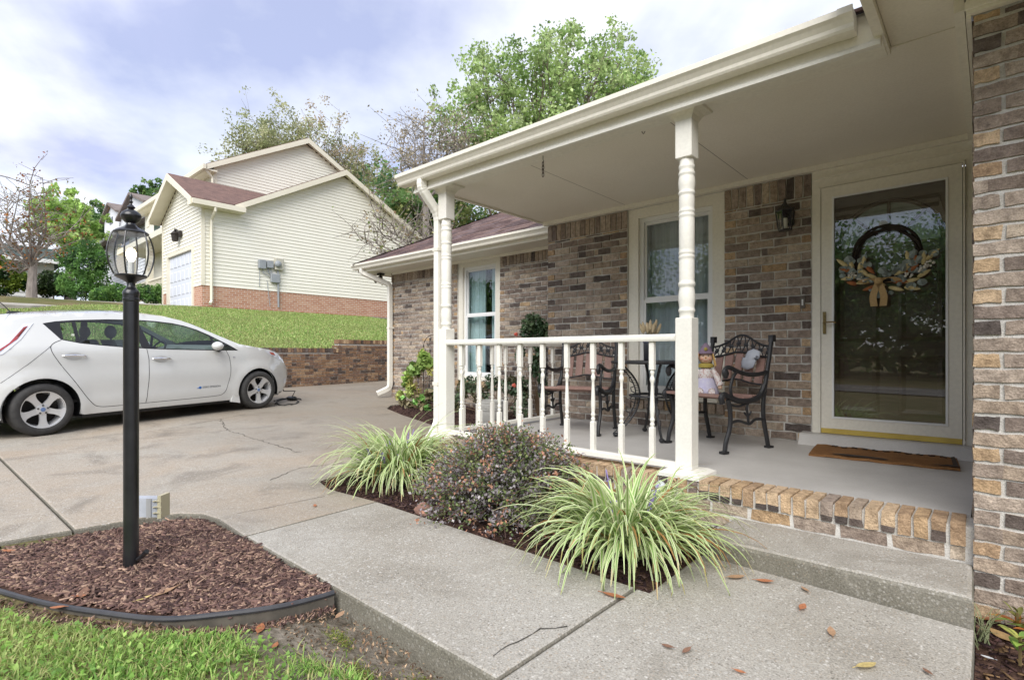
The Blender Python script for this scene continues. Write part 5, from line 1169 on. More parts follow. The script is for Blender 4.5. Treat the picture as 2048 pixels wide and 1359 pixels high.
rc = (-1.675, 4.36, pz(4.36)); RCZ = R(-19)
iron_chair(rc, RCZ, 'black iron armchair with brown slats holding the scarecrow doll beside the window')
tc_ = Vector((-2.27, 4.42, pz(4.42)))
tb = thing('iron_table', 'round black iron table with pinched openwork legs below the porch window', 'table', tuple(tc_), R(20), local=True)
m = MB(); m.lathe([(.001, .655), (.35, .655), (.365, .66), (.37, .672), (.365, .68), (.34, .684), (.001, .684)], (0, 0, 0), 48); m.build('table_top', IRON, tb, smooth=True, auto=30)
for k in range(4):
    a = math.pi/2*k+.35; leg = thing('x', '', '', (0, 0, 0), 0, local=True); bpy.data.objects.remove(leg)
    rr = lambda z: .115+.20*((z-.38)/.30)**2 if z > .38 else .115+.24*((.38-z)/.38)**2
    zs_ = np.linspace(.03, .65, 25); P = lambda off: [((rr(z)+off)*math.cos(a), (rr(z)+off)*math.sin(a), z) for z in zs_]
    m = MB(); m.tube(P(0), .009, 6); lo = m.build('leg', IRON, tb)
    m = MB(); m.tube(P(.036), .006, 6); m.build('leg_rail', IRON, lo)
    for i in range(40):
        z = .05+i*.0148; p, q = rr(z), rr(z)+.036; m = MB() if i == 0 else m; m.tube([(p*math.cos(a), p*math.sin(a), z), (q*math.cos(a), q*math.sin(a), z)], .003, 4)
    m.build('leg_ribbing', IRON, lo, kind='stuff')
    m = MB()
    for j in range(6):
        z = .12+j*.09; p = rr(z)+.036; s_ = .03+.008*(j % 2); m.tube([(p*math.cos(a), p*math.sin(a), z), ((p+s_)*math.cos(a), (p+s_)*math.sin(a), z+.02), ((p+s_*1.2)*math.cos(a), (p+s_*1.2)*math.sin(a), z+.05), ((p+s_*.5)*math.cos(a), (p+s_*.5)*math.sin(a), z+.06)], .0045, 5)
    m.build('leg_scrollwork', IRON, lo)
    m = MB(); m.ball((rr(.02)*math.cos(a), rr(.02)*math.sin(a), .02), (.025, .025, .02), 8, 6); m.build('foot', IRON, lo)
m = MB(); m.tube([(.20*math.cos(t), .20*math.sin(t), .37) for t in [2*math.pi*i/40 for i in range(41)]], .011, 6); m.tube([(.15*math.cos(t), .15*math.sin(t), .37) for t in [2*math.pi*i/40 for i in range(41)]], .006, 6); m.build('shelf_ring', IRON, tb)
# vase with dried heads
vp = Vector((-2.29, 4.40, pz(4.42)+.684)); va = thing('dark_vase', 'dark vase of dried cream seed heads on the iron table', 'vase', tuple(vp))
m = MB(); m.lathe([(.045, 0), (.052, .01), (.054, .15), (.05, .16), (.043, .16), (.043, .14), (.002, .14)], tuple(vp), 20); m.build('vase_body', mat('vase_dark', (.02, .021, .026), .35), va, smooth=True)
m = MB(); m.tube([vp+Vector((.05*math.cos(t), .05*math.sin(t), .165)) for t in [2*math.pi*i/20 for i in range(21)]], .010, 6); m.build('vase_wrap', mat('vase_wrap', (.10, .11, .15), .5), va)
WHEAT = mat('dried_cream', (.55, .45, .30), .9, (.42, .33, .20), 40, .5, fine=(150, .7, 1.2))
for i in range(12):
    a = 2*math.pi*i/12+random.uniform(-.2, .2); r_ = random.uniform(.02, .085); top = vp+Vector((r_*math.cos(a), r_*math.sin(a), random.uniform(.24, .32))); m = MB(); b = vp+Vector((r_*.3*math.cos(a), r_*.3*math.sin(a), .14)); d = (top-b).normalized()
    m.tube([b, top], .002, 5); m.tube([top-d*.05, top-d*.035, top-d*.005, top+d*.03, top+d*.05], [.003, .013, .016, .012, .003], 7); m.build('seed_head', WHEAT, va)
# scarecrow doll
rot = Matrix.Rotation(RCZ, 4, 'Z'); cpos = Vector(rc)
def ch(x, y, z): return rot @ Vector((x, y, z))+cpos
dp = ch(-.09, -.02, .41); doll = thing('scarecrow_doll', 'small scarecrow doll with straw hair, purple hat and lavender dress on the armchair', 'doll', tuple(dp))
LAV = mat('lavender_cloth', (.46, .44, .60), .9, (.55, .53, .62), 30, .5); FACE = mat('doll_skin', (.66, .46, .33), .8); STRAW = mat('straw_hair', (.62, .42, .16), .9, (.50, .30, .10), 60, .5); ORG_ = mat('orange_yarn', (.50, .20, .05), .9); PUR = mat('plum_felt', (.22, .16, .22), .9); MUS = mat('mustard_cloth', (.34, .27, .06), .9); PAT = mat('white_print', (.66, .62, .60), .9, (.45, .25, .22), 70, .5, ramp=(.5, .6))
def dl(prof, mt, nm, n=14, off=(0, 0, 0)): m_ = MB(); m_.lathe(prof, (dp.x+off[0], dp.y+off[1], dp.z+off[2]), n); return m_.build(nm, mt, doll, smooth=True, auto=60)
dl([(.10, .0), (.105, .02), (.09, .06), (.07, .11), (.055, .14)], LAV, 'skirt'); dl([(.057, .135), (.062, .16), (.055, .20), (.03, .225)], PAT, 'body'); dl([(.02, .215), (.062, .222), (.066, .24), (.05, .255), (.02, .258)], MUS, 'scarf')
m = MB(); m.ball((dp.x, dp.y, dp.z+.305), (.058, .055, .058), 16, 12); hd_ = m.build('head', FACE, doll, smooth=True, auto=180)
fd = (Vector((0, 0, 0))-dp).to_2d().normalized(); sd_ = Vector((-fd.y, fd.x))
for s_ in (-1, 1):
    q = dp.to_2d()+fd*.050+sd_*s_*.02; m = MB(); m.ball((q.x, q.y, dp.z+.318), .006, 8, 6); m.build('eye', CBLK, hd_)
    q = dp.to_2d()+fd*.045+sd_*s_*.03; m = MB(); m.ball((q.x, q.y, dp.z+.292), (.011, .011, .009), 8, 6); m.build('cheek', mat('cheek_pink', (.62, .30, .22), .9), hd_)
q = dp.to_2d()+fd*.057; m = MB(); m.ball((q.x, q.y, dp.z+.302), .007, 8, 6); m.build('nose', ORG_, hd_)
m = MB(); m.tube([(*(dp.to_2d()+fd*.053+sd_*a), dp.z+.282-.006*math.cos(a*80)) for a in np.linspace(-.018, .018, 7)], .002, 5); m.build('mouth', mat('mouth_red', (.35, .05, .04), .8), hd_)
for s_, mt in ((-1, STRAW), (1, ORG_)):
    m = MB()
    for i in range(9): a = (i-4)*.010; b = dp.to_2d()+sd_*(-s_)*(.048+abs(a)*.1)+fd*(a+.008); e = b+sd_*(-s_)*.025; m.tube([(*b, dp.z+.345), (*(b+sd_*(-s_)*.012), dp.z+.30), (*e, dp.z+.235+random.uniform(-.01, .02))], .006, 5)
    m.build('hair', mt, doll, kind='stuff')
dl([(.078, .335), (.080, .342), (.05, .352), (.046, .37), (.03, .40), (.006, .425)], PUR, 'hat'); q = dp.to_2d()+fd*.045; m = MB(); m.ball((q.x, q.y, dp.z+.372), (.016, .016, .016), 8, 6); m.build('hat_patch', MUS, doll)
for s_ in (-1, 1): b = dp.to_2d()+sd_*s_*.055; e = dp.to_2d()+sd_*s_*.11+fd*.03; m = MB(); m.tube([(*b, dp.z+.20), (*((b+e)/2), dp.z+.15), (*e, dp.z+.075)], [.022, .024, .028], 8); m.build('arm', PAT, doll, smooth=True); m = MB(); m.ball((*e, dp.z+.062), .02, 8, 6); m.build('hand', FACE, doll)
for s_ in (-1, 1): b = dp.to_2d()+sd_*s_*.045+fd*.05; e = b+fd*.14; m = MB(); m.tube([(*b, dp.z+.03), (*e, dp.z+.03)], [.03, .026], 8); m.build('leg', PAT, doll); 
# folded cloth hung on the armchair back
cl = thing('folded_cloth', 'pale grey folded cloth hanging on the back of the window armchair', 'cloth', tuple(ch(.17, .24, .62))); GRC = mat('grey_cloth', (.42, .44, .49), .8, (.34, .36, .41), 10, .5)
v = []; n_, k_ = 8, 8
for i in range(n_+1):
    for j in range(k_+1):
        s_, t_ = i/n_-.5, j/k_-.5; sx = .075*(1-.25*abs(t_)*2)*s_*2; v.append(ch(.155+sx+.05*t_, .215-.02*math.cos(s_*3)*math.cos(t_*3)+.02*t_+.004*math.sin(j*2.3), .70+.085*t_*2-.02*abs(s_)*2*(1 if t_ > 0 else -1)))
m = MB(); m.add(v, [(i*(k_+1)+j, (i+1)*(k_+1)+j, (i+1)*(k_+1)+j+1, i*(k_+1)+j+1) for i in range(n_) for j in range(k_)]); o = m.build('fold', GRC, cl, smooth=True, auto=180); md = o.modifiers.new('s', 'SOLIDIFY'); md.thickness = .012

# ================================================================ DOORWAY THINGS
sx_, sy_, sz_ = -1.305, 4.905, 2.16
sc_ = thing('wall_lantern', 'black lantern sconce on the brick between window and front door', 'lantern', (sx_, YW, sz_)); OPAL = mat('opal_candle', (.75, .74, .66), .6)
m = MB(); m.lathe([(.040, -.088), (.052, -.085), (.054, -.078), (.048, -.074)], (sx_, sy_, sz_), 6); m.build('lantern_floor', LBLK, sc_); m = MB(); m.lathe([(.074, .075), (.078, .082), (.070, .09), (.045, .115), (.030, .125), (.026, .135), (.014, .15), (.010, .165), (.012, .172), (.003, .19)], (sx_, sy_, sz_), 6); m.build('lantern_roof', LBLK, sc_)
for k in range(6):
    a = 2*math.pi*(k+.5)/6; b = 2*math.pi*(k+1.5)/6; m = MB(); m.tube([(sx_+.05*math.cos(a), sy_+.05*math.sin(a), sz_-.078), (sx_+.074*math.cos(a), sy_+.074*math.sin(a), sz_+.08)], .005, 5); m.build('lantern_bar', LBLK, sc_)
    m = MB(); m.add([(sx_+.049*math.cos(a), sy_+.049*math.sin(a), sz_-.078), (sx_+.049*math.cos(b), sy_+.049*math.sin(b), sz_-.078), (sx_+.073*math.cos(b), sy_+.073*math.sin(b), sz_+.078), (sx_+.073*math.cos(a), sy_+.073*math.sin(a), sz_+.078)], [(0, 1, 2, 3)]); m.build('glass_panel', LG, sc_)
m = MB(); m.tube([(sx_, sy_, sz_-.08), (sx_, sy_, sz_+.02)], .02, 10); m.build('candle', OPAL, sc_); m = MB(); m.box(sx_-.05, sx_+.05, YW-.02, YW-.001, sz_-.03, sz_+.12); m.tube([(sx_, YW-.02, sz_+.05), (sx_, YW-.05, sz_+.03), (sx_, sy_+.055, sz_+.07)], .01, 6); m.build('wall_plate', LBLK, sc_)
db = thing('doorbell', 'small lit doorbell button on the brick beside the front door', 'doorbell', (-1.19, YW, 1.47)); m = MB(); m.bbox(-1.21, -1.17, YW-.012, YW-.001, 1.42, 1.52, .003); m.build('plate', mat('bell_plate', (.12, .10, .08), .5), db); m = MB(); m.box(-1.196, -1.184, YW-.018, YW-.012, 1.445, 1.495); m.build('button', VINYL, db)
# wreath in front of the inner door, hung on the storm door glass
wx, wy, wz = -.605, YW-.05, 1.80
wr = thing('door_wreath', 'grapevine wreath with pale eucalyptus, wheat and burlap bow on the front door', 'wreath', (wx, wy, wz)); TWIG = mat('vine_twig', (.018, .012, .009), .8, (.03, .02, .015), 40, .5)
for j in range(9):
    m = MB(); ph = random.uniform(0, 6); m.tube([(wx+(.20+.018*math.sin(3*t+ph))*math.cos(t), wy+.015*math.cos(4*t+ph), wz+(.20+.018*math.sin(3*t+ph))*math.sin(t)) for t in [2*math.pi*i/48 for i in range(49)]], .0075, 5); m.build('vine_ring', TWIG, wr)
EUC = mat('eucalyptus', (.22, .26, .25), .6, (.30, .34, .31), 30, .5); CRM = mat('bottlebrush', (.66, .56, .30), .8, (.58, .46, .22), 80, .5); RST = mat('rust_leaf', (.40, .15, .05), .8, (.30, .10, .04), 60, .5); WBR = mat('white_berry', (.74, .70, .62), .7); BUR = mat('burlap', (.52, .36, .18), .95, (.44, .29, .13), 90, .5)
def on_ring(t, r_): return Vector((wx+r_*math.cos(t), wy-.03, wz+r_*math.sin(t)))
for i in range(58):
    t = R(random.uniform(184, 356)); p = on_ring(t, random.uniform(.13, .33)); s_ = random.uniform(.018, .034); m = MB(); a = random.uniform(0, 6); m.add([(p.x+s_*math.cos(q+a), p.y-.012+.010*math.sin(q*2+a)+random.uniform(-.01, .01), p.z+s_*.85*math.sin(q+a)) for q in [2*math.pi*k/9 for k in range(9)]], [tuple(range(9))]); m.build('eucalyptus_leaf', EUC, wr)
for (t, r0, dx, dz, ln, mt) in ((196, .23, -.02, .10, .1, CRM), (210, .19, .01, .1, .1, CRM), (222, .19, .06, -.06, .09, CRM), (203, .27, -.09, .03, .1, RST), (228, .15, .05, -.06, .09, RST), (215, .29, -.08, -.01, .1, CRM), (236, .25, -.08, -.01, .09, CRM), (224, .30, -.07, .02, .07, RST), (344, .24, .01, .1, .1, CRM), (338, .20, -.01, .1, .1, RST), (325, .17, .02, .1, .1, CRM), (318, .21, .08, .05, .1, RST), (305, .18, -.07, -.04, .1, CRM), (322, .29, .08, .05, .09, CRM), (305, .27, .1, .02, .1, CRM), (292, .24, .09, -.01, .1, RST), (330, .27, .07, .06, .07, WBR), (190, .28, -.07, .06, .11, CRM), (200, .15, .02, .09, .1, CRM), (240, .19, .06, -.03, .1, CRM), (250, .27, -.09, -.03, .1, RST), (262, .26, -.07, -.05, .09, CRM), (350, .28, .07, .06, .11, CRM), (340, .15, -.02, .09, .1, CRM), (300, .32, .09, -.02, .1, CRM), (283, .28, .09, -.03, .1, CRM)):
    p = on_ring(R(t), r0); d = Vector((dx, -.015, dz)).normalized(); m = MB(); m.tube([p-d*ln*.45, p-d*ln*.25, p, p+d*ln*.3, p+d*ln*.55], [.008, .015, .017, .013, .003], 8); m.build('seed_spike', mt, wr)
for t, r0 in ((214, .26), (232, .24), (328, .27), (308, .23), (338, .29)):
    for j in range(9): p = on_ring(R(t), r0)+Vector((random.uniform(-.028, .028), random.uniform(-.03, -.01), random.uniform(-.022, .022))); m = MB() if j == 0 else m; m.ball(p, random.uniform(.006, .010), 6, 5)
    m.build('berry_sprig', WBR, wr)
bp_ = Vector((wx-.04, wy-.045, wz-.21))
def ribbon(pts, w, nm):
    m = MB(); v = []
    for p in smooth_pts(pts, 5): p = Vector(p); v += [p+Vector((-w/2, 0, 0)) if abs(pts[0][0]-pts[-1][0]) < .08 else p+Vector((0, 0, -w/2)), p+Vector((w/2, 0, 0)) if abs(pts[0][0]-pts[-1][0]) < .08 else p+Vector((0, 0, w/2))]
    m.add(v, [(2*i, 2*i+1, 2*i+3, 2*i+2) for i in range(len(v)//2-1)]); return m.build(nm, BUR, wr, smooth=True, auto=180)
for s_ in (-1, 1):
    ribbon([tuple(bp_), tuple(bp_+Vector((s_*.05, -.025, .022))), tuple(bp_+Vector((s_*.105, -.02, .012))), tuple(bp_+Vector((s_*.11, .0, -.005))), tuple(bp_+Vector((s_*.05, .005, -.012)))], .045, 'bow_loop')
    ribbon([tuple(bp_), tuple(bp_+Vector((s_*.02, -.015, -.06))), tuple(bp_+Vector((s_*.034, -.02, -.12))), tuple(bp_+Vector((s_*.028, -.012, -.19)))], .046, 'bow_tail')
m = MB(); m.ball(bp_+Vector((0, -.02, .003)), (.03, .018, .026), 10, 8); m.build('bow_knot', BUR, wr, smooth=True)
m = MB(); m.add([(wx-.02+.03*math.cos(t), yd-.002, wz+.235+.026*math.sin(t)) for t in [2*math.pi*i/16 for i in range(16)]], [tuple(range(16))]); m.tube([(wx-.02, yd-.004, wz+.235), (wx-.02, yd-.012, wz+.215), (wx-.02, wy-.01, wz+.212)], .003, 5); m.build('suction_hook', mat('clear_plastic', (.5, .5, .52), .15, spec=.8), wr)
# doormat
mp_ = [Vector((-1.045, 4.83, 0)), Vector((-1.0, 4.36, 0)), Vector((-.15, 4.40, 0)), Vector((-.185, 4.84, 0))]
dmt = thing('doormat', 'worn brown coir doormat with dark lettering before the front door', 'doormat', (-.6, 4.6, PZ1)); COIR = mat('coir', (.34, .175, .075), .95, (.24, .12, .05), 5, .5, bump=1.0, bscale=180, fine=(240, .6, 1.3), spec=.1); COIRD = mat('coir_dark', (.035, .025, .02), .95, (.07, .045, .03), 30, .5)
m = MB(); nq = 14; v = []
for i in range(nq+1):
    for j in range(5):
        a = mp_[0].lerp(mp_[3], i/nq); b = mp_[1].lerp(mp_[2], i/nq); p = a.lerp(b, j/4); v.append((p.x, p.y, pz(p.y)+.018+.004*math.sin(i*1.7+j)))
m.add(v, [(i*5+j, i*5+j+1, i*5+j+6, i*5+j+5) for i in range(nq) for j in range(4)]); o = m.build('mat_top', COIR, dmt); md = o.modifiers.new('s', 'SOLIDIFY'); md.thickness = .016; md.offset = -1
m = MB(); cq = (mp_[1]+mp_[2])/2+Vector((-.12, .035, 0)); m.add([(cq.x+.17*math.cos(t), cq.y+.05*math.sin(t)*(1 if math.sin(t) > 0 else .5), pz(cq.y)+.0255) for t in [2*math.pi*i/24 for i in range(24)]], [tuple(range(24))]); m.build('worn_patch', COIRD, dmt)
for i in range(11):      # worn, unreadable strokes of lettering
    x = -.93+i*.066; y = 4.755-.012*math.sin(i*1.9); m = MB(); z = pz(y)+.0265
    m.tube([(x, y, z), (x+.012, y+.018*(-1)**i, z), (x+.026, y-.008, z), (x+.038, y+.012*math.cos(i), z)], .0045, 4); m.build('lettering', COIRD, dmt)
m = MB(); m.add([(mp_[2].x-.16, mp_[2].y+.01, pz(4.4)+.0262), (mp_[2].x-.005, mp_[2].y+.012, pz(4.4)+.0262), (mp_[3].x-.012, mp_[3].y-.02, pz(4.82)+.0262), (mp_[3].x-.03, mp_[3].y-.06, pz(4.78)+.0262), (mp_[2].x-.04, mp_[2].y+.08, pz(4.45)+.0262)], [(0, 1, 2, 3, 4)]); m.build('dark_edge', COIRD, dmt)
# chain and hooks under the beam
hc = thing('hanging_chain', 'short rusty chain hanging from a hook under the porch beam', 'chain', (-2.577, 3.23, BEAMZ)); RUST = mat('rusty_iron', (.06, .04, .03), .7)
m = MB(); m.tube([(-2.577, 3.23, BEAMZ), (-2.577, 3.23, BEAMZ-.03), (-2.570, 3.23, BEAMZ-.045), (-2.577, 3.23, BEAMZ-.055)], .003, 6); m.build('hook', RUST, hc)
for i in range(4):
    z = BEAMZ-.065-i*.027; m = MB(); m.tube([(-2.577+(.009*math.cos(t) if i % 2 else 0), 3.23+(0 if i % 2 else .009*math.cos(t)), z+.019*math.sin(t)) for t in [2*math.pi*k/14 for k in range(15)]], .003, 5); m.build('link', RUST, hc)
h2 = at_y(1284, 250, 3.36); hk = thing('ceiling_hook', 'small empty hook in the porch ceiling near the open-end post', 'hook', tuple(h2)); m = MB(); zc = 2.599; m.tube([(h2.x, 3.36, zc), (h2.x, 3.36, zc-.03), (h2.x+.012, 3.36, zc-.045), (h2.x+.024, 3.36, zc-.03)], .003, 6); m.build('hook_wire', RUST, hk)
# urn planter beyond the railing
up = at_d(983, 800, 6.75); ug = .06; URN = mat('urn_stone', (.52, .51, .48), .9, (.42, .41, .38), 8, .5, bump=.4, bscale=80)
ur = thing('stone_urn', 'white stone urn with key-pattern band in the bed beyond the railing', 'urn', (up.x, up.y, ug)); H = up.z-ug
m = MB(); m.lathe([(.09, 0), (.10, .03*H), (.085, .07*H), (.10, .15*H), (.145, .35*H), (.168, .58*H), (.172, .62*H), (.172, .68*H), (.180, .70*H), (.182, .90*H), (.178, .92*H), (.184, .94*H), (.184, 1.0*H), (.165, 1.0*H), (.16, .9*H), (.002, .88*H)], (up.x, up.y, ug), 36); m.build('bowl', URN, ur, smooth=True, auto=35)
for k in range(18):
    a = 2*math.pi*k/18; m = MB()
    def kp(da, z): return (up.x+.183*math.cos(a+da), up.y+.183*math.sin(a+da), ug+z*H)
    m.tube([kp(0, .73), kp(0, .88), kp(.24, .88), kp(.24, .78), kp(.12, .78), kp(.12, .83)], .004, 4); m.build('key_relief', URN, ur)
# small angel figurine, rock
fg = Vector((-1.50, 3.02, .03)); fi = thing('garden_figurine', 'small white garden figurine half hidden in the striped grass by the porch', 'figurine', tuple(fg)); FGM = mat('figurine_white', (.62, .66, .68), .6, (.5, .54, .56), 20, .5)
m = MB(); m.lathe([(.05, 0), (.052, .02), (.04, .08), (.034, .13), (.018, .155), (.03, .175), (.034, .20), (.024, .225), (.004, .24)], tuple(fg), 14); m.build('body', FGM, fi, smooth=True)
for s_ in (-1, 1): m = MB(); m.ball(fg+Vector((s_*.045, .01, .13)), (.03, .008, .045), 8, 6); m.build('wing', FGM, fi)
def rock(name, label, c, r_, col, cat='rock'):
    bm = bmesh.new(); bmesh.ops.create_icosphere(bm, subdivisions=2, radius=1)
    for v_ in bm.verts: k_ = 1+random.uniform(-.16, .16); v_.co = Vector((v_.co.x*r_[0]*k_, v_.co.y*r_[1]*k_, max(v_.co.z*r_[2]*k_, -r_[2]*.5)))
    me = bpy.data.meshes.new(name); bm.to_mesh(me); bm.free(); o = link(name, me, mat(name+'_m', col, .9, tuple(x*.6 for x in col), 15, .5, bump=.6, bscale=50)); o.location = c; tag(o, label, cat); return o
rock('bed_rock', 'reddish rough rock in the mulch beside the purple shrub', tuple(at_z(848, 1018, .07)), (.075, .05, .045), (.30, .17, .13))
rock('round_stone', 'smooth dark grey stone in the soil at the wall foot', (.05, 2.30, -.10), (.07, .06, .04), (.10, .10, .12), 'stone')
# ================================================================ PLANTING, LEAVES, TREES
LEAF = mat('leaf', (1, 1, 1), .55, attr=True, trans=.45, spec=.3)
LEAFG = mat('leaf_gloss', (1, 1, 1), .4, attr=True, trans=.25, spec=.4)
BARK = mat('bark', (.12, .095, .075), .95, (.20, .165, .135), 7, .5, bump=1.0, bscale=30, stretch=(1, 1, .25), spec=.1)
BARKP = mat('bark_pale', (.30, .265, .235), .95, (.19, .165, .145), 10, .5, bump=1.0, bscale=30, stretch=(1, 1, .3), spec=.1)
def pick(cols, n, jit=.25, w=None):
    c = np.array(cols)[RNG.choice(len(cols), n, p=w)]; return np.clip(c*RNG.uniform(1-jit, 1+jit, (n, 1)), 0, 1)
def leaf_cards(C, size, aspect=.55, up=.3, droop=None, fold=.25):
    """one folded diamond leaf (two triangles as a quad) per centre"""
    n = len(C); a = RNG.normal(size=(n, 3)); a[:, 2] += (0 if droop is None else droop); a /= np.linalg.norm(a, axis=1)[:, None]
    nr = RNG.normal(size=(n, 3)); nr[:, 2] += up*3; b = np.cross(nr, a); b /= np.linalg.norm(b, axis=1)[:, None]+1e-9; k = np.cross(a, b)
    s = (np.asarray(size) if np.ndim(size) else np.full(n, size))*RNG.uniform(.65, 1.3, n); s = s[:, None]
    V = np.stack([C-a*s*.5, C+b*s*aspect*.5+k*s*fold*.3, C+a*s*.5, C-b*s*aspect*.5+k*s*fold*.3], 1).reshape(-1, 3)
    F = np.arange(4*n).reshape(n, 4); return V, F
def blob_pts(n, c, r, shell=.35):
    d = RNG.normal(size=(n, 3)); d /= np.linalg.norm(d, axis=1)[:, None]; t = RNG.uniform(shell, 1, n)**.6; return np.array(c)+d*t[:, None]*np.array(r)

def grow(base, height, spread, levels=4, kids=(4, 4, 3), seed=1, trunk=.12, lean=(0, 0), up=.55, first=.35, wob=.1, ratio=.62):
    """branch skeleton: list of (points, radii) and the twig tips"""
    rg = random.Random(seed); segs = []; tips = []
    def branch(p, d, ln, r_, lv):
        n = 5; P = [p]; dd = d.copy()
        for i in range(n): dd = (dd+Vector((rg.gauss(0, wob), rg.gauss(0, wob), rg.gauss(0, wob)+.03*up))).normalized(); P.append(P[-1]+dd*ln/n)
        segs.append((P, [r_*(1-.55*i/n) for i in range(n+1)], lv))
        if lv >= levels-1: tips.append((P[-1], dd)); tips.append((P[-3], dd)); return
        for k in range(kids[min(lv, len(kids)-1)]):
            t = first+(1-first)*(k+rg.random()*.8)/kids[min(lv, len(kids)-1)] if lv == 0 else .3+.7*rg.random(); i = min(int(t*n), n-1); q = P[i].lerp(P[i+1], t*n-i)
            az = rg.uniform(0, 6.283)+k*2.4; an = rg.uniform(.45, 1.0); ref = dd.orthogonal().normalized(); sd = Matrix.Rotation(az, 3, dd) @ ref
            nd = (dd*math.cos(an)+sd*math.sin(an)*spread+Vector((0, 0, up*.3))).normalized(); branch(q, nd, ln*ratio*rg.uniform(.75, 1.15), r_*.5, lv+1)
        branch(P[-1], dd, ln*ratio, r_*.45, lv+1)
    branch(Vector(base), Vector((lean[0], lean[1], 1)).normalized(), height, trunk, 0)
    return segs, tips
def tree(name, label, base, height, spread, leafn, leafs, cols, levels=4, kids=(5, 4, 3), seed=1, trunk=.15, lean=(0, 0), cl=.5, bark=BARK, group=None, up=.5, first=.35, aspect=.6, thin=None, wob=.1, ratio=.62, jit=.3, cat='tree'):
    t = thing(name, label, cat, tuple(base), group=group); segs, tips = grow(base, height, spread, levels, kids, seed, trunk, lean, up, first, wob, ratio)
    m = MB(); l_ = MB()
    for P, rd, lv in segs:
        (m if lv == 0 else l_).tube(P, [max(x, .004 if thin is None else thin) for x in rd], 8 if lv < 2 else 4 if lv == 2 else 3, cap=False)
    to = m.build('trunk', bark, t, smooth=True, auto=60)
    if l_.v: l_.build('limbs', bark, to, kind='stuff')
    if leafn:
        T = np.array([tuple(p) for p, d in tips]); idx = RNG.integers(0, len(T), leafn); C = T[idx]+RNG.normal(size=(leafn, 3))*cl*np.array([1, 1, .75])
        V, F = leaf_cards(C, leafs, aspect); sh = pick(cols, len(T), .18)[idx]; np_mesh('crown', V, F, LEAF, t, np.clip(sh*RNG.uniform(1-jit, 1+jit, (leafn, 1)), 0, 1))
    return t
G1 = [lin(168, 190, 122), lin(180, 202, 136), lin(154, 180, 110), lin(190, 208, 146), lin(140, 168, 102)]
G2 = [lin(104, 138, 84), lin(118, 152, 90), lin(90, 122, 78), lin(136, 164, 98)]
YG_ = [lin(164, 170, 112), lin(148, 158, 98), lin(182, 180, 130), lin(130, 144, 90)]
BR_ = [lin(156, 132, 104), lin(140, 126, 92), lin(170, 150, 118), lin(120, 112, 80)]
AU_ = [lin(160, 98, 52), lin(142, 112, 66), lin(118, 114, 62), lin(176, 120, 64), lin(134, 84, 56)]
YGP = [lin(178, 180, 136), lin(162, 168, 120), lin(192, 192, 152), lin(148, 156, 110)]; BRP = [lin(186, 170, 146), lin(172, 160, 130), lin(196, 184, 158), lin(156, 148, 120)]
def g_at(u, dep): p = at_d(u, 700, dep); return (p.x, p.y, float(ground_h(p.x, p.y)))
# large maple behind the house: several leaders, dense bright crown
def big_tree():
    base = at_d(1080, 700, 24); t = thing('maple_tree', 'tall dense green maple rising behind the brick house roof', 'tree', (base.x, base.y, 0))
    segs = []; rg = random.Random(5); C = []; tipc = []
    m = MB(); m.tube([(base.x, base.y, -.2), (base.x+.1, base.y, 3), (base.x, base.y+.1, 6)], [.45, .36, .3], 10); to = m.build('trunk', BARK, t)
    l_ = MB()
    tgts = [(900, 215), (885, 245), (955, 150), (940, 200), (1000, 120), (1010, 175), (1050, 150), (1100, 95), (1095, 160), (1140, 75), (1130, 130), (1180, 110), (1190, 165), (1215, 85), (1240, 75), (1250, 130), (1265, 115), (1240, 175), (1280, 160), (1290, 185), (1160, 190), (1060, 210), (990, 235), (1110, 215), (925, 265), (1040, 260), (1080, 255), (1170, 240), (1230, 215), (960, 290), (1010, 300), (1150, 60), (1090, 70), (1030, 95), (1280, 140), (1205, 130), (965, 110), (940, 130), (1070, 110)]
    for u, v in tgts:
        for rep in range(2):
            e = at_d(u+rg.uniform(-14, 14), v+rg.uniform(-10, 12), 24+rg.uniform(-3, 3)); s_ = Vector((base.x, base.y, rg.uniform(4, 7))); mid = s_.lerp(e, .5)+Vector((rg.uniform(-.5, .5), rg.uniform(-.5, .5), -.4)); 
            l_.tube([s_, s_.lerp(mid, .5), mid, mid.lerp(e, .5)+Vector((0, 0, .1)), e], [.11, .08, .055, .03, .01], 5, cap=False); tipc.append((e, rg.uniform(.5, .95)))
            for j in range(6):
                f = mid.lerp(e, rg.uniform(.3, 1)); q = f+Vector((rg.gauss(0, .7), rg.gauss(0, .7), rg.gauss(.2, .5))); l_.tube([f, f.lerp(q, .5)+Vector((0, 0, .05)), q], [.02, .012, .005], 3, cap=False); tipc.append((q, rg.uniform(.28, .5)))
    l_.build('limbs', BARK, to, kind='stuff')
    for e, r_ in tipc: C.append(blob_pts(int(48*r_/.4), tuple(e), (r_, r_, r_*.8), .1))
    cl_id = np.concatenate([np.full(len(c), i) for i, c in enumerate(C)]); C = np.concatenate(C)
    V, F = leaf_cards(C, .155, .75); sh = pick(G1, len(tipc), .2)[cl_id]; np_mesh('crown', V, F, LEAF, t, np.clip(sh*RNG.uniform(.65, 1.3, (len(C), 1)), 0, 1))
big_tree()
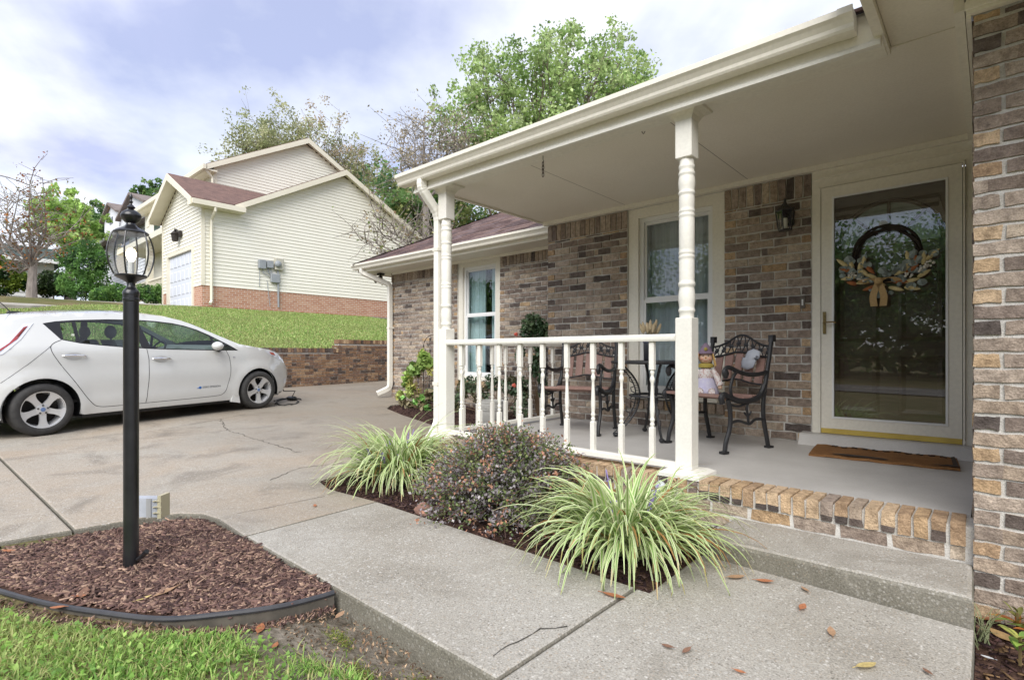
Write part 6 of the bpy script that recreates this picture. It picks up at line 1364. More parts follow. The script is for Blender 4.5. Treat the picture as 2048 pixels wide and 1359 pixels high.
def spread_tree(name, label, u0, dep, tgts, lcount, lsize, cols, seed, rr=(.35, .7), twigs=8, base_z=None, lim=.05, bark=BARKP, dj=2.0, leafiness=1.0, group=None):
    """tree whose boughs reach given places in the view at its own distance"""
    b = at_d(u0, 700, dep); bz = float(ground_h(b.x, b.y)) if base_z is None else base_z; t = thing(name, label, 'tree', (b.x, b.y, bz), group=group); rg = random.Random(seed)
    zt = min(at_d(u, v, dep).z for u, v in tgts); m = MB(); m.tube([(b.x, b.y, bz-.2), (b.x+.05, b.y, bz+(zt-bz)*.4), (b.x, b.y+.05, zt)], [lim*4, lim*3, lim*2.2], 8); to = m.build('trunk', bark, t); l_ = MB(); C = []; ids = []; k = 0
    for u, v in tgts:
        e = at_d(u, v, dep+rg.uniform(-dj, dj)); s_ = Vector((b.x, b.y, bz+(zt-bz)*rg.uniform(.78, 1.0))); mid = s_.lerp(e, .55)+Vector((rg.uniform(-.4, .4), rg.uniform(-.4, .4), rg.uniform(-.5, 0)))
        l_.tube([s_, s_.lerp(mid, .5), mid, mid.lerp(e, .5), e], [lim*1.2, lim*.95, lim*.65, lim*.35, .010], 5, cap=False)
        for j in range(twigs):
            f = mid.lerp(e, rg.uniform(.1, 1)); q = f+Vector((rg.gauss(0, rr[1]), rg.gauss(0, rr[1]), rg.gauss(.25, rr[1]*.8))); l_.tube([f, f.lerp(q, .5)+Vector((rg.gauss(0, .06), rg.gauss(0, .06), .05)), q], [.018, .012, .006], 3, cap=False)
            for j2 in range(3):
                f2 = f.lerp(q, rg.uniform(.3, 1)); q2 = f2+Vector((rg.gauss(0, rr[0]), rg.gauss(0, rr[0]), rg.gauss(.1, rr[0]*.8))); l_.tube([f2, q2], [.009, .005], 3, cap=False); n = int(lcount*leafiness*rg.uniform(.3, 1.5))
                if n: C.append(blob_pts(n, tuple(q2), (rr[0]*.8,)*3, .1)); ids.append(np.full(n, k)); k += 1
    l_.build('limbs', bark, to, kind='stuff')
    if C:
        C = np.concatenate(C); ids = np.concatenate(ids); V, F = leaf_cards(C, lsize, .6); sh = pick(cols, k, .2)[ids]; np_mesh('crown', V, F, LEAF, t, np.clip(sh*RNG.uniform(.7, 1.3, (len(C), 1)), 0, 1))
    return t
spread_tree('thinning_tree', 'half-bare tree with olive leaves behind the cream house peak', 560, 36, [(455, 312), (485, 295), (505, 280), (522, 260), (545, 238), (560, 268), (585, 262), (530, 298), (610, 275), (475, 318), (600, 258), (575, 290), (515, 312), (550, 305)], 30, .17, YGP, 11, (.55, .9), 9, lim=.09, dj=3)
spread_tree('tawny_tree', 'half-bare tawny tree behind the slope of the cream house roof', 680, 36, [(630, 262), (655, 272), (640, 300), (680, 280), (690, 312), (665, 325), (715, 318), (720, 355), (740, 370), (700, 355), (755, 400), (735, 340), (765, 415), (650, 288)], 30, .17, YGP+BRP, 12, (.55, .9), 9, lim=.09, dj=3)
spread_tree('bare_tree', 'nearly bare grey-brown tree rising beside the porch gutter end', 850, 21, [(790, 300), (810, 270), (830, 245), (850, 225), (870, 250), (800, 330), (825, 310), (845, 290), (880, 280), (905, 260), (920, 290), (940, 270), (890, 320), (860, 330), (815, 350), (955, 300), (930, 250)], 6, .10, BRP, 13, (.4, .8), 10, lim=.05, dj=2)
spread_tree('shade_tree', 'dark green tree filling the gap between cream house and porch', 850, 30, [(800, 420), (820, 400), (840, 425), (860, 400), (830, 440), (870, 430), (900, 420), (850, 455), (790, 400), (925, 430), (945, 410), (810, 380), (960, 440), (890, 390), (780, 380)], 34, .24, G2+YG_[:2], 14, (.55, .9), 8, lim=.10, dj=3)
spread_tree('overhanging_dogwood', 'bare dogwood with a low branch spread before the cream gable wall', 900, 15.5, [(700, 462), (722, 440), (745, 430), (720, 480), (760, 455), (775, 470), (800, 480), (740, 500), (810, 455), (835, 460), (850, 480), (865, 470), (880, 455)], 2, .10, BR_+YG_, 15, (.22, .42), 7, lim=.035, dj=1.0, base_z=.3)
# trees and shrubs on the far lawn
spread_tree('autumn_dogwood', 'small dogwood with rust-coloured leaves on the far lawn beyond the car', 63, 17, [(30, 520), (15, 400), (40, 380), (-20, 420), (60, 390), (30, 440), (80, 430), (-10, 460), (100, 470), (130, 470), (60, 460), (20, 480), (110, 500), (60, 360), (85, 355), (-30, 380), (-20, 500), (90, 450)], 4, .085, AU_, 16, (.22, .4), 7, lim=.042, dj=1.2)
spread_tree('pale_green_tree', 'light green rounded tree beyond the dogwood', 140, 34, [(110, 430), (130, 405), (150, 410), (160, 440), (120, 460), (140, 440), (100, 470), (165, 470), (90, 450), (145, 475)], 40, .26, [lin(168, 196, 112), lin(152, 182, 98), lin(182, 204, 128)], 17, (.4, .6), 7, lim=.08)
spread_tree('dark_green_tree', 'darker green tree against the white house dormers', 188, 52, [(180, 435), (198, 422), (190, 450), (196, 462), (176, 470), (186, 440)], 44, .30, G2, 18, (.45, .6), 7, lim=.08)
spread_tree('roadside_tree', 'green tree top showing behind the cream house eave', 300, 42, [(285, 385), (300, 375), (310, 390), (295, 400)], 30, .28, G2, 19, (.3, .4), 5, lim=.06)
def shrub(name, label, boxes, dep, n, size, cols, cat='shrub', group=None, sx=1.0, twig=True, droop=None, aspect=.6):
    """boxes: (u,v,ru,rv) lobes in the view placed at real distance dep"""
    u0 = sum(b[0] for b in boxes)/len(boxes); p0 = at_d(u0, 700, dep); gz0 = float(ground_h(p0.x, p0.y)); t = thing(name, label, cat, (p0.x, p0.y, gz0), group=group); C = []; ids = []; m = MB(); tot = sum(b[2]*b[3] for b in boxes)
    for i, (u, v, ru, rv) in enumerate(boxes):
        c = at_d(u, v, dep); k = dep/FPX; C.append(blob_pts(int(n*ru*rv/tot), tuple(c), (ru*k*sx, ru*k*sx, rv*k), .25)); ids.append(np.full(len(C[-1]), i))
        m.tube([(p0.x, p0.y, gz0-.1), (p0.x, p0.y, gz0+(c.z-gz0)*.4), tuple(c)], [.03, .025, .01], 5)
    C = np.concatenate(C); ids = np.concatenate(ids); grp = (np.floor(C*2.2/max(.3, size*6))).astype(int); hsh = (grp[:, 0]*73+grp[:, 1]*151+grp[:, 2]*37) % 97; pal = pick(cols, 97, .28); V, F = leaf_cards(C, size, aspect, droop=droop)
    m.build('stems', BARK, t); np_mesh('foliage', V, F, LEAF, t, np.clip(pal[hsh]*RNG.uniform(.6, 1.3, (len(C), 1)), 0, 1)); return t
EVG = [lin(112, 154, 84), lin(90, 128, 74), lin(132, 172, 94), lin(74, 106, 66)]
shrub('spreading_juniper', 'feathery green juniper rising behind the street lamp', [(150, 560, 34, 30), (175, 530, 36, 36), (140, 515, 26, 26), (190, 560, 28, 28), (165, 580, 40, 20), (200, 520, 18, 22), (180, 495, 22, 16)], 23, 7000, .17, EVG, aspect=.28)
shrub('dark_shrub', 'dark rounded shrub beside the dogwood trunk', [(105, 565, 26, 26), (125, 575, 22, 20), (92, 580, 18, 14)], 24, 3200, .13, [lin(60, 78, 44), lin(48, 64, 40), lin(84, 92, 52)])
shrub('yellowish_shrub', 'yellow-green shrub at the edge of view by the low white house', [(12, 545, 30, 26), (35, 560, 18, 24), (5, 575, 26, 16), (-10, 525, 24, 18)], 23, 3600, .14, [lin(120, 138, 52), lin(96, 118, 48), lin(52, 80, 40)])
shrub('clipped_hedge', 'clipped dark green hedge in front of the white house', [(210, 590, 26, 18), (235, 585, 22, 20), (200, 598, 20, 12), (250, 592, 18, 16)], 22, 3600, .10, EVG)
shrub('garage_hedge', 'round green hedge against the cream garage corner', [(285, 585, 22, 18), (305, 590, 20, 20), (318, 588, 12, 22), (268, 592, 14, 14)], 22.5, 3200, .10, EVG)

# ---------------------------------------------------------------- mulch beds
MUL = mat('mulch_base', (.055, .032, .024), .95, (.10, .06, .045), 14, .5, bump=1.0, bscale=60, fine=(90, .5, 1.4), spec=.1)
CHIP = mat('wood_chip', (1, 1, 1), .9, attr=True, spec=.12, fine=(90, .7, 1.2))
MC = [lin(112, 88, 80), lin(94, 74, 70), lin(132, 108, 96), lin(76, 60, 58), lin(158, 132, 114), lin(104, 82, 76)]
def pip(P, poly): x, y = P[:, 0], P[:, 1]; c = np.zeros(len(P), bool); n = len(poly); \
    [np.logical_xor(c, ((poly[i][1] > y) != (poly[(i+1) % n][1] > y)) & (x < (poly[(i+1) % n][0]-poly[i][0])*(y-poly[i][1])/((poly[(i+1) % n][1]-poly[i][1]) or 1e-9)+poly[i][0]), out=c) for i in range(n)]; return c
def scatter(poly, n):
    xs_ = [p[0] for p in poly]; ys_ = [p[1] for p in poly]; P = RNG.uniform((min(xs_), min(ys_)), (max(xs_), max(ys_)), (int(n*2.2), 2)); return P[pip(P, poly)][:n]
def mulch(name, label, poly, zf, nchips, ln=(.02, .06), cols=MC, chip_poly=None):
    c = Vector((sum(p[0] for p in poly)/len(poly), sum(p[1] for p in poly)/len(poly), 0)); o = bpy.data.objects.new(name, None)
    pts = [Vector(p) for p in poly]; inner = scatter(poly, 400); V, E_, F, *_ = delaunay_2d_cdt(pts+[Vector(p) for p in inner], [(i, (i+1) % len(pts)) for i in range(len(pts))], [], 0, 1e-5)
    m = MB(); fs = [list(f) for f in F if pip(np.array([tuple(sum((V[i] for i in f), Vector((0, 0)))/len(f))]), poly)[0]]; m.add([(v.x, v.y, zf(v.x, v.y)+RNG.uniform(-.006, .006)) for v in V], fs); b = m.build(name, MUL, smooth=True, auto=180); tag(b, label, 'mulch', kind='stuff')
    P = scatter(chip_poly or poly, nchips); n = len(P); a = RNG.uniform(0, math.pi, n); tl = RNG.normal(0, .22, n); L = RNG.uniform(ln[0], ln[1], n)*RNG.choice([.6, 1, 1, 1.5], n); W = RNG.uniform(.0018, .0058, n)*RNG.choice([1, 1, 1, 1.5], n); H = RNG.uniform(.0012, .0032, n)
    ax = np.stack([np.cos(a)*np.cos(tl), np.sin(a)*np.cos(tl), np.sin(tl)], 1); bx = np.stack([-np.sin(a), np.cos(a), np.zeros(n)], 1); cx = np.cross(ax, bx)
    Z = np.array([zf(x, y) for x, y in P])+RNG.uniform(.0, .016, n); C = np.column_stack([P, Z]); corners = [(-1,-1,-1),(1,-1,-1),(1,1,-1),(-1,1,-1),(-1,-1,1),(1,-1,1),(1,1,1),(-1,1,1)]
    VV = np.stack([C+ax*(s[0]*L/2)[:, None]+bx*(s[1]*W*(1 if s[0] < 0 else .5))[:, None]+cx*(s[2]*H)[:, None] for s in corners], 1).reshape(-1, 3)
    f = np.array([(4,5,6,7),(0,1,5,4),(1,2,6,5),(2,3,7,6),(3,0,4,7)]); FF = (np.arange(n)[:, None, None]*8+f[None]).reshape(-1, 4); cc = np.repeat(pick(cols, n, .3), 5, 0)
    ch_ = np_mesh('wood_chips', VV, FF, CHIP, b, cc); ch_['kind'] = 'stuff'; return b
EDG = [(0, 1175), (120, 1208), (230, 1222), (350, 1230), (480, 1220), (570, 1203), (668, 1180)]
EP = [at_z(u, v, .022).to_2d() for u, v in EDG]; EP = [Vector((-4.1, -.02)), Vector((-3.6, .11))]+EP
EPs = [Vector(p) for p in smooth_pts([tuple(p) for p in EP], 6)]
bed = [tuple(p) for p in EPs]+[(-2.13, 1.205), (-3.05, 1.20), (-3.45, 1.205), (-3.62, 1.175), (-3.73, 1.085), (-3.80, .93), (-3.855, .6), (-3.91, .3), (-3.92, -.02)]
def bz(x, y): d = math.hypot(x+3.0, y-.7); return -.004+.032*math.exp(-(d/.55)**2)+.008*math.sin(x*9)*math.cos(y*8)
mulch('lamp_bed_mulch', 'brown shredded wood mulch round the foot of the lamp post', bed, bz, 24000, (.012, .065), MC, [(p.x-.012, p.y+.04) for p in EPs]+bed[len(EPs):])
ed = thing('bed_edging', 'black plastic lawn edging curving between mulch and grass', 'edging', (-2.6, .5, -.1)); PLA = mat('edging_plastic', (.035, .036, .042), .5, (.06, .06, .065), 8, .5, spec=.4)
m = MB(); m.tube([(p.x, p.y, .012+.004*math.sin(i*.4)) for i, p in enumerate(EPs)], .0115, 8); m.build('bead', PLA, ed, smooth=True)
v = []
for i, p in enumerate(EPs):
    d = (EPs[min(i+1, len(EPs)-1)]-EPs[max(i-1, 0)]).normalized(); n = Vector((d.y, -d.x)); a, b = p+n*.003, p-n*.003; v += [(a.x, a.y, .01), (a.x+n.x*.006, a.y+n.y*.006, -.15), (b.x, b.y, .01), (b.x, b.y, -.15)]
m = MB(); k = len(EPs); m.add(v, [(4*i, 4*i+1, 4*i+5, 4*i+4) for i in range(k-1)]+[(4*i+2, 4*i+6, 4*i+7, 4*i+3) for i in range(k-1)]); m.build('strip', mat('edging_dirty', (.07, .062, .05), .9, (.12, .105, .085), 12, .5), ed)
fb = [(-3.84, 2.08), (-3.55, 2.0), (-3.04, 2.055), (-2.89, 2.06), (-1.16, 2.11), (-1.095, 2.11), (-1.095, 3.10), (-3.83, 3.10)]
DM = [lin(62, 46, 46), lin(48, 36, 38), lin(78, 58, 54), lin(90, 72, 66)]
mulch('porch_bed_mulch', 'dark mulch in the narrow bed between walk and porch', fb, lambda x, y: gz(x, y)-.015, 5000, (.015, .04), DM)
vb = [(-3.87, 4.0), (-4.75, 4.215), (-6.2, 4.615), (-6.94, 4.875), (-7.24, 5.16), (-7.29, 5.86), (-3.87, 5.86)]
mulch('wing_bed_mulch', 'dark mulch in the bed along the brick wing', vb, lambda x, y: gz(x, y)-.01, 4000, (.02, .05), DM)
wbed = [(-.042, 1.0), (1.2, 1.0), (1.2, 3.06), (-.05, 3.06)]
mulch('wall_bed_mulch', 'dark leaf-strewn soil at the foot of the projecting brick wall', wbed, lambda x, y: -.115+.02*math.sin(x*7+y*5), 3500, (.015, .05), DM+[lin(120, 96, 70)])

# ---------------------------------------------------------------- striped lily turf
VAR = mat('striped_blade', (1, 1, 1), .45, attr=True, trans=.3, spec=.35)
def blades(base, n, rad, length, width, height, seed, flat=1.0, dead=.05):
    rg = np.random.default_rng(seed); V = []; F = []; Cc = []; K = 9
    gm = np.array([lin(150, 182, 104), lin(134, 170, 96), lin(166, 194, 116)]); cr = np.array([lin(222, 230, 180), lin(208, 220, 164), lin(230, 234, 194)])
    for i in range(n):
        az = rg.uniform(0, 2*math.pi); r0 = rad*.28*math.sqrt(rg.random()); b = np.array([base[0]+r0*math.cos(az+rg.normal(0, .8)), base[1]+r0*math.sin(az+rg.normal(0, .8)), base[2]])
        L = length*rg.uniform(.65, 1.12); el = math.radians(rg.uniform(40, 88)); cur = rg.uniform(1.5, 3.1)/L*(.72 if rg.random() < .2 else 1); w = width*rg.uniform(.7, 1.2); d = np.array([math.cos(az), math.sin(az)]); sdv = np.array([-math.sin(az), math.cos(az), 0]); tw = rg.normal(0, .25)
        p = b.copy(); an = el; pts = []
        for k in range(K+1):
            pts.append(p.copy()); an -= cur*L/K*(.35+1.3*k/K); p = p+np.array([d[0]*math.cos(an), d[1]*math.cos(an), math.sin(an)])*L/K
            fl = max(gz(p[0], p[1])+.006, base[2]-.12)
            if p[2] < fl: p[2] = fl+rg.uniform(0, .01)
        o = len(V); isd = rg.random() < dead; g, c = gm[rg.integers(3)]*rg.uniform(.75, 1.15), cr[rg.integers(3)]*rg.uniform(.8, 1.05)
        for k, q in enumerate(pts):
            t = k/K; ww = w*(.55+.45*math.sin(math.pi*min(1, t*1.35+.12)))*(1-t**3*.85); side = sdv+np.array([0, 0, tw*t]); bow = np.array([0, 0, -.12*ww])
            for s_ in (-1, -.42, .42, 1): V.append(q+side*ww*.5*s_+(bow if abs(s_) < .5 else 0))
        for k in range(K):
            t = k/K
            for j in range(3):
                F.append((o+k*4+j, o+k*4+j+1, o+k*4+5+j, o+k*4+4+j)); cc = (g if j == 1 else c) if not isd else np.array(lin(176, 132, 84))*rg.uniform(.7, 1.1)
                if t > .8 and rg.random() < .3: cc = np.array(lin(178, 140, 92))
                Cc.append(cc*(.7+.3*min(1, t*2.2)) if False else cc)
    return np.array(V), np.array(F), np.array(Cc)
LILF = mat('lily_flower', (.20, .15, .38), .7, (.30, .24, .48), 60, .5)
def lily_turf(label, base, n, rad, length, width, seed, spikes):
    t = thing('striped_lily_turf', label, 'plant', tuple(base), group='striped lily turf clumps'); V, F, C = blades(base, n, rad, length, width, .4, seed); np_mesh('blades', V, F, VAR, t, C); rg = random.Random(seed)
    for i in range(spikes):
        a = rg.uniform(0, 6.28); r_ = rad*rg.uniform(.1, .5); b = Vector((base[0]+r_*.4*math.cos(a), base[1]+r_*.4*math.sin(a), base[2])); e = Vector((base[0]+r_*math.cos(a), base[1]+r_*math.sin(a), base[2]+rg.uniform(.22, .36))); m = MB(); m.tube([b, b.lerp(e, .5)+Vector((0, 0, .02)), e], .003, 5)
        for j in range(16): q = b.lerp(e, .68+.32*j/16)+Vector((rg.gauss(0, .006), rg.gauss(0, .006), 0)); m.ball(q, .0062*(1.1-j/24), 5, 4)
        m.build('flower_spike', LILF, t)
    return t
lily_turf('cream-striped grassy clump overhanging the walk next to the concrete step', tuple(at_z(1252, 1095, .05)), 540, .50, .60, .0285, 21, 7)
lily_turf('cream-striped grassy clump at the drive end of the porch bed near the corner post', tuple(at_z(800, 958, .07)), 560, .55, .65, .0265, 22, 9)

# ---------------------------------------------------------------- purple barberry
def barberry():
    c = Vector((-2.30, 2.50, .05)); t = thing('purple_barberry', 'low barberry shrub with tiny purple, orange and green leaves below the railing', 'shrub', tuple(c)); rg = random.Random(31); tw = MB(); C = []; Cc = []
    PU = np.array([lin(176, 168, 172), lin(154, 146, 150), lin(192, 186, 186), lin(134, 126, 128)]); GR = np.array([lin(128, 144, 94), lin(104, 124, 80), lin(150, 160, 104)]); OR = np.array([lin(204, 152, 126), lin(214, 160, 130), lin(186, 138, 116)])
    for i in range(720):
        az = rg.uniform(0, 6.283); el = math.radians(rg.uniform(2, 88)); R0 = (.60*math.cos(el)**2+.50*math.sin(el)**2)*rg.uniform(.80, 1.06); d = Vector((math.cos(az)*math.cos(el)*1.12, math.sin(az)*math.cos(el)*.95, math.sin(el)*1.02)); s_ = c+Vector((rg.gauss(0, .05), rg.gauss(0, .05), 0)); e = c+d*R0; e.z = max(e.z, .05+rg.random()*.05); mid = s_.lerp(e, .5)+Vector((rg.gauss(0, .05), rg.gauss(0, .05), .06)); P = [s_, mid, e]; tw.tube(P, [.005, .0035, .0015], 4, cap=False)
        n = 52; hue = rg.random(); top = math.sin(el)
        for j in range(n):
            tt = .45+.55*j/n; q = (s_*(1-tt)**2+mid*2*tt*(1-tt)+e*tt*tt)+Vector((rg.gauss(0, .022), rg.gauss(0, .022), rg.gauss(0, .020))); C.append(tuple(q)); x = rg.random()
            col = OR[rg.randrange(3)] if (j > n*.86 and hue < .34) else GR[rg.randrange(3)] if x < (.22 if hue < .55 else .8) else PU[rg.randrange(4)]
            Cc.append(col*rg.uniform(.65, 1.3))
    C = np.array(C); V, F = leaf_cards(C, .021, .66, up=.5); tw.build('twigs', mat('barberry_twig', (.10, .06, .05), .9), t); np_mesh('foliage', V, F, LEAF, t, np.clip(np.array(Cc), 0, 1))
barberry()

# ---------------------------------------------------------------- vine, trellis, roses
def leafy(name, label, lobes, n, size, cols, base, cat, aspect=.8, mt=None, stems=8, up=.6, gaps=.2):
    t = thing(name, label, cat, tuple(base)); C = []; m = MB(); tot = sum(l[3]*l[4] for l in lobes); rg = random.Random(len(lobes)*7+n)
    for (x, y, z, rx, rz) in lobes:
        C.append(blob_pts(int(n*rx*rz/tot), (x, y, z), (rx, rx*.6, rz), .2))
        for k in range(2): m.tube([base, (base[0]*.5+x*.5+rg.gauss(0, .04), base[1]*.5+y*.5, base[2]*.5+z*.5), (x+rg.gauss(0, rx*.4), y, z+rg.gauss(0, rz*.3))], [.008, .006, .003], 4, cap=False)
    C = np.concatenate(C); V, F = leaf_cards(C, size, aspect, up=up, droop=-.4); g = np.floor(C*6).astype(int); h = (g[:, 0]*73+g[:, 1]*151+g[:, 2]*37) % 89; pal = pick(cols, 89, .2); m.build('stems', mat('vine_stem', (.13, .085, .05), .9), t); np_mesh('foliage', V, F, mt or LEAFG, t, np.clip(pal[h]*RNG.uniform(.7, 1.3, (len(C), 1)), 0, 1)); return t
def wp(u, v, y): return at_y(u, v, y)
VG = [lin(152, 178, 98), lin(132, 162, 84), lin(172, 184, 110), lin(118, 146, 78), lin(182, 180, 108), lin(136, 122, 94)]
def lobes_at(L, y): return [(*wp(u, v, y), ru*at_y(u, v, y).length/FPX, rv*at_y(u, v, y).length/FPX) for u, v, ru, rv in L]
vbase = tuple(Vector((*wp(840, 815, 5.35).to_2d(), gz(-6.4, 5.3))))
leafy('hydrangea_vine', 'yellow-green broad-leaved climbing plant on the trellis by the brick wing', lobes_at([(850, 725, 20, 18), (830, 740, 18, 16), (815, 760, 14, 18), (825, 780, 18, 16), (845, 710, 14, 10), (800, 790, 10, 12), (860, 735, 10, 14)], 5.45), 640, .095, VG, vbase, 'plant')
leafy('creeping_vine', 'bright green low leafy plant spilling over the wing bed mulch', lobes_at([(840, 800, 16, 12), (860, 790, 16, 12), (820, 810, 12, 8), (850, 815, 14, 8), (805, 800, 8, 10), (875, 800, 8, 12)], 5.15), 480, .085, [lin(122, 172, 86), lin(138, 184, 100), lin(106, 150, 78), lin(138, 128, 98)], tuple(Vector((*wp(845, 815, 5.15).to_2d(), gz(-6, 5.1)))), 'plant')
tr_ = thing('metal_trellis', 'thin dark metal arched trellis with scroll top against the brick wing', 'trellis', tuple(Vector((*wp(862, 800, 5.6).to_2d(), .2))))
TX0, TX1 = wp(847, 700, 5.6).x, wp(886, 700, 5.6).x; TZ = wp(865, 692, 5.6).z; cx_ = (TX0+TX1)/2; hw = (TX1-TX0)/2
m = MB(); m.tube([(TX0, 5.6, .1), (TX0, 5.6, TZ)]+[(cx_-hw*math.cos(t), 5.6, TZ+hw*.75*math.sin(t)) for t in np.linspace(.1, math.pi-.1, 12)]+[(TX1, 5.6, TZ), (TX1, 5.6, .1)], .006, 6); m.build('frame', DBR, tr_)
for k in (.33, .66): m = MB(); x = TX0+(TX1-TX0)*k; m.tube([(x, 5.6, .1), (x, 5.6, TZ+hw*.55)], .004, 5); m.build('bar', DBR, tr_)
for k in range(6): m = MB(); a = k*1.05; q = Vector((cx_+hw*.5*math.cos(a), 5.6, TZ+.02+hw*.45*math.sin(a))); m.tube([q+Vector((.03*math.cos(t), 0, .03*math.sin(t))) for t in np.linspace(0, 5.2, 12)], .0035, 5); m.ball(q, (.016, .006, .022), 6, 5); m.build('scroll', DBR, tr_)
for z in (.6, 1.0): m = MB(); m.tube([(TX0, 5.6, z), (TX1, 5.6, z)], .004, 5); m.build('crossbar', DBR, tr_)
RG = [lin(86, 112, 78), lin(66, 92, 62), lin(110, 130, 96), lin(74, 98, 64)]
leafy('climbing_rose', 'dark green rose bush standing tall against the brick beyond the railing', lobes_at([(1065, 645, 26, 20), (1085, 660, 22, 22), (1055, 665, 20, 14), (1080, 690, 16, 24), (1070, 730, 14, 26), (1085, 770, 12, 30), (1040, 705, 12, 20)], 5.5), 1500, .055, RG, tuple(Vector((*wp(1078, 835, 5.5).to_2d(), .15))), 'shrub', stems=9)
leafy('low_rose_bush', 'grey-green low rose bush behind the stone urn', lobes_at([(925, 780, 18, 24), (945, 770, 22, 20), (985, 765, 24, 18), (1020, 770, 24, 22), (1045, 780, 20, 30), (915, 805, 14, 22), (1040, 815, 22, 24), (960, 790, 22, 20)], 5.3), 1500, .055, [lin(104, 122, 92), lin(84, 106, 78), lin(124, 140, 112), lin(112, 110, 80)], tuple(Vector((*wp(1000, 850, 5.2).to_2d(), .15))), 'shrub')
for u, v, y in ((1032, 670, 5.4), (1028, 772, 5.1), (1060, 830, 5.0)):
    c = at_y(u, v, y); fl2 = thing('rose_bloom', 'single coral rose bloom on the bush by the brick wing' if v < 700 else ('small pink rose bloom low in the bush above the urn' if v < 800 else 'small pink rose bloom at the foot of the bush beside the railing'), 'flower', tuple(c), group='rose blooms')
    for k in range(7): a = k*2.4; m = MB(); m.ball((c.x+.012*math.cos(a), c.y+.012*math.sin(a), c.z+.004*k), (.018, .018, .016), 6, 5); m.build('petal', mat('rose_coral', (.62, .09, .06), .6, (.70, .18, .12), 30, .5), fl2)
# plants in the soil at the wall foot
def whorl(label, c, n, ln, w, cols, seed, name='leafy_sprout', group=None, tilt=(.2, .9)):
    t = thing(name, label, 'plant', tuple(c), group=group); rg = random.Random(seed); m = MB(); m.tube([tuple(c), (c[0], c[1], c[2]+.10)], .005, 5); m.build('stem', mat('sprout_stem', (.14, .10, .04), .8), t)
    for i in range(n):
        a = i*2.4+rg.uniform(-.3, .3); el = rg.uniform(*tilt); L = ln*rg.uniform(.7, 1.15); d = Vector((math.cos(a)*math.cos(el), math.sin(a)*math.cos(el), math.sin(el))); s_ = Vector((-math.sin(a), math.cos(a), 0)); b = Vector(c)+Vector((0, 0, rg.uniform(.03, .11))); v = []; K = 6
        for k in range(K+1): tt = k/K; q = b+d*L*tt+Vector((0, 0, -.35*L*tt*tt)); ww = w*math.sin(math.pi*(.06+.94*tt))**.8*(1 if k < K else .1); v += [q+s_*ww/2+Vector((0, 0, ww*.12)), q, q-s_*ww/2+Vector((0, 0, ww*.12))]
        m = MB(); m.col = tuple(x*rg.uniform(.8, 1.15) for x in rg.choice(cols)); m.add(v, [(3*k+j, 3*k+j+1, 3*k+4+j, 3*k+3+j) for k in range(K) for j in range(2)]); m.build('leaf', LEAFG, t, smooth=True, auto=180)
NG = [lin(140, 170, 84), lin(122, 152, 72), lin(168, 178, 92)]; NO = [lin(198, 140, 74), lin(176, 120, 64), lin(150, 146, 72), lin(120, 128, 66)]
whorl('pale green broad-leaved plant in the soil at the wall foot', at_z(2040, 1330, -.08), 9, .11, .032, NG, 3)
whorl('orange-tinged nandina sprig against the projecting brick wall', at_z(2035, 1275, -.10), 14, .10, .02, NO, 4, 'nandina', tilt=(.3, 1.2))
whorl('green and orange nandina at the frame edge by the wall', at_z(2075, 1290, -.10), 16, .12, .026, NO+NG, 5, 'nandina', tilt=(.3, 1.2))
def grass_tuft(label, c, n, h, seed):
    t = thing('grass_tuft', label, 'grass tuft', tuple(c)); rg = random.Random(seed)
    for i in range(n): a = rg.uniform(0, 6.28); m = MB(); q = Vector(c)+Vector((rg.gauss(0, .03), rg.gauss(0, .03), 0)); e = q+Vector((math.cos(a)*h*.5, math.sin(a)*h*.5, h*rg.uniform(.5, 1))); m.tube([q, q.lerp(e, .5)+Vector((0, 0, h*.18)), e], [.0022, .0018, .0006], 3); m.build('blade', mat('tuft_green', (.16, .18, .09), .7), t)
grass_tuft('wispy grey-green grass tuft beside the step end', at_z(1965, 1290, -.11), 24, .16, 8)

# ---------------------------------------------------------------- lawns
def grass(name, label, P, h, w, cols, dens_col=None, parent=None):
    n = len(P); Z = ground_h(P[:, 0], P[:, 1]); a = RNG.uniform(0, 2*math.pi, n); L = h*RNG.uniform(.5, 1.3, n); ln = RNG.uniform(.2, 1.1, n); d = np.stack([np.cos(a), np.sin(a)], 1); s_ = np.stack([-np.sin(a), np.cos(a)], 1)*(w*RNG.uniform(.6, 1.3, n))[:, None]/2
    def lv(t): hx_ = L*ln*t*t; return np.column_stack([P+d*hx_[:, None], Z-.004+L*(t-.35*t*t*ln)])
    b0, m0, t0 = lv(0), lv(.55), lv(1.0); sx_ = np.column_stack([s_, np.zeros(n)]); V = np.stack([b0-sx_, b0+sx_, m0+sx_*.8, m0-sx_*.8, t0+sx_*.12, t0-sx_*.12], 1).reshape(-1, 3); f = np.array([(0, 1, 2, 3), (3, 2, 4, 5)]); F = (np.arange(n)[:, None, None]*6+f[None]).reshape(-1, 4)
    pn = .5+.25*np.sin(P[:, 0]*1.7+2.1*np.sin(P[:, 1]*.9))+.25*np.sin(P[:, 1]*2.3+1.7*np.sin(P[:, 0]*1.3)); pal = np.array(cols); dull = np.array([pal[-1], pal[-2]]).mean(0); c = pick(cols, n, .25); k_ = (np.clip((pn-.55)*2.2, 0, .75)*RNG.uniform(.5, 1, n))[:, None]; c = c*(1-k_)+dull*k_; o = np_mesh(name, V, F, LEAF, parent, np.repeat(c, 2, 0)); tag(o, label, 'grass', kind='stuff'); return o
lawn_poly = [tuple(p+Vector((.0, -.02)) if False else p) for p in [(-6.0, -1.2), (.6, -1.2), (.4, .9), (-1.0, 1.02), (-1.5, 1.0), (-1.95, .96)]]+[(p.x+.05, p.y-.08) for p in reversed(EPs)]
P = scatter(lawn_poly, 120000)
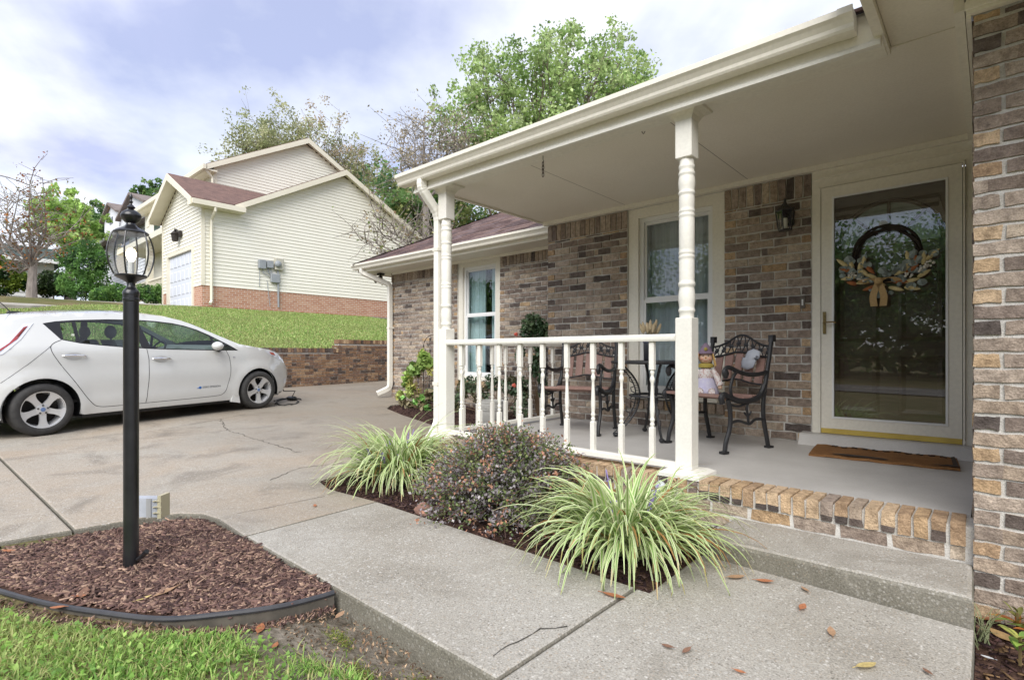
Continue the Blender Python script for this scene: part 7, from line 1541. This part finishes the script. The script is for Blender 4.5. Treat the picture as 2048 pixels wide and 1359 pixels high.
nzv = np.sin(P[:, 0]*4.1+1.3*np.sin(P[:, 1]*3.3))*np.cos(P[:, 1]*5.2+np.sin(P[:, 0]*2.7)); edge_ok = (P[:, 1] < .90+.10*np.sin(P[:, 0]*7)) | (nzv > .55)
bare = ((P[:, 0]+1.55)**2/.16+(P[:, 1]-.72)**2/.05 < 1) & (RNG.random(len(P)) < .8)
keep = edge_ok & (nzv > -.75+RNG.uniform(-.25, .25, len(P))) & ~bare
P = P[keep]; vis = (-SN*P[:, 0]+CS*P[:, 1]) > .7; P = P[vis]
GC = [lin(156, 192, 98), lin(136, 176, 86), lin(174, 204, 114), lin(120, 158, 80), lin(184, 200, 126), lin(196, 188, 136)]
ground_near = grass('near_grass', 'short bright green lawn grass before the mulch bed', P, .044, .0062, GC)
# clover-like weeds
Pw = scatter(lawn_poly, 20000); Pw = Pw[(Pw[:, 1] < .9) & ((-SN*Pw[:, 0]+CS*Pw[:, 1]) > .7)]; Cw = np.column_stack([Pw, ground_h(Pw[:, 0], Pw[:, 1])+RNG.uniform(.010, .040, len(Pw))]); V, F = leaf_cards(Cw, .02, .7, up=1.2); o = np_mesh('weed_leaves', V, F, LEAF, None, pick(GC[:4], len(Pw), .25)); tag(o, 'small broad weed leaves among the lawn grass', 'weeds', kind='stuff')
hl = [(-11.75, 3.5), (-11.75, 13), (-20.2, 13), (-20.2, 6.3), (-18.4, 2), (-18.4, -3), (-12.5, -1)]
P = scatter(hl, 150000); grass('slope_grass', 'short yellow-green lawn grass on the slope above the retaining wall', P, .06, .022, [lin(168, 196, 112), lin(152, 184, 102), lin(182, 204, 126), lin(198, 204, 140), lin(142, 174, 96), lin(194, 190, 134)])
P = scatter([(-25.2, -6), (-25.2, 6.0), (-36, 7), (-40, -8)], 40000); grass('far_grass', 'green lawn grass round the dogwood tree', P, .08, .035, [lin(112, 144, 62), lin(98, 130, 56), lin(130, 156, 76)])
# ---------------------------------------------------------------- fallen leaves
LFM = mat('fallen_leaf', (1, 1, 1), .7, attr=True, trans=.15, spec=.25, fine=(120, .75, 1.15))
def fallen(name, label, p, s_, az, col, group, curl=.16, lift=.004):
    s_ *= 1.35
    c, sn = math.cos(az), math.sin(az); v = []; K = 6
    for k in range(K+1):
        t = k/K; w = .40*math.sin(math.pi*(.04+.94*t))**.9; x = (t-.5)
        for j in (-1, 0, 1): y = w*j*.5; z = curl*(x*x*.8+abs(y)*.7*(1 if j else 0)); v.append((s_*(x*c-y*sn), s_*(x*sn+y*c), s_*z+lift))
    m = MB(); m.col = col; m.add(v, [(3*k+j, 3*k+j+1, 3*k+4+j, 3*k+3+j) for k in range(K) for j in range(2)]); m.tube([(s_*-.5*c, s_*-.5*sn, lift+s_*curl*.2), (s_*-.72*c, s_*-.72*sn, lift+.002)], s_*.012+.0003, 4)
    o = m.build(name, LFM, smooth=True, auto=180); o.location = p; o.rotation_euler = (random.uniform(-.12, .12), random.uniform(-.12, .12), 0); tag(o, label, 'leaf', group); return o
LO, LB, LY, LT = lin(178, 118, 84), lin(136, 104, 86), lin(204, 184, 124), lin(176, 142, 112)
WL = 'fallen leaves on the walk'
for u, v, s_, col, lab in ((1228, 1193, .075, LO, 'orange-brown curled leaf beside the walk joint under the striped grass'), (1605, 1215, .05, LO, 'rust leaf lying flat on the walk below the step'), (1472, 1155, .065, LT, 'tan leaf against the foot of the step near the striped grass'), (1530, 1163, .055, LO, 'small rust leaf at the foot of the step'), (1610, 1180, .04, LT, 'pale tan leaf curled at the foot of the step'), (1335, 1294, .035, LB, 'brown pointed leaf on the walk beyond the joint'), (1373, 1302, .035, LB, 'dull mauve leaf on the walk next to the brown pointed leaf'), (1480, 1345, .03, LO, 'tiny rust fragment near the bottom of the walk'), (1663, 1265, .05, LT, 'long pale leaf lying on the walk before the step'), (1733, 1333, .065, LY, 'yellow curled leaf on the walk near the bottom edge'), (630, 1012, .04, LO, 'orange leaf by the striped clump at the drive'), (1855, 1345, .03, LB, 'dark twig-like leaf on the walk near the soil')):
    p = at_g(u, v); fallen('fallen_leaf', lab, (p.x, p.y, gz(p.x, p.y)+.002), s_, random.uniform(0, 6), col, WL)
GL = 'fallen leaves on the lawn and soil'
for u, v, s_, col, lab in ((895, 1330, .10, LO, 'large yellow-and-rust leaf against the walk kerb'), (115, 950+327, .05, LO, 'rust leaf in the lawn grass near the bed edging'), (110, 1222, .09, LT, 'long tan leaf below the black edging'), (135, 1220, .05, LO, 'small orange leaf below the black edging'), (565, 1228, .06, LT, 'tan leaf beside the edging near the walk'), (735, 1235, .04, LO, 'orange leaf on bare soil beside the kerb'), (680, 1260, .05, LT, 'beige leaf on the bare soil strip'), (520, 1290, .06, LO, 'curled orange leaf standing in the lawn'), (550, 1325, .04, LO, 'small orange leaf low in the lawn'), (650, 1208, .03, LY, 'yellow leaf at the edging end'), (685, 1209, .03, LY, 'yellow seed-like leaf beside the kerb')):
    p = at_z(u, v, -.10); fallen('fallen_leaf', lab, (p.x, p.y, float(ground_h(p.x, p.y))+(.03 if p.y < .85 else .006)), s_, random.uniform(0, 6), col, GL)
BL = 'fallen leaves on the mulch'
for u, v, s_, col, lab in ((18, 1098, .055, LO, 'orange leaf on the mulch near the drive'), (42, 1082, .03, LT, 'small pale leaf on the mulch near the drive'), (168, 1190, .07, LB, 'dark brown leaf on mulch by the edging'), (160, 1195, .04, LO, 'orange fragment on mulch by the edging'), (330, 1187, .07, LT, 'greyish curled leaf in the middle of the mulch bed front'), (242, 1044, .03, (.7, .42, .03), 'yellow leaf on the mulch behind the lamp post'), (288, 1198, .04, LY, 'yellow chip-like leaf on the mulch')):
    p = at_z(u, v, .03); fallen('fallen_leaf', lab, (p.x, p.y, bz(p.x, p.y)+.016), s_, random.uniform(0, 6), col, BL)
SL_ = 'fallen leaves in the wall soil'
for u, v, s_, col, lab in ((1985, 1242, .06, (.36, .16, .09), 'brick-red leaf in the soil against the wall'), (1962, 1240, .03, (.7, .48, .06), 'yellow leaf in the soil at the step end'), (2005, 1275, .09, (.45, .30, .14), 'long tan leaf in the soil under the nandina'), (1975, 1318, .03, (.75, .77, .8), 'white scrap lying in the soil')):
    p = at_z(u, v, -.09); fallen('fallen_leaf', lab, (p.x, p.y, -.085), s_, random.uniform(0, 6), col, SL_)
# ---------------------------------------------------------------- trees across the street (mirrored in the door glass)
for i, (x, y, h, c) in enumerate(((-7, -30, 9, G2), (2, -34, 10, G2), (10, -31, 8, G2), (-16, -34, 10, YG_), (18, -36, 10, G2), (-26, -32, 9, G2), (-2, -40, 12, G2))):
    tree('street_tree', 'leafy tree across the street mirrored in the door glass', (x, y, float(ground_h(x, y))), h*.5, 1.1, 12000, .32, c, 3, (7, 6, 4), 40+i, .3, cl=1.4, group='trees across the street', thin=.03)

Cn = np.column_stack([RNG.uniform(-70, 60, 18000), RNG.normal(-38, 1.6, 18000), np.zeros(18000)]); Cn[:, 2] = ground_h(Cn[:, 0], Cn[:, 1])+RNG.uniform(0, 1, 18000)**.8*(4.5+1.5*np.sin(Cn[:, 0]*.6)); V, F = leaf_cards(Cn, .75, .7)
wd_ = np_mesh('far_woods', V, F, LEAF, None, pick(G2, 18000, .3)); tag(wd_, 'dense green undergrowth across the street seen in the door glass', 'undergrowth', kind='stuff')

# debris and moss on the bare soil beside the walk
Pe = np.array([(p.x+RNG.normal(.03, .02), p.y-abs(RNG.normal(.03, .025))-.012) for p in EPs for _ in range(26)]); Ce = np.column_stack([Pe, ground_h(Pe[:, 0], Pe[:, 1])+.006]); V, F = leaf_cards(Ce, .026, .3, up=2.0); o = np_mesh('edge_litter', V, F, CHIP, None, pick(MC+[lin(150, 120, 96)], len(Pe), .3)); tag(o, 'stray mulch scraps along the outside of the bed edging', 'litter', kind='stuff')
sp_ = [(-2.08, .95), (-1.6, .88), (-1.0, .95), (-.2, 1.0), (-.2, 1.2), (-2.08, 1.2)]
Pd = scatter(sp_, 1500); nd_ = len(Pd); Cd = np.column_stack([Pd, ground_h(Pd[:, 0], Pd[:, 1])+.004]); V, F = leaf_cards(Cd, .018, .4, up=2.0); o = np_mesh('soil_debris', V, F, CHIP, None, pick([lin(140, 112, 88), lin(104, 84, 68), lin(170, 146, 118), lin(86, 72, 60)], nd_, .3)); tag(o, 'scattered leaf scraps and grit on the bare soil beside the walk', 'litter', kind='stuff')
Pm = np.concatenate([RNG.normal((x, y), (.05, .018), (420, 2)) for x, y in ((-1.85, 1.08), (-1.6, 1.02), (-1.38, 1.12), (-1.15, 1.08))]); Cm = np.column_stack([Pm, ground_h(Pm[:, 0], Pm[:, 1])+RNG.uniform(0, .008, len(Pm))]); V, F = leaf_cards(Cm, .009, .6, up=.8); o = np_mesh('moss', V, F, LEAF, None, pick([lin(120, 130, 60), lin(140, 148, 76)], len(Pm), .3)); tag(o, 'small olive moss patches on the soil against the kerb', 'moss', kind='stuff')
Pg = np.concatenate([RNG.normal((x, y), (.07, .04), (260, 2)) for x, y in ((-1.5, .93), (-1.25, .96), (-1.75, .9))]); grass('soil_grass', 'thin grass tufts straggling onto the bare soil by the walk', Pg, .04, .005, GC)
